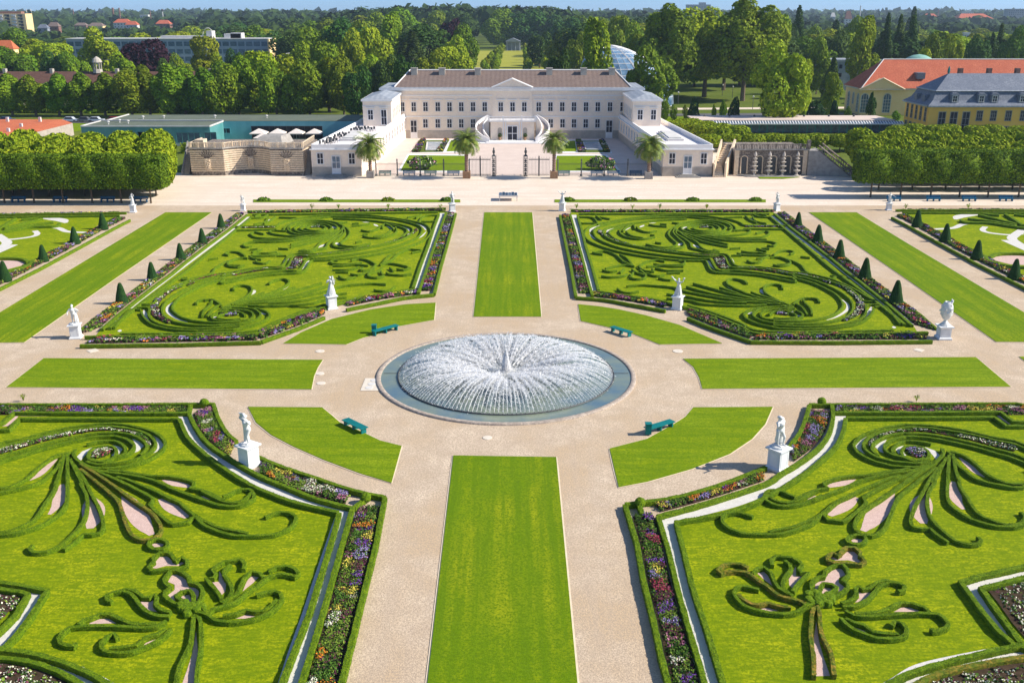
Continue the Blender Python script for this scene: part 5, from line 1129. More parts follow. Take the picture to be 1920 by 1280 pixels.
for i, (x, y, l) in enumerate([(793,318,'left'),(1128,318,'right')]):
    c = G(x, y, 0); rs = np.random.RandomState(80+i); p, d = crown_pts(2.9,2.0,1.3,900,9,rs); p[:,2] += 1.2; V, Q = cards(p, d, .45, rs); mi = rs.choice([8,9,9,8,10,8,9,10,7,4], len(Q)); o = link_mesh('rose_bush', np_mesh('rose_bush', V, Q, PM, mi)); o.location = c
    tag(o, f'wide flowering bush behind the fence in the {l} court lawn', 'bush')
# ================================================================== FENCE AND GATE
YG = G(950,330,0).y
def fence(xa, xb, label, posts):
    t = thing('iron_fence', label, 'fence', ((xa+xb)/2, YG, 0), 'iron fences of the palace court')
    for z, h in ((.25,.07),(1.9,.06),(2.25,.06)):
        pass
    mb = MB(); mb.box(xa,xb,YG-.03,YG+.03,.3,.37); mb.box(xa,xb,YG-.03,YG+.03,2.2,2.27); mb.build('rail', M['iron'], t)
    mb = MB(); n_ = int((xb-xa)/.22)
    for k in range(n_): x = xa+(k+.5)*(xb-xa)/n_; mb.box(x-.014,x+.014,YG-.014,YG+.014,.1,2.4+.22*abs(math.sin(k*.35)))
    mb.build('bar_panel', M['iron'], t)
    for x in posts: mb = MB(); mb.lathe((x,YG,0), [(.22,0),(.22,.3),(.12,.45),(.12,2.5),(.2,2.6),(.06,2.75),(.17,3.0),(.04,3.3)], 8); mb.build('post', M['iron'], t)
xp = lambda p_: (p_-960)/sc(YG, 1)
fence(xp(704), xp(881), 'long iron fence with finialled posts left of the gate', [xp(705),xp(745),xp(788),xp(832),xp(880)])
fence(xp(1045), xp(1222), 'long iron fence with finialled posts right of the gate', [xp(1046),xp(1090),xp(1133),xp(1177),xp(1221)])
def gate_side(xa, xb, xpl, sg, l):
    t = thing('iron_gate', f'open wrought iron gate half with ornate pier, {l} of the entrance', 'gate', (xpl,YG,0), 'iron gates')
    mb = MB(); x0, x1 = min(xa,xb), max(xa,xb); mb.box(x0,x1,YG-.04,YG+.04,3.05,3.2); mb.box(x0,x1,YG-.03,YG+.03,.25,.33)
    n_ = int((x1-x0)/.25)
    for k in range(n_+1): x = x0+k*(x1-x0)/n_; mb.box(x-.018,x+.018,YG-.018,YG+.018,.1,3.6 if k % 2 else 3.4)
    xm = (x0+x1)/2; mb.box(xm-.1,xm+.1,YG-.07,YG+.07,0,3.8); mb.build('side_panel', M['iron'], t)
    mb = MB()
    for sx in (-.3,.3):
        for sy in (-.3,.3): mb.box(xpl+sx-.05,xpl+sx+.05,YG+sy-.05,YG+sy+.05,0,3.7)
    for z in (.1,.9,1.7,2.5,3.3): mb.box(xpl-.36,xpl+.36,YG-.36,YG+.36,z,z+.09)
    for z in (.5,1.3,2.1,2.9): mb.lathe((xpl,YG,z-.3), [(.05,0),(.26,.3),(.05,.6)], 6)
    mb.hexa([(xpl-.42,YG-.42,3.7),(xpl+.42,YG-.42,3.7),(xpl+.42,YG+.42,3.7),(xpl-.42,YG+.42,3.7)],[(xpl-.15,YG-.15,4.1),(xpl+.15,YG-.15,4.1),(xpl+.15,YG+.15,4.1),(xpl-.15,YG+.15,4.1)])
    mb.lathe((xpl,YG,4.1), [(.08,0),(.26,.35),(.24,.7),(.1,.9),(.18,1.05),(.02,1.3)], 8); mb.build('pier', M['iron'], t)
    mb = MB(); xl = xpl-sg*.45
    for k in range(9): y = YG+k*.26; mb.box(xl-.018,xl+.018,y-.018,y+.018,.1,3.2+.07*k)
    for z in (.3,1.2,2.9): mb.box(xl-.03,xl+.03,YG,YG+2.1,z,z+.07)
    mb.build('gate_leaf', M['iron'], t)
gate_side(xp(881), xp(920), xp(926), -1, 'left'); gate_side(xp(991), xp(1030), xp(985.5), 1, 'right')
# ================================================================== PALMS IN TUBS
def palm_mesh():
    mb = MB(); rg = random.Random(5)
    for k in range(74):
        a = k*2.399+rg.uniform(-.2,.2); e = R(78-105*(k/73)**.9)+rg.uniform(-.08,.08); L = rg.uniform(2.3,2.9); p = Vector((0,0,0)); el = e; pts = [p.copy()]
        for s in range(7):
            d = Vector((math.cos(a)*math.cos(el), math.sin(a)*math.cos(el), math.sin(el))); p = p+d*L/7; pts.append(p.copy()); el -= R(13)
        sd_ = Vector((-math.sin(a), math.cos(a), 0))
        for s in range(1,7):
            for h in (0,.33,.66):
                c = pts[s].lerp(pts[s+1 if s < 7 else s], h); l = .55*math.sin(math.pi*min(.95,(s+h)/7.6))+.12; fw = (pts[min(s+1,7)]-pts[s]).normalized()*.3*l
                for q in (-1,1): tip = c+sd_*q*l+fw+Vector((0,0,-.22*l)); w = fw.normalized()*.05; mb.q([c-w, c+w, tip])
        for s in range(7): w = sd_*.035; mb.q([pts[s]-w, pts[s]+w, pts[s+1]+w*.7, pts[s+1]-w*.7])
    me = bpy.data.meshes.new('crown'); me.from_pydata(mb.v, [], mb.f); me.materials.append(M['palm_leaf']); return me
PALM = palm_mesh()
for i, (x, yb, yc, w, l) in enumerate([(695,333,272,27,'far left palm before the left wing'),(875,334,264,25,'second palm, left of the gate'),(1038.5,334,264,23,'third palm, right of the gate'),(1216,335,273,27,'far right palm before the right wing')]):
    b = G(x, yb, 0); hc = P(x, yc, b.y).z; t = thing('palm_tree', f'{l}, in a square tub', 'palm', b, 'potted date palms'); OFF[t.name] = Vector((0,0,0))
    mb = MB(); mb.box(-.62,.62,-.62,.62,.06,1.15); mb.box(-.7,.7,-.7,.7,1.15,1.25)
    for sx in (-.62,.62):
        for sy in (-.62,.62): mb.box(sx-.09,sx+.09,sy-.09,sy+.09,0,1.35)
    mb.build('tub', M['wood'] if i in (1,2) else M['sand_g'], t)
    mb = MB(); pr = []
    for k in range(14): z = 1.1+(hc-1.1)*k/13; pr += [(.36+.02*(k % 2)+(.12 if k > 11 else 0), z), (.29+(.14 if k > 11 else 0), z+.12)]
    mb.lathe((0,0,0), pr, 10); mb.build('trunk', M['palm_trunk'], t)
    o = link_mesh('crown', PALM, t); o.location = (0,0,hc); k = 1.35*(w/sc(b.y,hc))/2.55; o.scale = (k,k,k); o.rotation_euler = (0,0,i*1.3)
# ================================================================== RUSTICATED WALL (left) AND CASCADE (right)
YW = G(460,329,0).y
xw = lambda p_, Y=None: (p_-960)/sc(Y or YW, 3)
t = thing('rusticated_wall', 'banded sandstone garden wall with balustrade, radial voussoirs and relief panels', 'wall', (xw(460),YW,0))
XA, XB, XC, XD = xw(358), xw(420), xw(507), xw(568)
ZC = 5.0
def arcpts(n=14, dy=2.6):
    out = []
    for k in range(n+1):
        f = k/n; out.append((XB+(XC-XB)*f, YW+.35+dy*math.sin(math.pi*f)**.8))
    return out
ARC = arcpts()
mb = MB(); pl = [(XA,YW),(XB,YW)]+ARC+[(XC,YW),(XD,YW),(XD,YW+15),(XA,YW+15)]; mb.prism(pl, 0, ZC-.02); mb.build('core', M['sand_d'], t)  # dark core colour paints the shade of the grooves between the paler courses
mb = MB(); 
for k in range(10):
    z = .75+k*.41
    mb.box(XA-.08,XB+.0,YW-.13,YW-.005,z,z+.29); mb.box(XC,XD+.08,YW-.13,YW-.005,z,z+.29); mb.box(XD-.01,XD+.12,YW-.12,YW+12,z+.002,z+.288)
    for a, b in zip(ARC, ARC[1:]):
        a2 = (a[0],a[1]-.14); b2 = (b[0],b[1]-.14); mb.hexa([(*a2,z),(*b2,z),(*b,z),(*a,z)],[(*a2,z+.29),(*b2,z+.29),(*b,z+.29),(*a,z+.29)])
mb.build('stone_course', M['sand'], t)
mb = MB()
mb.box(XA-.15,XB+.02,YW-.3,YW+.3,ZC,ZC+.25); mb.box(XC-.02,XD+.15,YW-.3,YW+.3,ZC,ZC+.25)
for a, b in zip(ARC, ARC[1:]): mb.hexa([(a[0],a[1]-.3,ZC+.003),(b[0],b[1]-.3,ZC+.003),(b[0],b[1]+.3,ZC+.003),(a[0],a[1]+.3,ZC+.003)],[(a[0],a[1]-.3,ZC+.253),(b[0],b[1]-.3,ZC+.253),(b[0],b[1]+.3,ZC+.253),(a[0],a[1]+.3,ZC+.253)])
mb.build('cornice', M['sand_g'], t)
mb = MB()
def balus(p, q, step=.3, h=.95, z=ZC+.25):
    d = Vector((q[0]-p[0],q[1]-p[1])); n_ = max(1,int(d.length/step)); ux = (d.x,d.y); uy = (-d.y,d.x); c = ((p[0]+q[0])/2,(p[1]+q[1])/2,0)
    mb.obox(c, ux, uy, d.length, .22, z+h-.14, z+h)
    for k in range(n_):
        x = p[0]+d.x*(k+.5)/n_; y = p[1]+d.y*(k+.5)/n_; mb.box(x-.06,x+.06,y-.06,y+.06,z,z+h-.14)
    for e in (p,): mb.box(e[0]-.17,e[0]+.17,e[1]-.17,e[1]+.17,z-.002,z+h+.05)
n_ = 4
for i in range(n_): balus((XA+(XB-XA)*i/n_,YW),(XA+(XB-XA)*(i+1)/n_,YW)); balus((XC+(XD-XC)*i/n_,YW),(XC+(XD-XC)*(i+1)/n_,YW))
for i in range(0,14,2): balus(ARC[i], ARC[min(14,i+2)])
balus((XD,YW+.2),(XD,YW+12)); balus((XA,YW+.2),(XA,YW+8)); mb.build('balustrade', M['sand'], t)
for xm, yy, big in (((XA+XB)/2,YW,0),((XB+XC)/2,YW+2.7,1),((XC+XD)/2,YW,0)):
    mb = MB(); mb.box(xm-.55,xm+.55,yy-.24,yy-.10,1.1,3.2); rg = random.Random(3)
    for k in range(40): x = xm+rg.uniform(-.42,.42); z = rg.uniform(1.25,3.05); r = rg.uniform(.06,.16)*(1.5 if big else 1); mb.lathe((x,yy-.24-r*.3,z), [(r*.3,-r),(r,0),(r*.3,r)], 6)
    mb.build('relief', M['sand'], t)
    mb = MB()
    for k in range(7):
        a = R(90+(k-3)*17); d = Vector((math.cos(a),0,math.sin(a))); n2 = Vector((-d.z,0,d.x)); c = Vector((xm,yy-.22,3.0)); p0 = c+d*.35; p1 = c+d*1.75
        lo = [p0-n2*.05,p1-n2*.10,p1+n2*.10,p0+n2*.05]; mb.hexa(lo,[p+Vector((0,.12,0)) for p in lo])
    mb.build('voussoir', M['sand_d'], t)
mb = MB(); xm = (XB+XC)/2; mb.hexa([(xm-1,YW+6,ZC),(xm+5.5,YW+6,ZC),(xm+6.5,YW+12,ZC),(xm-1,YW+12,ZC)],[(xm+.8,YW+7.5,6.4),(xm+5.0,YW+7.5,6.6),(xm+5.8,YW+11.5,6.6),(xm+.8,YW+11.5,6.4)]); mb.build('roof_hatch', M['sand_g'], t)
mb = MB(); mb.box(XA+.5,XA+2.2,YW+1.5,YW+4,ZC,ZC+1.5); mb.build('chimney_block', M['sand'], t)
for i, (x0, w) in enumerate(((XA-1.5,1.2),(XD+.35,1.2))):
    tt = thing('garden_stair', f'dark narrow stone stair at the {"left" if i == 0 else "right"} end of the banded wall', 'stair', (x0,YW,0), 'stairs of the banded wall'); mb = MB()
    for k in range(14): mb.box(x0-w/2,x0+w/2,YW+1+k*.33,YW+1+(k+1)*.33,0,.35*(k+1))
    mb.build('flight', M['plinth'], tt)
    mb = MB(); mb.hexa([(x0-w/2-.25,YW+.8,0),(x0-w/2,YW+.8,0),(x0-w/2,YW+6,0),(x0-w/2-.25,YW+6,0)],[(x0-w/2-.25,YW+.8,.7),(x0-w/2,YW+.8,.7),(x0-w/2,YW+6,5.8),(x0-w/2-.25,YW+6,5.8)]); mb.build('side_wall', M['sand_g'], tt)
# cascade
YC = G(1440,330,0).y+1.2
xc_ = lambda p_: (p_-960)/sc(YC, 3)
t = thing('cascade_wall', 'old tuff cascade wall with arched niches, bowl columns, balustrade and slanting stairs', 'wall', (xc_(1440),YC,0))
a0, a1 = xc_(1378), xc_(1514); a2 = xc_(1590)
mb = MB(); mb.box(a0,a1,YC,YC+12,0,4.7)
mb.build('back_wall', M['sand_d'], t)
mb = MB(); mb.hexa([(a1,YC-.6,0),(a2,YC-2.2,0),(a2,YC+1.5,0),(a1,YC+3,0)],[(a1,YC-.6,4.7),(a1+(a2-a1)*.22,YC-.9,4.7),(a1+(a2-a1)*.22,YC+2,4.7),(a1,YC+3,4.7)]); mb.build('stair_flank', M['sand_g'], t)
mb = MB(); k_ = 10
for k in range(k_): f = k/k_; x0 = a2-(a2-a1)*.78*f; mb.box(x0-.55,x0+.55,YC-.9+f*1.2,YC+1.7,0,4.7*(f+.05)) if False else None
for k in range(16): f = k/16; x0 = a2-(a2-a1)*.78*f; mb.box(x0-.32,x0+.32,YC+1.9-f*.2,YC+3.4,0,4.7*(k+1)/16)
mb.build('stair', M['sand_g'], t)
mb = MB(); mb.hexa([(a2+.1,YC-2.3,.1),(a2+.4,YC-2.3,.1),(a2+.4,YC-2.0,.1),(a2+.1,YC-2.0,.1)],[(a2+.1,YC-2.3,1.2),(a2+.4,YC-2.3,1.2),(a2+.4,YC-2.0,1.2),(a2+.1,YC-2.0,1.2)])
p0 = Vector((a2+.1,YC-2.1,.9)); p1 = Vector((a1+(a2-a1)*.22,YC-.8,5.7)); mb.tube([p0,p1], .16, 4); mb.tube([p0+Vector((0,0,-.8)),p1+Vector((0,0,-.85))], .14, 4)
for k in range(14): q = p0.lerp(p1,(k+.5)/14); mb.box(q.x-.06,q.x+.06,q.y-.06,q.y+.06,q.z-.8,q.z)
q0 = p0+Vector((1.6,3.2,0)); q1 = p1+Vector((1.6,3.2,0)); mb.tube([q0,q1], .16, 4); mb.tube([q0+Vector((0,0,-.8)),q1+Vector((0,0,-.85))], .14, 4)
for k in range(14): q = q0.lerp(q1,(k+.5)/14); mb.box(q.x-.06,q.x+.06,q.y-.06,q.y+.06,q.z-.8,q.z)
mb.build('stair_balustrade', M['sand_d'], t)
mb = MB(); ZC0 = 4.95
for i in range(9): balus((a0+(a1-a0)*i/9,YC-.1),(a0+(a1-a0)*(i+1)/9,YC-.1), .28, .95, 4.95)
mb.box(a1-.3,a1+.3,YC-.4,YC+.2,4.95,6.6); mb.build('balustrade', M['sand_d'], t)
mb = MB(); mb.box(a0-.2,a1+.2,YC-.35,YC+.2,4.7,4.95); n_ = 60
for k in range(n_): x = a0+(a1-a0)*(k+.5)/n_; mb.box(x-.07,x+.07,YC-.42,YC-.34,4.74,4.88)
mb.build('cornice', M['sand_g'], t)
for p_ in (1395.5,1424,1450,1477,1502):
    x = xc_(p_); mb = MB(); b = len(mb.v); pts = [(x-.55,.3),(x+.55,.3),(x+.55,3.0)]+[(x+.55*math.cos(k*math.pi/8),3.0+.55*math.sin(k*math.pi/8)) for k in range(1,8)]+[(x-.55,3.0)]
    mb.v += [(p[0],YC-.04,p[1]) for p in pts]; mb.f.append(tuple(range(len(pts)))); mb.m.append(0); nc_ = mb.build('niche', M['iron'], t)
    mb = MB(); ring = [(x-.62,.3)]+[(x-.62,3.0)]+[(x+.68*math.cos(k*math.pi/8),3.0+.68*math.sin(k*math.pi/8)) for k in range(7,0,-1)]+[(x+.62,3.0),(x+.62,.3)]
    mb.tube([(p[0],YC-.12,p[1]) for p in ring], .12, 5); mb.build('niche_arch', M['sand'], nc_)
for p_ in (1413,1440,1466,1492):
    x = xc_(p_); mb = MB(); mb.lathe((x,YC-1.3,0), [(.5,0),(.5,.2),(.22,.35),(.24,.75),(.68,1.0),(.7,1.15),(.2,1.2),(.2,1.65),(.6,1.85),(.62,2.0),(.18,2.05),(.18,2.45),(.5,2.6),(.52,2.75),(.15,2.8),(.15,3.1),(.42,3.25),(.42,3.4),(.14,3.45),(.14,3.7),(.34,3.85),(.30,4.1),(.1,4.6)], 12)
    mb.build('bowl_column', nmat('bowl_stone_%d' % p_, (.35,.31,.28), (.62,.56,.50), 3, .9), t)
for xx in (a0-.1,a1-.9): mb = MB(); mb.box(xx,xx+.8,YC-.25,YC,0,4.7); mb.build('pilaster', M['sand'], t)
mb = MB(); mb.prism([(a0+.3,YC-.1),(a0+2,YC-2.6),(a1-3,YC-3.0),(a1-.3,YC-.1)], 0, .12); mb.build('basin_edge', M['sand_g'], t)
o = sheet('cascade_grass', '1420,331 1470,330 1500,332 1470,335 1425,335', .06, M['lawn'])
# left stair of the cascade
tt = thing('garden_stair', 'sandstone stair climbing beside the right wing to the cascade terrace', 'stair', (xc_(1347),YC-2,0)); x0 = xc_(1345); mb = MB()
for k in range(8): mb.box(x0-.85,x0+.85,YC-2.6+k*.35,YC-2.6+(k+1)*.35,0,.28*(k+1))
for k in range(9): x = x0+.2+k*.42; mb.box(x-.6,x+.9,YC+.3+k*.8,YC+.3+(k+1)*.8,0,2.3+.3*(k+1))
mb.build('flight', M['sand'], tt)
mb = MB(); mb.hexa([(x0+.95,YC-2.6,0),(x0+1.3,YC-2.6,0),(x0+4.9,YC+7,0),(x0+4.5,YC+7,0)],[(x0+.95,YC-2.6,2.6),(x0+1.3,YC-2.6,2.6),(x0+4.9,YC+7,5.9),(x0+4.5,YC+7,5.9)])
mb.hexa([(x0-1.2,YC-2.6,0),(x0-.9,YC-2.6,0),(x0+2.2,YC+7,0),(x0+1.9,YC+7,0)],[(x0-1.2,YC-2.6,2.4),(x0-.9,YC-2.6,2.4),(x0+2.2,YC+7,5.9),(x0+1.9,YC+7,5.9)]); mb.build('side_wall', M['sand'], tt)
# ================================================================== TURQUOISE PAVILION (left)
t = thing('glass_pavilion', 'low turquoise glass-clad hall with a flat mossy roof and white roof edge', 'building', (-85,232,0))
xl = G(153,237,4.4).x; xm = G(394,237,4.4).x; xe = G(668,228,4.4).x
mb = MB(); mb.box(xl,xm,232,243.2,0,4.3); mb.build('front_hall', M['turq'], t)
mb = MB(); mb.box(xl+1.5,xe,243.25,258,0,4.4); mb.build('rear_hall', M['turqB'], t)
mb = MB(); mb.box(xl,xm,231.95,243.25,4.3,4.42); mb.box(xl+1.5,xe,243.26,258.1,4.42,4.5); mb.build('roof', M['green_roof'], t)
mb = MB(); mb.box(xl-.05,xm+.05,231.8,232.1,4.3,4.62); mb.box(xm-.1,xm+.15,232.1,243.2,4.3,4.62); mb.box(xl-.1,xl+.25,232.1,243.2,4.3,4.62); mb.box(xl,xm,243.2,243.5,4.5,4.75); mb.box(xl+1.4,xl+1.7,243.5,258,4.5,4.72); mb.build('roof_edge', M['conc'], t)
mb = MB(); mb.box(xl,xm+.1,231.9,231.99,0,.7); mb.build('base', M['conc'], t)
for p_ in (243,256,270,283,329,352,383): x = G(p_,262,2).x; opening(t, (x,232,.7), (1,0,0), (0,-1,0), 2.6, 2.3, 1, 2, fmat=M['turq'], pmat=M['glass_b'])
x0 = G(475,245,2).x; x1 = G(607,245,2).x
for k in range(12): opening(t, (x0+(x1-x0)*(k+.5)/12,243.25,.3), (1,0,0), (0,-1,0), (x1-x0)/12-.12, 2.9, 1, 1, fmat=M['iron'], pmat=M['glass'], fw=.05)
opening(t, (G(430,244,2).x,243.25,1.6), (1,0,0), (0,-1,0), 1.9, 1.1, 1, 2, fmat=M['turqB'])
for i, (p_, Y) in enumerate([(203,236),(224,240),(240,238),(268,248),(307,249),(403,250),(500,250)]):
    x = (p_-960)/sc(Y,5); mb = MB(); mb.lathe((x,Y,4.42), [(.12,0),(.12,.5),(.35,.55),(.35,.75),(.1,.85)], 8); mb.build('roof_vent', M['conc'], t)
# parasols
def parasol(x, y, s_, label):
    t = thing('parasol', label, 'parasol', (x,y,0), 'cream parasols before the pavilion'); mb = MB(); mb.tube([(x,y,0),(x,y,3.3)], .04, 6); mb.build('pole', M['conc'], t)
    mb = MB(); q = [(x-s_,y-s_,2.35),(x+s_,y-s_,2.35),(x+s_,y+s_,2.35),(x-s_,y+s_,2.35)]; tp = (x,y,3.35)
    for k in range(4): mb.q([q[k],q[(k+1) % 4],tp]); a, b = Vector(q[k]), Vector(q[(k+1) % 4]); mb.q([a-Vector((0,0,.2)),b-Vector((0,0,.2)),b,a])
    mb.build('canopy', M['canvas'], t)
for i, (p_, py_, s_) in enumerate([(485,241,1.9),(520,241,1.8),(555,241,1.8),(589,241,1.8),(493,249,1.9)]):
    c = G(p_, py_, 3.35); parasol(c.x, c.y, s_, f'cream square parasol, {ORD[i]} of the four in the row' if i < 4 else 'nearest cream parasol, just above the stone hatch')
def hedge_box(name, x0, x1, y0, y1, z0, z1, mat, label, cat='hedge', leaf=.5, dens=9, seed=1, **k):
    me = leaf_block(name, x0, x1, y0, y1, z0, z1, dens, leaf, mat, seed); o = link_mesh(name, me); return tag(o, label, cat, **k)
a = G(400,252,1.2); b = G(458,252,1.2); hedge_box('planter_hedge', a.x, b.x, 219, 221, .0, 2.0, 'leaf_yel', 'low clipped hedge behind the left half of the banded wall', seed=3)
a = G(530,252,1.2); b = G(604,252,1.2); hedge_box('planter_hedge', a.x, b.x, 219, 221, .0, 2.0, 'leaf_yel', 'low clipped hedge behind the right half of the banded wall', seed=4)
# orange roofs far left
t = thing('tiled_house', 'low house with a broad orange tiled roof at the left edge', 'house', (-120,225,0))
def wedge(parent, quad, z0s, name, mat):
    pass
e0, e1 = G(-60,280,3.0), G(136,231,3.0); r0 = G(-60,257,3.5); r1 = G(105,226,3.5); f0 = G(-60,224,3.0); f1 = G(117,224,3.0)
mb = MB(); mb.q([e0,e1,r1,r0]); mb.q([r0,r1,f1,f0]); mb.q([e1,f1,r1]); rr = mb.build('roof', M['red_tile'], t)
mb = MB(); mb.q([(e0.x,e0.y,0),(e1.x,e1.y,0),(e1.x,e1.y,2.99),(e0.x,e0.y,2.99)]); mb.q([(e1.x,e1.y,0),(f1.x,f1.y,0),(f1.x,f1.y,2.99),(e1.x,e1.y,2.99)]); mb.build('wall', M['plinth'], t)
for x, y in ((16,247),(40,238),(14,226),(75,226)): c = G(x,y,3.4); mb = MB(); mb.box(c.x-.3,c.x+.3,c.y-.3,c.y+.3,2.9,4.2); mb.build('roof_vent', M['conc'], rr)
sheet('side_lawn', '136,231 172,233 150,245 60,262 20,262', .05, M['lawn'])
# ================================================================== LONG GLASS PAVILION (right)
t = thing('glass_gallery', 'long low garden gallery with flat pink roof and ribbed glass canopy', 'building', (75,258,0))
xa = G(1306,227,3.2).x; xb = G(1682,227,3.2).x; xc2 = G(1292,217,3.2).x; xd = G(1650,217,3.2).x
mb = MB(); mb.prism([(xa,258),(xb,258),(xb-1,268.5),(xa,268.5)], 0, 3.0); mb.build('wall', M['glass_b'], t)
mb = MB(); mb.prism([(xa-.2,257.6),(xb+.3,257.6),(xb-.8,268.9),(xa-.2,268.9)], 3.0, 3.25); mb.build('roof', M['paving'], t)
mb = MB(); x0 = G(1338,230,3).x
n_ = 70
mb.hexa([(x0,256.0,2.3),(xb+2,256.0,2.3),(xb+2,257.6,2.86),(x0,257.6,2.86)],[(x0,256.0,2.36),(xb+2,256.0,2.36),(xb+2,257.6,2.92),(x0,257.6,2.92)]); cn = mb.build('canopy', M['glass_b'], t)
mb = MB()
for k in range(n_+1): x = x0+(xb+2-x0)*k/n_; mb.hexa([(x-.12,255.9,2.37),(x+.12,255.9,2.37),(x+.12,257.6,2.93),(x-.12,257.6,2.93)],[(x-.12,255.9,2.47),(x+.12,255.9,2.47),(x+.12,257.6,3.03),(x-.12,257.6,3.03)])
mb.box(x0,xb+2,255.8,255.95,2.25,2.5); mb.build('rib', M['palace_trim'], cn)
mb = MB()
for k in range(24): x = x0+(xb-x0)*k/23; mb.box(x-.08,x+.08,256.0,256.15,0,2.3)
mb.build('post', M['teal'], t)
for k in range(7): x = xa+4+k*6.6; mb = MB(); mb.lathe((x,266,3.25), [(.3,0),(.3,.3),(.1,.5)], 8); mb.build('roof_vent', M['iron'], t)
# ================================================================== RED ROOFED GALLERY and SLATE HOUSE (right)
t = thing('gallery_building', 'long pale yellow gallery building with steep red tiled roof and arched windows', 'building', (105,302,0))
gx = 104.8; gX = 215; gy0, gy1 = 302.0, 317.0; ze, zr = 7.9, 15.9; rx_ = 112.8
mb = MB(); mb.box(gx,gX,gy0,gy1,0,ze); mb.build('wall', M['pale_yellow'], t)
mb = MB(); o_ = .7; A_ = [(gx-o_,gy0-o_,ze),(gX,gy0-o_,ze),(gX,gy1+o_,ze),(gx-o_,gy1+o_,ze)]; ra, rb = (rx_,gy0+7.5,zr), (gX,gy0+7.5,zr)
mb.q([A_[0],A_[1],rb,ra]); mb.q([A_[3],A_[0],ra]); mb.q([A_[2],A_[3],ra,rb]); mb.q(A_[::-1]); rf = mb.build('roof', M['red_roof'], t)
mb = MB(); mb.box(gx-.35,gX,gy0-.35,gy0-.02,ze-.5,ze-.02); mb.box(gx-.35,gx-.02,gy0-.34,gy1+.3,ze-.5,ze-.02); mb.tube([A_[0],ra], .18, 5); mb.tube([ra,rb], .18, 5); mb.build('cornice', M['conc'], t)
gm = (1612-960)/sc(gy0,8), (1692-960)/sc(gy0,8); gmx = sum(gm)/2
mb = MB(); mb.hexa([(gm[0],gy0-.9,ze-.3),(gm[1],gy0-.9,ze-.3),(gm[1],gy0+3,ze-.3),(gm[0],gy0+3,ze-.3)],[(gmx-.05,gy0-.9,ze+2.8),(gmx+.05,gy0-.9,ze+2.8),(gmx+.05,gy0+4,ze+2.8),(gmx-.05,gy0+4,ze+2.8)]); mb.build('gable', M['pale_yellow'], t)
mb = MB(); mb.tube([(gm[0]-.4,gy0-1.1,ze-.25),(gmx,gy0-1.1,ze+3.0)],.22,4); mb.tube([(gm[1]+.4,gy0-1.1,ze-.25),(gmx,gy0-1.1,ze+3.0)],.22,4); mb.box(gm[0]-.4,gm[1]+.4,gy0-1.2,gy0-.95,ze-.5,ze-.2); mb.build('gable_moulding', M['sand'], t)
mb = MB(); x = rx_+9.5; mb.box(x-1.2,x+1.2,gy0+1.2,gy0+5,10.5,12.3); mb.build('dormer', M['slate'], rf)
def arched(parent, c, ax, nx, w, h, rz_=0):
    c = Vector(c); ax = Vector(ax); nx = Vector(nx); pts = [c-ax*w/2, c+ax*w/2, c+ax*w/2+Vector((0,0,h-w/2))]+[c+ax*(w/2*math.cos(k*math.pi/8))+Vector((0,0,h-w/2+w/2*math.sin(k*math.pi/8))) for k in range(1,8)]+[c-ax*w/2+Vector((0,0,h-w/2))]
    mb = MB(); mb.tube([p+nx*.06 for p in pts+[pts[0]]], .13, 4)
    for k in (-1/6,1/6): mb.tube([c+ax*w*k+nx*.07, c+ax*w*k+nx*.07+Vector((0,0,h-.3))], .05, 4)
    for k in range(1,5): mb.tube([c-ax*w/2+nx*.07+Vector((0,0,h*k/6)), c+ax*w/2+nx*.07+Vector((0,0,h*k/6))], .05, 4)
    f_ = mb.build('window', M['conc'], parent); mb = MB(); b = len(mb.v); mb.v += [tuple(p+nx*.04) for p in pts]; mb.f.append(tuple(range(len(pts)))); mb.m.append(0); mb.build('pane', M['glass_b'], f_)
arched(t, ((1662-960)/sc(gy0,3),gy0,.8), (1,0,0), (0,-1,0), 2.3, 5.6)
arched(t, ((1620-960)/sc(gy0,3),gy0,.8), (1,0,0), (0,-1,0), 2.3, 5.6)
for y in (305,313.5): arched(t, (gx,y,.8), (0,-1,0), (-1,0,0), 1.9, 5.4)
arched(t, (gx,309.3,2.8), (0,-1,0), (-1,0,0), 1.3, 3.4)
t = thing('slate_house', 'ochre yellow house with a grey slate mansard roof, dormers and tall windows', 'house', (103,247,0))
hx, hX, hy0, hy1 = 102.7, 200, 247.0, 262.5
mb = MB(); mb.box(hx,hX,hy0,hy1,-1.5,7.8); mb.build('wall', M['yellow'], t)
mb = MB(); zb, zr2 = 11.0, 15.0
A_ = [(hx-.6,hy0-.6,7.8),(hX,hy0-.6,7.8),(hX,hy1+.6,7.8),(hx-.6,hy1+.6,7.8)]; m_ = [(hx+.9,hy0+.9,8.9),(hX,hy0+.9,8.9),(hX,hy1-.9,8.9),(hx+.9,hy1-.9,8.9)]; B_ = [(hx+1.9,hy0+1.9,zb),(hX,hy0+1.9,zb),(hX,hy1-1.9,zb),(hx+1.9,hy1-1.9,zb)]
for lo, hi in ((A_,m_),(m_,B_)):
    for k in range(4): mb.q([lo[k],lo[(k+1) % 4],hi[(k+1) % 4],hi[k]])
ra, rb = (hx+6.8,hy0+7.7,zr2), (hX,hy0+7.7,zr2); C_ = [(p[0]-(.25 if i in (0,3) else 0),p[1]+(-.25 if i < 2 else .25),zb+.15) for i, p in enumerate(B_)]
mb.q([C_[0],C_[1],rb,ra]); mb.q([C_[3],C_[0],ra]); mb.q([C_[2],C_[3],ra,rb]); mb.q(A_[::-1]); rf = mb.build('roof', M['slate'], t)
mb = MB()
for k in (0,3): 
    p, q = C_[k], C_[(k+1) % 4]; mb.tube([p,q], .18, 4)
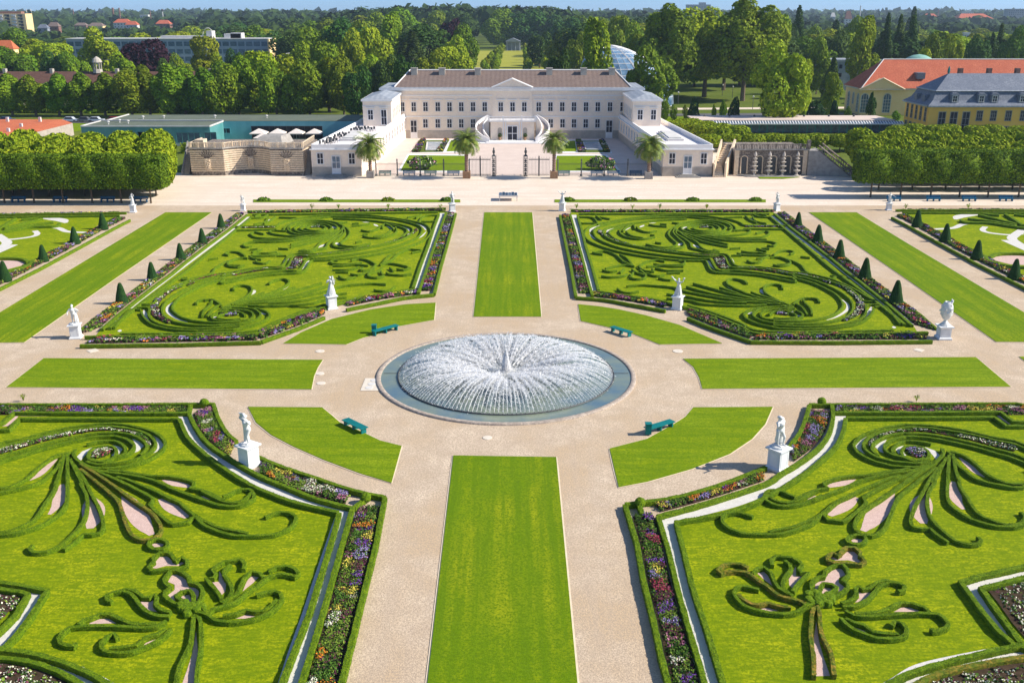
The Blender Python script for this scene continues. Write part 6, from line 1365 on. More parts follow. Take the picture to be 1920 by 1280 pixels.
mb.box(hx-.7,hX,hy0-.7,hy0-.05,7.45,7.78); mb.box(hx-.7,hx-.05,hy0-.69,hy1+.6,7.45,7.78); mb.build('gutter', M['zinc'], t)
def dormer(x):
    mb = MB(); mb.box(x-.95,x+.95,hy0+.3,hy0+2.6,8.3,10.3); mb.hexa([(x-1.1,hy0+.15,10.3),(x+1.1,hy0+.15,10.3),(x+1.1,hy0+3,10.3),(x-1.1,hy0+3,10.3)],[(x-.6,hy0+.25,10.8),(x+.6,hy0+.25,10.8),(x+.6,hy0+3,10.8),(x-.6,hy0+3,10.8)]); d = mb.build('dormer', M['slate'], rf)
    opening(d, (x,hy0+.28,8.7), (1,0,0), (0,-1,0), 1.0, 1.35, 2, 2, fmat=M['conc'])
for x in ((1791-960)/sc(hy0,9),(1841-960)/sc(hy0,9),(1866-960)/sc(hy0,9),(1918-960)/sc(hy0,9),(1960-960)/sc(hy0,9)): dormer(x)
for y in (252,257): mb = MB(); mb.box(hx+.2,hx+1.8,y-.8,y+.8,8.4,10.0); mb.build('dormer', M['slate'], rf)
for p_ in (1802,1856,1909): x = (p_-960)/sc(255,15); mb = MB(); mb.box(x-.5,x+.5,255,256.2,14,16.2); mb.build('chimney', M['brick'], rf)
mb = MB(); mb.lathe((ra[0],ra[1],zr2), [(.25,0),(.35,.5),(.3,1.1),(.1,1.7)], 8); mb.build('finial', M['teal'], rf)
for p_ in (1766,1788,1811): opening(t, ((p_-960)/sc(hy0,5),hy0,1.6), (1,0,0), (0,-1,0), 1.6, 4.6, 3, 2, fmat=M['sand_g'], fw=.1)
for p_ in (1836,1862,1890,1918,1946):
    for z in (.4,4.2): opening(t, ((p_-960)/sc(hy0,5),hy0,z), (1,0,0), (0,-1,0), 1.35, 2.3, 3, 3, fmat=M['sand_g'])
for k in range(5):
    for z, h in ((.2,2.6),(3.9,3.2)): opening(t, (hx,249+k*2.9,z), (0,-1,0), (-1,0,0), 1.1, h, 3, 1, fmat=M['sand_g'])
mb = MB(); x0 = (1780-960)/sc(hy0,5); mb.box(x0-.5,x0+3.4,hy0-1,hy0-.01,1.2,1.35); mb.box(x0-.5,x0+3.4,hy0-1,hy0-.93,1.35,2.3); mb.build('balcony', M['iron'], t)
# ================================================================== BACKGROUND BUILDINGS
t = thing('stable_building', 'long low brown-roofed building with a domed bell turret behind the street trees', 'building', (-130,330,0))
bx0, bx1 = (-40-960)/sc(334,6), (408-960)/sc(334,6)
mb = MB(); mb.box(bx0,bx1,331,345,0,5.8); mb.build('wall', M['pale_yellow'], t)
mb = MB(); A_ = [(bx0,330.5,5.8),(bx1+.5,330.5,5.8),(bx1+.5,345.5,5.8),(bx0,345.5,5.8)]; ra, rb = (bx0,338,10.7), (bx1-4,338,10.7); mb.q([A_[0],A_[1],rb,ra]); mb.q([A_[1],A_[2],rb]); mb.q([A_[2],A_[3],ra,rb]); rf = mb.build('roof', nmat('rust_brown_tiles', (.13,.065,.045), (.19,.10,.07), .5, .85, .3, 6, fine=(.10,.05,.04), fscale=2), t)
x = (183-960)/sc(338,12); mb = MB(); mb.lathe((x,338,10.2), [(1.7,0),(1.5,1.0),(1.4,1.2)], 8); 
for k in range(8): a = k*math.pi/4; mb.box(x+1.2*math.cos(a)-.15,x+1.2*math.cos(a)+.15,338+1.2*math.sin(a)-.15,338+1.2*math.sin(a)+.15,11.4,13.6)
mb.lathe((x,338,13.6), [(1.7,0),(1.6,.3),(1.3,1.0),(.6,1.6),(.1,1.9)], 10); mb.build('bell_turret', M['chimney'], rf)
for p_ in (10,98,220,395): x = (p_-960)/sc(338,11); mb = MB(); mb.box(x-.5,x+.5,337,338.4,10,11.6); mb.build('chimney', M['chimney'], rf)
def slab(label, p0, p1, ytop, ybot, Y, d, mats, rows, cols, name='office_building', rmat=None, floor=None):
    x0 = (p0-960)/sc(Y,8); x1 = (p1-960)/sc(Y,8); zt = P(960,ytop,Y).z; zb = 0
    t = thing(name, label, 'building', ((x0+x1)/2,Y,0)); mb = MB(); mb.box(x0,x1,Y,Y+d,0,zt); mb.build('wall', mats[0], t)
    mb = MB(); mb.box(x0-.4,x1+.4,Y-.4,Y+d+.4,zt,zt+.4); mb.build('roof', rmat or M['conc'], t)
    z1 = P(960,ybot,Y).z; mb = MB(); fh = (zt-.5-max(z1,.5))/rows
    for r in range(rows):
        z = max(z1,.5)+r*fh
        for c in range(cols): w = (x1-x0)/cols; xa_ = x0+c*w; mb.box(xa_+w*.10,xa_+w*.9,Y-.06,Y+.02,z+fh*.22,z+fh*.82)
    mb.build('window_band', mats[1], t); return t, x0, x1, zt
t, x0, x1, zt = slab('long blue-grey office block with window bands and roof plant', 128, 505, 74, 118, 520, 14, (M['office'],M['glass_b']), 3, 26)
mb = MB(); mb.box(x1-.3,x1+.5,519.5,534.5,0,zt+.1); mb.build('end_wall', M['pale_yellow'], t)
for p_, w, h in ((345,16,1.6),(395,2,4),(438,6,2.6),(445,4,3)): x = (p_-960)/sc(525,zt); mb = MB(); mb.box(x-w/2*1.4,x+w/2*1.4,523,529,zt+.4,zt+h); mb.build('roof_plant', M['conc'], t)
x = (390-960)/sc(525,zt); mb = MB(); ps = [(x+3.0*math.cos(a),526,zt+.4+5*math.sin(a)) for a in [k*math.pi/10 for k in range(11)]]; mb.tube(ps, .18, 5); mb.build('roof_arch', M['conc'], t)
slab('low grey hall with dark band partly hidden by park trees', 535, 610, 103, 112, 470, 12, (M['conc'],M['glass']), 1, 6, rmat=M['conc'])
# tower block
Y = 1100; x1 = (50-960)/sc(Y,15); x0 = x1-45; zt = P(960,26,Y).z; t = thing('tower_block', 'pale yellow apartment tower with rows of balconies at the left edge', 'building', (x1-20,Y,0))
mb = MB(); mb.box(x0,x1,Y,Y+16,0,zt); mb.build('wall', M['pale_yellow'], t)
for r in range(8):
    for c in range(6): x = x1-3-c*7; z = zt-3.2-r*3.2; mb = MB(); mb.box(x-2.6,x-.2,Y-.9,Y,z,z+1.0) if z > 0 else None; mb.box(x-5.2,x-.1,Y-.1,Y+.02,z+1.0,z+2.4); mb.build('balcony', M['conc'] if c % 2 else M['glass'], t) if mb.v else None
mb = MB(); mb.box(x1-38,x1-6,Y+4,Y+12,zt,zt+2.2); mb.build('roof_plant', M['brick'], t)
def house(label, p_, ytop, ye, Y, wpx, wm, rm, name='distant_house', cat='house', flat_=False):
    x = (p_-960)/sc(Y,12); w = wpx/sc(Y,12); zr_ = P(960,ytop,Y).z; ze_ = P(960,ye,Y).z; t = thing(name, label, cat, (x,Y,0)); mb = MB(); mb.box(x-w/2,x+w/2,Y,Y+w*.6,0,ze_); mb.build('wall', wm, t)
    if flat_: mb = MB(); mb.box(x-w/2-.3,x+w/2+.3,Y-.3,Y+w*.6+.3,ze_,zr_); mb.build('roof', rm, t)
    else:
        mb = MB(); A_ = [(x-w/2-.5,Y-.5,ze_),(x+w/2+.5,Y-.5,ze_),(x+w/2+.5,Y+w*.6+.5,ze_),(x-w/2-.5,Y+w*.6+.5,ze_)]; ra, rb = (x-w*.3,Y+w*.3,zr_), (x+w*.3,Y+w*.3,zr_)
        mb.q([A_[0],A_[1],rb,ra]); mb.q([A_[1],A_[2],rb]); mb.q([A_[2],A_[3],ra,rb]); mb.q([A_[3],A_[0],ra]); mb.build('roof', rm, t)
    n_ = max(2,int(w/4)); z = ze_-2.6
    while z > max(2,ze_-12):
        for k in range(n_): xx = x-w/2+w*(k+.5)/n_; mb = MB(); mb.box(xx-.6,xx+.6,Y-.08,Y+.02,z,z+1.5); mb.build('window', M['glass'], t)
        z -= 3.2
HS = [('white villa with steep red roof among distant trees',228,36,43,1300,30,M['conc'],M['red_roof']),('second white villa with red roof, right of the first',246,40,47,1250,22,M['conc'],M['red_roof']),
('row house with brown roof left of the white villas',178,43,49,1350,28,M['pale_yellow'],M['brown_roof']),('dark house with purple roof in the left distance',80,46,53,1000,18,M['grey_w'],M['slate']),('dark red roofed house beside the purple one',100,42,50,1050,20,M['brick'],M['brown_roof']),
('house with rusty roof right of the white villas',305,38,45,1400,26,M['brick'],M['red_roof']),('brown roofed house in the left distance, furthest right',345,36,42,1700,24,M['brick'],M['brown_roof']),('low brown roofs right of the dark houses',150,43,48,1400,22,M['brick'],M['brown_roof']),
('small house with orange gable at the left edge',8,76,92,480,34,M['pale_yellow'],M['red_tile']),
('white gabled house above the right horizon trees',1561,24,32,1500,8,M['conc'],M['conc']),('white house with dark roof beside the right distant spire',1590,21,36,1400,12,M['conc'],M['brick']),('long red roofs at the far right horizon',1830,26,37,1700,70,M['brick'],M['red_roof']),('red roof left of the long red roofs on the right',1745,26,32,1900,24,M['brick'],M['red_roof']),
('small house with red gable left of the tall poplar',1478,38,44,1000,10,M['conc'],M['red_roof']),('low house with tiled roof in the middle left distance',98,86,92,560,30,M['pale_yellow'],M['brown_roof'])]
for h in HS: house(*h)
house('white box building on the left horizon',271,28,30,1800,15,M['conc'],M['conc'],flat_=True,name='distant_building',cat='building'); house('grey flat tower standing above the right tree tops',1310,9,11,2500,42,M['grey_w'],M['grey_w'],flat_=True,name='distant_building',cat='building')
house('small penthouse block on the grey tower',1316,5,7,2510,12,M['grey_w'],M['grey_w'],flat_=True,name='distant_building',cat='building')
house('grey block at the right end of the horizon',1905,17,19,2000,32,M['grey_w'],M['grey_w'],flat_=True,name='distant_building',cat='building'); house('flat white building on the right horizon',1815,22.5,23.5,2200,18,M['conc'],M['conc'],flat_=True,name='distant_building',cat='building')
house('white round-topped tower among right trees',1812,61,64,700,10,M['conc'],M['conc'],flat_=True,name='distant_building',cat='tower'); house('grey flat-roofed greenhouse behind the red roof',1600,112,116,400,110,M['grey_w'],M['zinc'],flat_=True,name='distant_building',cat='building')
house('low blocks on the centre right horizon',1165,24,26,2600,36,M['grey_w'],M['grey_w'],flat_=True,name='distant_building',cat='building')
for i, (p_, yt, w, Y, l) in enumerate([(136.5,17,1.8,2200,'slim red chimney left of the group on the horizon'),(211,15,4.5,1700,'left one of two brick stacks on the horizon'),(223,15,3.2,1700,'right one of two brick stacks on the horizon'),(281,20,2.2,1900,'thin stack beside the white box building'),(1614,11,2.5,1800,'pale chimney on the right horizon'),(1760,18,2.5,2000,'dark stack on the right horizon'),(49,18,2,1500,'left thin white mast by the tower block'),(57,18,3,1500,'right white mast by the tower block')]):
    c = P(p_, yt, Y); mb = MB(); r = w/2/sc(Y,20); mb.lathe((c.x,Y,0), [(r*1.3,0),(r,c.z*.5),(r*.85,c.z),(r*.5,c.z)], 10); tag(mb.build('chimney_stack', M['brick'] if i < 4 or i == 5 else M['conc']), l, 'chimney')
c = P(304,17,1700); t = thing('water_tower', 'thin tower with a dark ball top on the left horizon', 'tower', (c.x,1700,0)); mb = MB(); mb.lathe((c.x,1700,0), [(1.0,0),(.7,c.z-2)], 8); mb.build('shaft', M['conc'], t); mb = MB(); mb.lathe((c.x,1700,c.z-2.5), [(.5,-2),(2.6,-.5),(2.8,.6),(1.5,2),(.1,2.5)], 10); mb.build('ball', M['iron'], t)
c = P(1570,15,1500); 
# temple at the end of the avenue
Y = 800; x = (961-960)/sc(Y,5)+.6; t = thing('garden_temple', 'small grey columned mausoleum at the end of the avenue', 'temple', (x,Y,0)); w = 5.6
mb = MB(); mb.box(x-w,x+w,Y+1.5,Y+12,0,6.6); mb.build('wall', M['grey_w'], t); mb = MB(); mb.hexa([(x-w-.4,Y-.4,6.9),(x+w+.4,Y-.4,6.9),(x+w+.4,Y+12,6.9),(x-w-.4,Y+12,6.9)],[(x-.2,Y-.4,9.3),(x+.2,Y-.4,9.3),(x+.2,Y+12,9.3),(x-.2,Y+12,9.3)]); mb.box(x-w-.3,x+w+.3,Y-.3,Y+12,6.2,6.9); mb.build('pediment', M['grey_w'], t)
for k in range(4): mb = MB(); xx = x-w+.7+k*(2*w-1.4)/3; mb.lathe((xx,Y+.4,0), [(.6,0),(.5,.3),(.42,5.8),(.6,6.2)], 10); mb.build('column', M['grey_w'], t)
# rainforest house
cx, cy_, rx2, ry2, hz = (1156-960)/sc(335,8), 335, 15.5, 13.0, P(960,86,335).z
t = thing('glass_dome', 'bulging glasshouse dome with white steel ribs and blue panes behind the palace', 'greenhouse', (cx,cy_,0))
mb = MB(); nu, nv = 30, 12
def dp(i, j): 
    a = 2*math.pi*i/nu; e = math.pi/2*j/nv; f = 1.0+.25*math.cos(a-.4)*math.cos(e)**2; return (cx+rx2*f*math.cos(a)*math.cos(e)-3.2*math.sin(e)**2, cy_+ry2*math.sin(a)*math.cos(e), hz*math.sin(e)**.92)
for j in range(nv):
    for i in range(nu): mb.q([dp(i,j),dp(i+1,j),dp(i+1,j+1),dp(i,j+1)])
mb.build('glazing', nmat('dome_glass', (.05,.11,.22), (.22,.36,.52), .35, .15, spec=.8), t)
mb = MB()
for i in range(nu):
    mb.tube([dp(i,j) for j in range(nv+1)], .10 if i % 5 else .34, 4)
for j in range(nv): mb.tube([dp(i,j) for i in range(nu+1)], .09, 4)
mb.build('steel_rib', M['palace_trim'], t)
# green copper dome behind the red roof
c = P(1723,109,340); mb = MB(); mb.lathe((c.x,340,0), [(5.2,0),(5.2,12.2),(5.0,13.6),(3.9,14.9),(2,15.8),(.1,16.1)], 20); tag(mb.build('copper_dome', nmat('verdigris', (.20,.42,.36),(.30,.52,.45),1,.7), None, True), 'pale green copper dome peeping over the red roof', 'dome')
# ================================================================== TREES
for key, nm, rx, H, n, lob, leaf, mt, sd_, base, tap, lr in [
 ('oakA','broadleaf_tree',6,14,5200,16,.62,'leaf',1,.08,.1,(.26,.42)),('oakB','broadleaf_tree',6,14,5200,13,.62,'leaf_lit',2,.08,.15,(.28,.44)),('oakC','broadleaf_tree',6,15,5200,20,.60,'leaf_dark',3,.12,.1,(.26,.42)),
 ('oakD','broadleaf_tree',6,14,5200,18,.60,'leaf_lit',4,.10,.2,(.24,.40)),('plane','plane_tree',11,31,13000,34,.85,'leaf',5,.18,.12,(.20,.32)),('planeB','plane_tree',11,31,13000,30,.85,'leaf_lit',15,.18,.12,(.20,.34)),
 ('beech','copper_beech',7,12,6500,30,.65,'leaf_purple',6,.05,.15,(.22,.34)),('poplar','poplar_tree',3.4,22,4200,12,.60,'leaf_dark',7,.06,.45,(.32,.5)),('conif','conifer_tree',4,18,4600,14,.50,'leaf_dark',8,.05,.75,(.3,.42)),
 ('street','street_tree',3.4,12,4200,13,.50,'leaf',9,.14,.25,(.38,.55)),('shrub','round_shrub',2,3,1100,7,.30,'leaf',10,.03,.05,(.4,.6)),('shrubD','round_shrub',2,3,1300,8,.28,'cone',11,.03,.3,(.45,.6)),('avn','young_lime',2.2,6.5,1000,6,.55,'leaf_lit',12,.12,.25,(.4,.6)),('weep','tall_lime',5,17,5200,15,.6,'leaf_lit',13,.1,.35,(.3,.44))]:
    tree_proto(key, nm, rx, H, n, lob, leaf, mt, sd_, base, tap, lr)
# street row on the left
for i, (x, yt) in enumerate([(12,141),(57,144),(101,141),(142,139),(188,140)]):
    ptree('street', x, yt, 300, 56, f'street tree, {ORD[i]} from the left edge in front of the brown roof', group='street trees on the left')
for i, (x, yt, w) in enumerate([(238,132,50),(272,126,46),(306,125,50),(340,128,50),(372,131,46)]):
    ptree('street', x, yt, 296+2*(i % 2), w*1.3, f'dense street tree, {ORD[i]} in the dark clump right of the bell turret', group='street trees on the left')
PK_ = [(415,128,60,298,'oakA'),(440,112,62,305,'oakD'),(478,96,70,312,'oakB'),(512,118,60,300,'oakA'),(545,108,64,318,'oakD'),(575,118,66,300,'oakA'),(612,112,64,312,'weep'),(640,112,58,300,'oakA'),(668,128,44,290,'oakC'),(690,108,50,340,'oakD'),(722,106,46,330,'oakC'),(655,60,50,390,'oakD'),(700,52,56,400,'oakB'),(735,28,50,470,'weep'),(600,80,56,360,'oakB'),(560,84,52,372,'oakD'),(620,58,44,430,'oakB'),
 (760,106,36,290,'shrub'),(805,48,80,470,'oakC'),(845,88,66,400,'oakB'),(868,50,50,470,'oakA'),(770,60,56,450,'conif'),(850,72,46,440,'oakD'),(810,100,50,360,'oakD')]
LAB = {'oakA':'mid-green leafy tree','oakB':'light yellow-green tree','oakC':'dark dense tree','oakD':'bushy light-tipped tree','weep':'tall oval lime','shrub':'rounded green bush','conif':'dark conical tree','plane':'huge spreading plane','planeB':'huge sunlit plane','poplar':'dark columnar poplar','beech':'copper beech','avn':'young lime','street':'street tree','shrubD':'dark clipped shrub'}
for i, (x, yt, w, Y, k) in enumerate(sorted(PK_)):
    w *= 1.22
    if k == 'shrub': ptree('oakC', x, yt, Y, w, f'{LAB["oakC"]}, small and round against the palace roof corner', group='park trees left of the palace')
    else: ptree(k, x, yt, Y, w, f'{LAB[k]}, {ORD[i] if i < 20 else ("twenty-"+ORD[i-20])} from the left in the wood left of the avenue', group='park trees left of the palace')
ptree('beech', 268, 77, 400, 100, 'copper beech with dark purple crown before the office block')
ptree('beech', 848, 38, 560, 48, 'copper beech showing among the dark trees left of the avenue')
ptree('oakB', 376, 68, 430, 66, 'bright yellow-green tree before the office block'); ptree('oakD', 178, 58, 430, 74, 'soft olive tree before the left end of the office block', group='mid distance trees on the left')
for i, (x, yt, w, Y) in enumerate([(20,92,70,420),(62,84,60,440),(100,98,56,400),(135,100,50,396),(225,102,50,392),(310,112,44,372),(335,104,40,380),(408,104,46,370),(440,94,44,410)]):
    ptree(['oakA','oakD','oakC'][i % 3], x, yt, Y, w, f'leafy tree, {ORD[i]} from the left in the row between brown roof and office block', group='mid distance trees on the left')
# avenue and right side
RT = [(1012,62,44,560,'oakC'),(1050,64,60,500,'oakA'),(1085,66,50,440,'oakD'),(1048,96,40,300,'oakC'),(1118,40,66,312,'weep'),(1165,30,56,460,'oakB'),(1196,46,54,430,'oakA'),(1224,94,84,305,'oakA'),(1215,60,40,380,'oakD')]
for i, (x, yt, w, Y, k) in enumerate(RT): ptree(k, x, yt, Y, w, f'{LAB[k]}, {ORD[i]} from the left in the group between avenue and great planes', group='trees right of the avenue')
for i, (x, yt, w, Y, k) in enumerate([(1262,18,120,352,'plane'),(1330,22,126,368,'planeB'),(1405,4,130,352,'plane'),(1365,40,100,400,'plane'),(1215,60,70,372,'plane')]): ptree(k, x, yt, Y, w, f'huge spreading plane tree, {["second from the left, left trunk","third, behind and between","rightmost and tallest","fourth, deep between the two tallest","leftmost, touching the glass dome"][i]}', group='great plane trees')
ptree('oakD', 1470, 86, 268, 100, 'sunlit rounded tree in front of the great planes on the right'); ptree('oakB', 1512, 112, 290, 34, 'small bright tree right of the sunlit rounded tree')
for i, (x, yt, w, Y, k) in enumerate([(1452,26,66,420,'oakB'),(1498,17,34,520,'poplar'),(1482,40,40,480,'oakC'),(1560,60,62,430,'oakC'),(1598,36,50,520,'oakA'),(1628,36,62,360,'weep'),(1665,32,30,420,'poplar'),(1690,34,30,430,'poplar'),(1712,36,36,440,'poplar'),(1540,74,44,380,'oakA'),(1750,70,54,360,'oakA'),(1790,72,44,370,'oakD'),(1715,17,30,800,'poplar'),(1840,68,44,390,'oakC'),(1880,50,30,430,'poplar'),(1905,56,48,410,'oakA'),(1862,64,34,420,'conif'),(1735,92,40,350,'oakB'),(1570,42,36,600,'poplar'),(1530,52,44,560,'oakA')]):
    ptree(k, x, yt, Y, w, f'{LAB[k]}, {ORD[i]} of the mixed trees standing above the red roof', group='trees above the red roof')
ptree('conif', 1563, 108, 330, 46, 'blue-green cedar left of the red-roofed building'); ptree('oakB', 1562, 136, 296, 40, 'small bright tree on the lawn left of the red-roofed building', group='small lawn trees')
ptree('conif', 1637, 174, 290, 24, 'small dark conifer before the arched gallery window'); ptree('shrub', 1680, 208, 285, 18, 'small round bush at the corner of the slate house', cat='shrub')
for i, (x, yt, w, Y, k) in enumerate([(1303,186,26,272,'shrubD'),(1377,184,24,272,'shrubD'),(1250,190,20,290,'shrub'),(1264,196,14,290,'shrub'),(1285,197,12,290,'shrub'),(1358,188,16,282,'shrub'),(1340,196,10,282,'shrub'),(1475,196,26,272,'shrub'),(1530,190,44,275,'shrubD'),(1568,190,20,275,'shrubD'),(1590,200,16,285,'shrub'),(1445,190,16,280,'shrubD'),(1505,200,12,272,'shrub'),(1538,186,10,300,'shrub')]):
    ptree(k, x, yt, Y, w, f'{"dark" if k == "shrubD" else "green"} rounded shrub, {ORD[i]} in the garden behind the glass gallery', group='shrubs behind the glass gallery', cat='shrub', trunk=False)
# avenue limes: two double rows
na = 0
for row, (xa, xb) in enumerate(((877,904),(925,932),(983,984),(1000,993))):
    for k in range(9):
        f = k/8; yb = 138-40*f; x = [ (910-(910-937)*f), (928+(12)*f), (990-4*f), (1026-20*f)][row]; c = G(x, yb, 0)
        if c.y > 790: continue
        place_tree('avn', c.x, c.y, 7.0, 5.0, f'young lime, {ORD[k]} from the near end of avenue row {["one","two","three","four"][row]} from the left', group='limes of the avenue'); na += 1
flat('avenue_lawn', [(-40,480),(40,480),(40,798),(-40,798)], .02, M['avenue'])
flat('park_path', [(38,318),(120,324),(120,330),(38,324)], .02, M['gravelN']); flat('park_lawn', [(36,262),(100,268),(100,300),(36,296)], .015, M['lawn']); flat('park_lawn', [(-52,262),(-34,262),(-34,290),(-70,290)], .015, M['avenue'])
flat('street', [(-260,281),(-30,281),(-30,290),(-260,290)], .03, M['asphalt']); flat('park_road', [(38,300),(125,305),(125,311),(38,306)], .025, M['asphalt'])
# forest behind: individual trees in belts, each limited by the sky line of the photograph
LIM = [(0,62),(60,60),(130,62),(200,58),(300,54),(390,44),(420,40),(600,34),(640,26),(690,18),(740,14),(800,13),(870,12),(905,14),(960,12),(1020,14),(1070,22),(1110,29),(1180,31),(1240,30),(1450,36),(1500,44),(1560,46),(1700,44),(1760,48),(1920,50)]
def lim(x):
    for (a, b), (c, d) in zip(LIM, LIM[1:]):
        if a <= x <= c: return b+(d-b)*(x-a)/(c-a)
    return 45
rf_ = random.Random(21); cnt = 0
MIXL = {'oakA':'mid-green','oakB':'light green','oakC':'dark green','oakD':'bushy green','weep':'tall oval','poplar':'columnar'}
for Y, sp in ((430,17),(500,18),(590,20),(700,22),(850,27)):
    xw_ = -Y*.56
    while xw_ < Y*.56:
        pxx = 960+xw_*sc(Y,8); xw_ += sp*rf_.uniform(.75,1.25)
        if abs(xw_) < 40 and Y < 790: continue
        if Y < 800 and 880 < pxx < 1045: continue
        if Y < 520 and 120 < pxx < 520: continue
        if Y < 500 and 1060 < pxx < 1240: continue
        if cnt > 235: break
        yt = lim(pxx)+rf_.uniform(0,16)+(900-Y)*.03; z = P(960,yt,Y).z
        z = max(9, min(36, z)); k = rf_.choice(['oakA','oakA','oakC','oakC','oakD','oakB','weep'])
        if 700 < pxx < 1080: k = rf_.choice(['oakC','oakC','oakA','oakC'])
        side = 'left' if pxx < 640 else ('centre' if pxx < 1080 else 'right')
        place_tree(k, (pxx-960)/sc(Y,8), Y+rf_.uniform(-12,12), z, max(sp*rf_.uniform(1.0,1.35), z*rf_.uniform(.62,.85)), f'{MIXL[k]} tree in the wide wood filling the {side} background', group=f'trees of the {side} background wood', trunk=(Y < 600)); cnt += 1
print('forest trees', cnt)
# far wood: one mass reaching the horizon
rs = np.random.RandomState(33); PS = []; NS = []; SZ = []
def far_belt(Y0, Y1, sp, nper, leaf, hlo, hhi):
    Y = Y0
    while Y < Y1:
        x = -Y*.6
        while x < Y*.6:
            pxx = 960+x*sc(Y,10); xx = x; x += sp*rs.uniform(.7,1.3)
            yt = lim(pxx)+rs.uniform(-1,9) if Y < 1500 else (38+rs.uniform(-2,5) if (Y < 2250 and (70 < pxx < 390 or 1470 < pxx < 1930)) else 26.5+rs.uniform(-.6,4))
            z = P(960,yt,Y).z; z = max(hlo*.6, min(hhi, z)); r = sp*.62
            d = rs.normal(0,1,(nper,3)); d /= np.linalg.norm(d,axis=1)[:,None]; d[:,2] = np.abs(d[:,2]); d[:,1] = -np.abs(d[:,1])*.9+.1*d[:,1]
            PS.append(d*np.array([r,r,z*.55])+np.array([xx,Y+rs.uniform(-10,10),z*.45])+rs.normal(0,r*.10,(nper,3))); NS.append(d); SZ.append(np.full(nper, leaf))
        Y += sp*2.2*(1+(Y-Y0)/4000)
far_belt(950, 1500, 26, 60, 6.0, 10, 40); far_belt(1500, 3000, 42, 36, 11.0, 12, 30); far_belt(3000, 5400, 90, 30, 24.0, 14, 30)
PS = np.vstack(PS); NS = np.vstack(NS); SZ = np.concatenate(SZ); V, Q = cards(PS, NS, SZ, rs, jit=.35)
o = link_mesh('distant_wood', np_mesh('distant_wood', V, Q, nmat('distant_foliage', (.035,.065,.016), (.070,.115,.020), .03, .8, fine=(.022,.045,.014), fscale=.12, spec=.05))); tag(o, 'unbroken wood reaching the horizon', 'wood', kind='stuff')
print('distant quads', len(Q))
# hills on the horizon
mb = MB(); n = 60
for i in range(n):
    a, b = i/n, (i+1)/n; xa, xb = -4000+8000*a, -4000+8000*b; h = lambda t: 16+5*math.sin(t*9)+3*math.sin(t*23)
    mb.q([(xa,5500,-1),(xb,5500,-1),(xb,5600,h(b)),(xa,5600,h(a))])
o = mb.build('hills', nmat('far_hills', (.05,.09,.05), (.07,.11,.06), .005, .9)); o['kind'] = 'structure'
# ================================================================== CLIPPED TREE BLOCKS
def clip_proto(wx, wy, z0, z1, mat, seed, dens=10, leaf=.40, bulge=.12):
    me = leaf_block('clipped_crown', -wx/2, wx/2, -wy/2, wy/2, z0, z1, dens, leaf, mat, seed, bulge)
    mb = MB(); mb.tube([(0,0,-.1),(.02,0,1.5),(0,.02,z0+.6)], [.17,.13,.12], 7); tm = bpy.data.meshes.new('trunk'); tm.from_pydata(mb.v, [], mb.f); tm.materials.append(M['bark']); return me, tm
def place_clip(pr, x, y, label, group, s=1, rot=0):
    o = bpy.data.objects.new('clipped_lime', None); COL.objects.link(o); o.location = (x,y,0); tag(o, label, 'tree', group); o.rotation_euler = (0,0,rot); o.scale = (1,1,s)
    for nm, me in (('crown',pr[0]),('trunk',pr[1])): c = bpy.data.objects.new(nm, me); COL.objects.link(c); c.parent = o
YL = 158.3
pa = [clip_proto(5.6, 4.2, 2.7, 7.75, 'leaf_clip', s, 26, .25, .045) for s in (1,2,3)]
for i, p_ in enumerate((-54,0,56,111,166,221,277)): place_clip(pa[i % 3], (p_-960)/sc(YL,0), YL+1.6, f'clipped lime, {ORD[i]} from the left in the front row of the left block', 'clipped limes of the left block')
YR = G(1700,373,0).y
for i, p_ in enumerate((1638,1694.5,1751.6,1806,1860,1918,1972)): place_clip(pa[(i+1) % 3], (p_-960)/sc(YR,0), YR+1.6, f'clipped lime, {ORD[i]} from the left in the front row of the right block', 'clipped limes of the right block')
# rounded trees right
def dome_proto(r, z0, z1, mat, seed, n=1500, leaf=.5):
    rs = np.random.RandomState(seed); d = rs.normal(0,1,(n,3)); d /= np.linalg.norm(d,axis=1)[:,None]; pw = np.sign(d)*np.abs(d)**.86; p = pw*np.array([r,r,(z1-z0)/2])*rs.uniform(.9,1.05,n)[:,None]; p[:,2] += (z0+z1)/2
    V, Q = cards(p, d, leaf, rs); me = np_mesh('crown', V, Q, M[mat]); mb = MB(); mb.tube([(0,0,-.1),(0,0,z0+.8)], [.16,.12], 6); tm = bpy.data.meshes.new('trunk'); tm.from_pydata(mb.v, [], mb.f); tm.materials.append(M['bark']); return me, tm
pb = [clip_proto(5.6, 5.4, 2.6, 7.7, 'leaf_yel', s, 8, .50, .32) for s in (4,5,6)]
pd_ = [dome_proto(3.1, 1.6, 8.2, 'leaf_yel', s, 2400, .55) for s in (17,18,19)]
for r, y in enumerate((166.5,172.5,178.5,184.5)):
    for i in range(8):
        x = (320-960)/sc(y,5)-3-i*6.1+(r % 2)*.6
        place_clip(pd_[(i+r) % 3], x, y, f'loosely clipped lime, {ORD[i]} from the right in row {r+2} of the left block', 'loose limes behind the left block', (.80,.88,.95,1.0)[r]+.03*((i*3+r) % 4))
pc = [dome_proto(2.75, 1.7, 6.2, 'leaf_yel', s, 1700, .45) for s in (7,8)]
k = 0
for r, (y, x0, n_) in enumerate(((YR+9,1622,9),(YR+15,1606,10),(YR+21,1596,10),(YR+27,1588,11),(YR+33,1584,11))):
    x0 = (x0-960)/sc(y,3)+2.7
    for i in range(n_): place_clip(pc[(i+r) % 2], x0+i*5.9+(r % 2)*2.6, y, f'round-headed lime, {ORD[i]} from the left in row {r+2} of the right block', 'round-headed limes behind the right block', (.98,1.04,1.12,1.18,1.2)[r]+.04*((i+r*2) % 3))
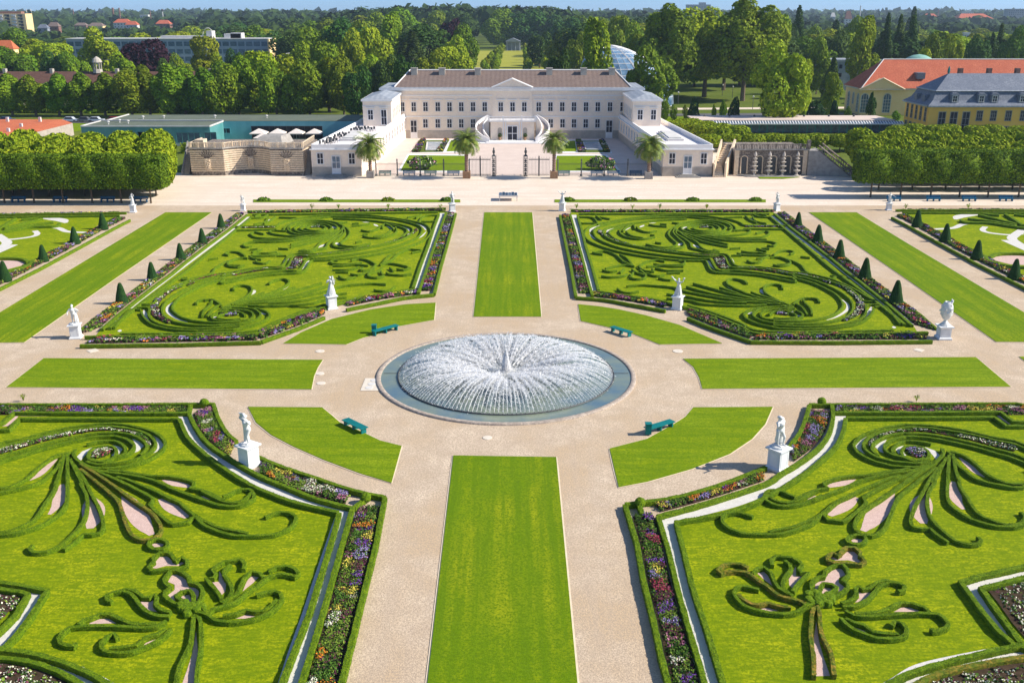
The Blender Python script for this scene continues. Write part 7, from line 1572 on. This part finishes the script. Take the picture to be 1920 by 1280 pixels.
for i in range(9): place_clip(pc[i % 2], 44+i*4.9, 222+(i % 2), f'round-headed lime, {ORD[i]} from the left in the row above the cascade', 'round-headed limes above the cascade', .62)
for i, (x, y) in enumerate([(39.5,240),(42,236),(44.5,233),(41.5,243),(46.5,238),(49,233),(44,244),(47.5,228),(52,229)]): place_clip(pc[i % 2], x, y, f'round-headed lime, {ORD[i]} in the clump beside the right wing', 'round-headed limes beside the right wing', .8)
for i, (x, y) in enumerate([(98,243),(102,240),(106,242),(111,239),(116,241),(121,238),(92,238)]): place_clip(pc[i % 2], x, y, f'round-headed lime, {ORD[i]} from the left before the slate house', 'round-headed limes before the slate house', .62)
# lamp posts behind the right garden
for i, (p_, yb) in enumerate([(1271,196),(1354,180),(1373,184),(1411,205)]):
    c = G(p_, yb, 0); t = thing('street_lamp', f'park lamp post, {ORD[i]} from the left behind the glass gallery', 'lamp', c, 'park lamp posts'); mb = MB(); mb.tube([(c.x,c.y,0),(c.x,c.y,3.6)], .09, 6); mb.build('pole', M['iron'], t); mb = MB(); mb.lathe((c.x,c.y,3.6), [(.1,0),(.26,.25),(.24,.5),(.05,.62)], 8); mb.build('lamp_head', M['conc'], t)
# cars parked under the left street trees
def car(x, y, col, label, rz=0):
    t = thing('parked_car', label, 'car', (x,y,0), 'cars parked under the street trees', rz); OFF[t.name] = Vector((0,0,0))
    mb = MB(); mb.hexa([(-2.1,-.85,.35),(2.1,-.85,.35),(2.1,.85,.35),(-2.1,.85,.35)],[(-2.1,-.82,.85),(2.15,-.82,.8),(2.15,.82,.8),(-2.1,.82,.85)]); mb.hexa([(-1.7,-.8,.85),(1.1,-.8,.85),(1.1,.8,.85),(-1.7,.8,.85)],[(-1.3,-.68,1.42),(.5,-.68,1.42),(.5,.68,1.42),(-1.3,.68,1.42)]); mb.build('body', col, t)
    mb = MB(); mb.hexa([(-1.5,-.82,.9),(.95,-.82,.9),(.95,-.80,.9),(-1.5,-.80,.9)],[(-1.25,-.72,1.35),(.5,-.72,1.35),(.5,-.70,1.35),(-1.25,-.70,1.35)]); mb.build('side_window', M['glass'], t)
    for sx in (-1.3,1.3):
        for sy in (-.8,.8): mb = MB(); mb.tube([(sx,sy-.1,.33),(sx,sy+.1,.33)], .33, 12); mb.build('wheel', M['asphalt'], t)
cw = nmat('car_white', (.55,.6,.68), None, 1, .3, spec=.6); cb = nmat('car_blue', (.05,.09,.18), None, 1, .3, spec=.6); cr = nmat('car_red', (.35,.03,.03), None, 1, .3, spec=.6); cg = nmat('car_grey', (.12,.13,.14), None, 1, .3, spec=.6)
for i, (p_, col, l) in enumerate([(12,cb,'dark blue'),(132,cw,'pale blue'),(160,cg,'dark grey'),(180,cw,'long pale'),(215,cr,'dark red'),(236,cr,'second dark red'),(330,cb,'shadowed blue'),(525,cg,'grey'),(470,cg,'dim grey'),(498,cw,'silvery')]):
    car((p_-960)/sc(283,0), 283.5, col, f'{l} car parked under the street trees, {ORD[i]} from the left')
# people: two figures on the promenade edge of the left wing roof
for i in range(14):
    x = 404+i*25; ptree(['oakA','oakD','oakB','oakC'][i % 4], x, 120+9*((i*5) % 4), 332+5*(i % 3), 66, f'{LAB[["oakA","oakD","oakB","oakC"][i % 4]]}, {ORD[i]} from the left in the second row behind the park trees', group='second row of park trees')
for i in range(16):
    x = -60+i*29; c = G(x, 212, 0); rs = np.random.RandomState(200+i); p, d = crown_pts(4.6,1.6,1.1,500,7,rs); p[:,2] += .8; p += np.array([c.x,c.y,0]); V, Q = cards(p, d, .5, rs); tag(link_mesh('roadside_hedge', np_mesh('roadside_hedge', V, Q, M['leaf'])), f'low roadside bush, {ORD[i]} from the left under the street trees', 'bush', 'roadside bushes')
# ================================================================== HAZE
mb = MB(); mb.box(-5000, 5000, -110, 5800, -1.5, 50)
m = bpy.data.materials.new('haze_air'); m.use_nodes = True; nt = m.node_tree
for n_ in list(nt.nodes):
    if n_.type == 'BSDF_PRINCIPLED': nt.nodes.remove(n_)
pv = nt.nodes.new('ShaderNodeVolumePrincipled'); pv.inputs['Color'].default_value = (.62,.80,1,1); pv.inputs['Density'].default_value = .00011; pv.inputs['Anisotropy'].default_value = .2
nt.links.new(pv.outputs[0], nt.nodes['Material Output'].inputs['Volume'])
o = mb.build('haze', m); o['kind'] = 'stuff'; o['label'] = 'thin bluish summer haze over the far trees'
# ================================================================== CAMERA, LIGHT, SKY
cd = bpy.data.cameras.new('camera'); cam = bpy.data.objects.new('camera', cd); COL.objects.link(cam)
cam.location = (0,0,CAMH); cam.rotation_euler = (math.pi/2-TH, 0, 0); cd.sensor_width = 36; cd.lens = 36*F/1920; cd.clip_start = .5; cd.clip_end = 30000
S.camera = cam
EL = 36.5; AZ = math.atan2(-.05, 1.0)   # towards the sun, plan angle from +x
sd = Vector((math.cos(AZ)*math.cos(R(EL)), math.sin(AZ)*math.cos(R(EL)), math.sin(R(EL))))
ld = bpy.data.lights.new('sun', 'SUN'); ld.energy = 5.0; ld.angle = R(.5); ld.color = (1,.93,.80)
lo = bpy.data.objects.new('sun', ld); COL.objects.link(lo); lo.rotation_euler = (-sd).to_track_quat('-Z','Y').to_euler(); lo.location = (60,-20,60)
W = bpy.data.worlds.new('World'); S.world = W; W.use_nodes = True; nt = W.node_tree
sk = nt.nodes.new('ShaderNodeTexSky'); sk.sky_type = 'NISHITA'; sk.sun_disc = False; sk.sun_elevation = R(EL); sk.sun_rotation = math.pi/2-AZ
sk.air_density = 1.0; sk.dust_density = .3; sk.ozone_density = 3.5; sk.altitude = 100
tc = nt.nodes.new('ShaderNodeTexCoord'); va = nt.nodes.new('ShaderNodeVectorMath'); va.operation = 'ADD'; va.inputs[1].default_value = (0,0,.15); nt.links.new(tc.outputs['Generated'], va.inputs[0]); nt.links.new(va.outputs[0], sk.inputs['Vector'])
nt.links.new(sk.outputs[0], nt.nodes['Background'].inputs[0]); nt.nodes['Background'].inputs[1].default_value = .125
vs = S.view_settings; vs.view_transform = 'Standard'; vs.look = 'None'; vs.gamma = 1; vs.exposure = .42
cy = S.cycles; cy.max_bounces = 5; cy.diffuse_bounces = 2; cy.glossy_bounces = 2; cy.transmission_bounces = 2; cy.transparent_max_bounces = 24; cy.volume_bounces = 0
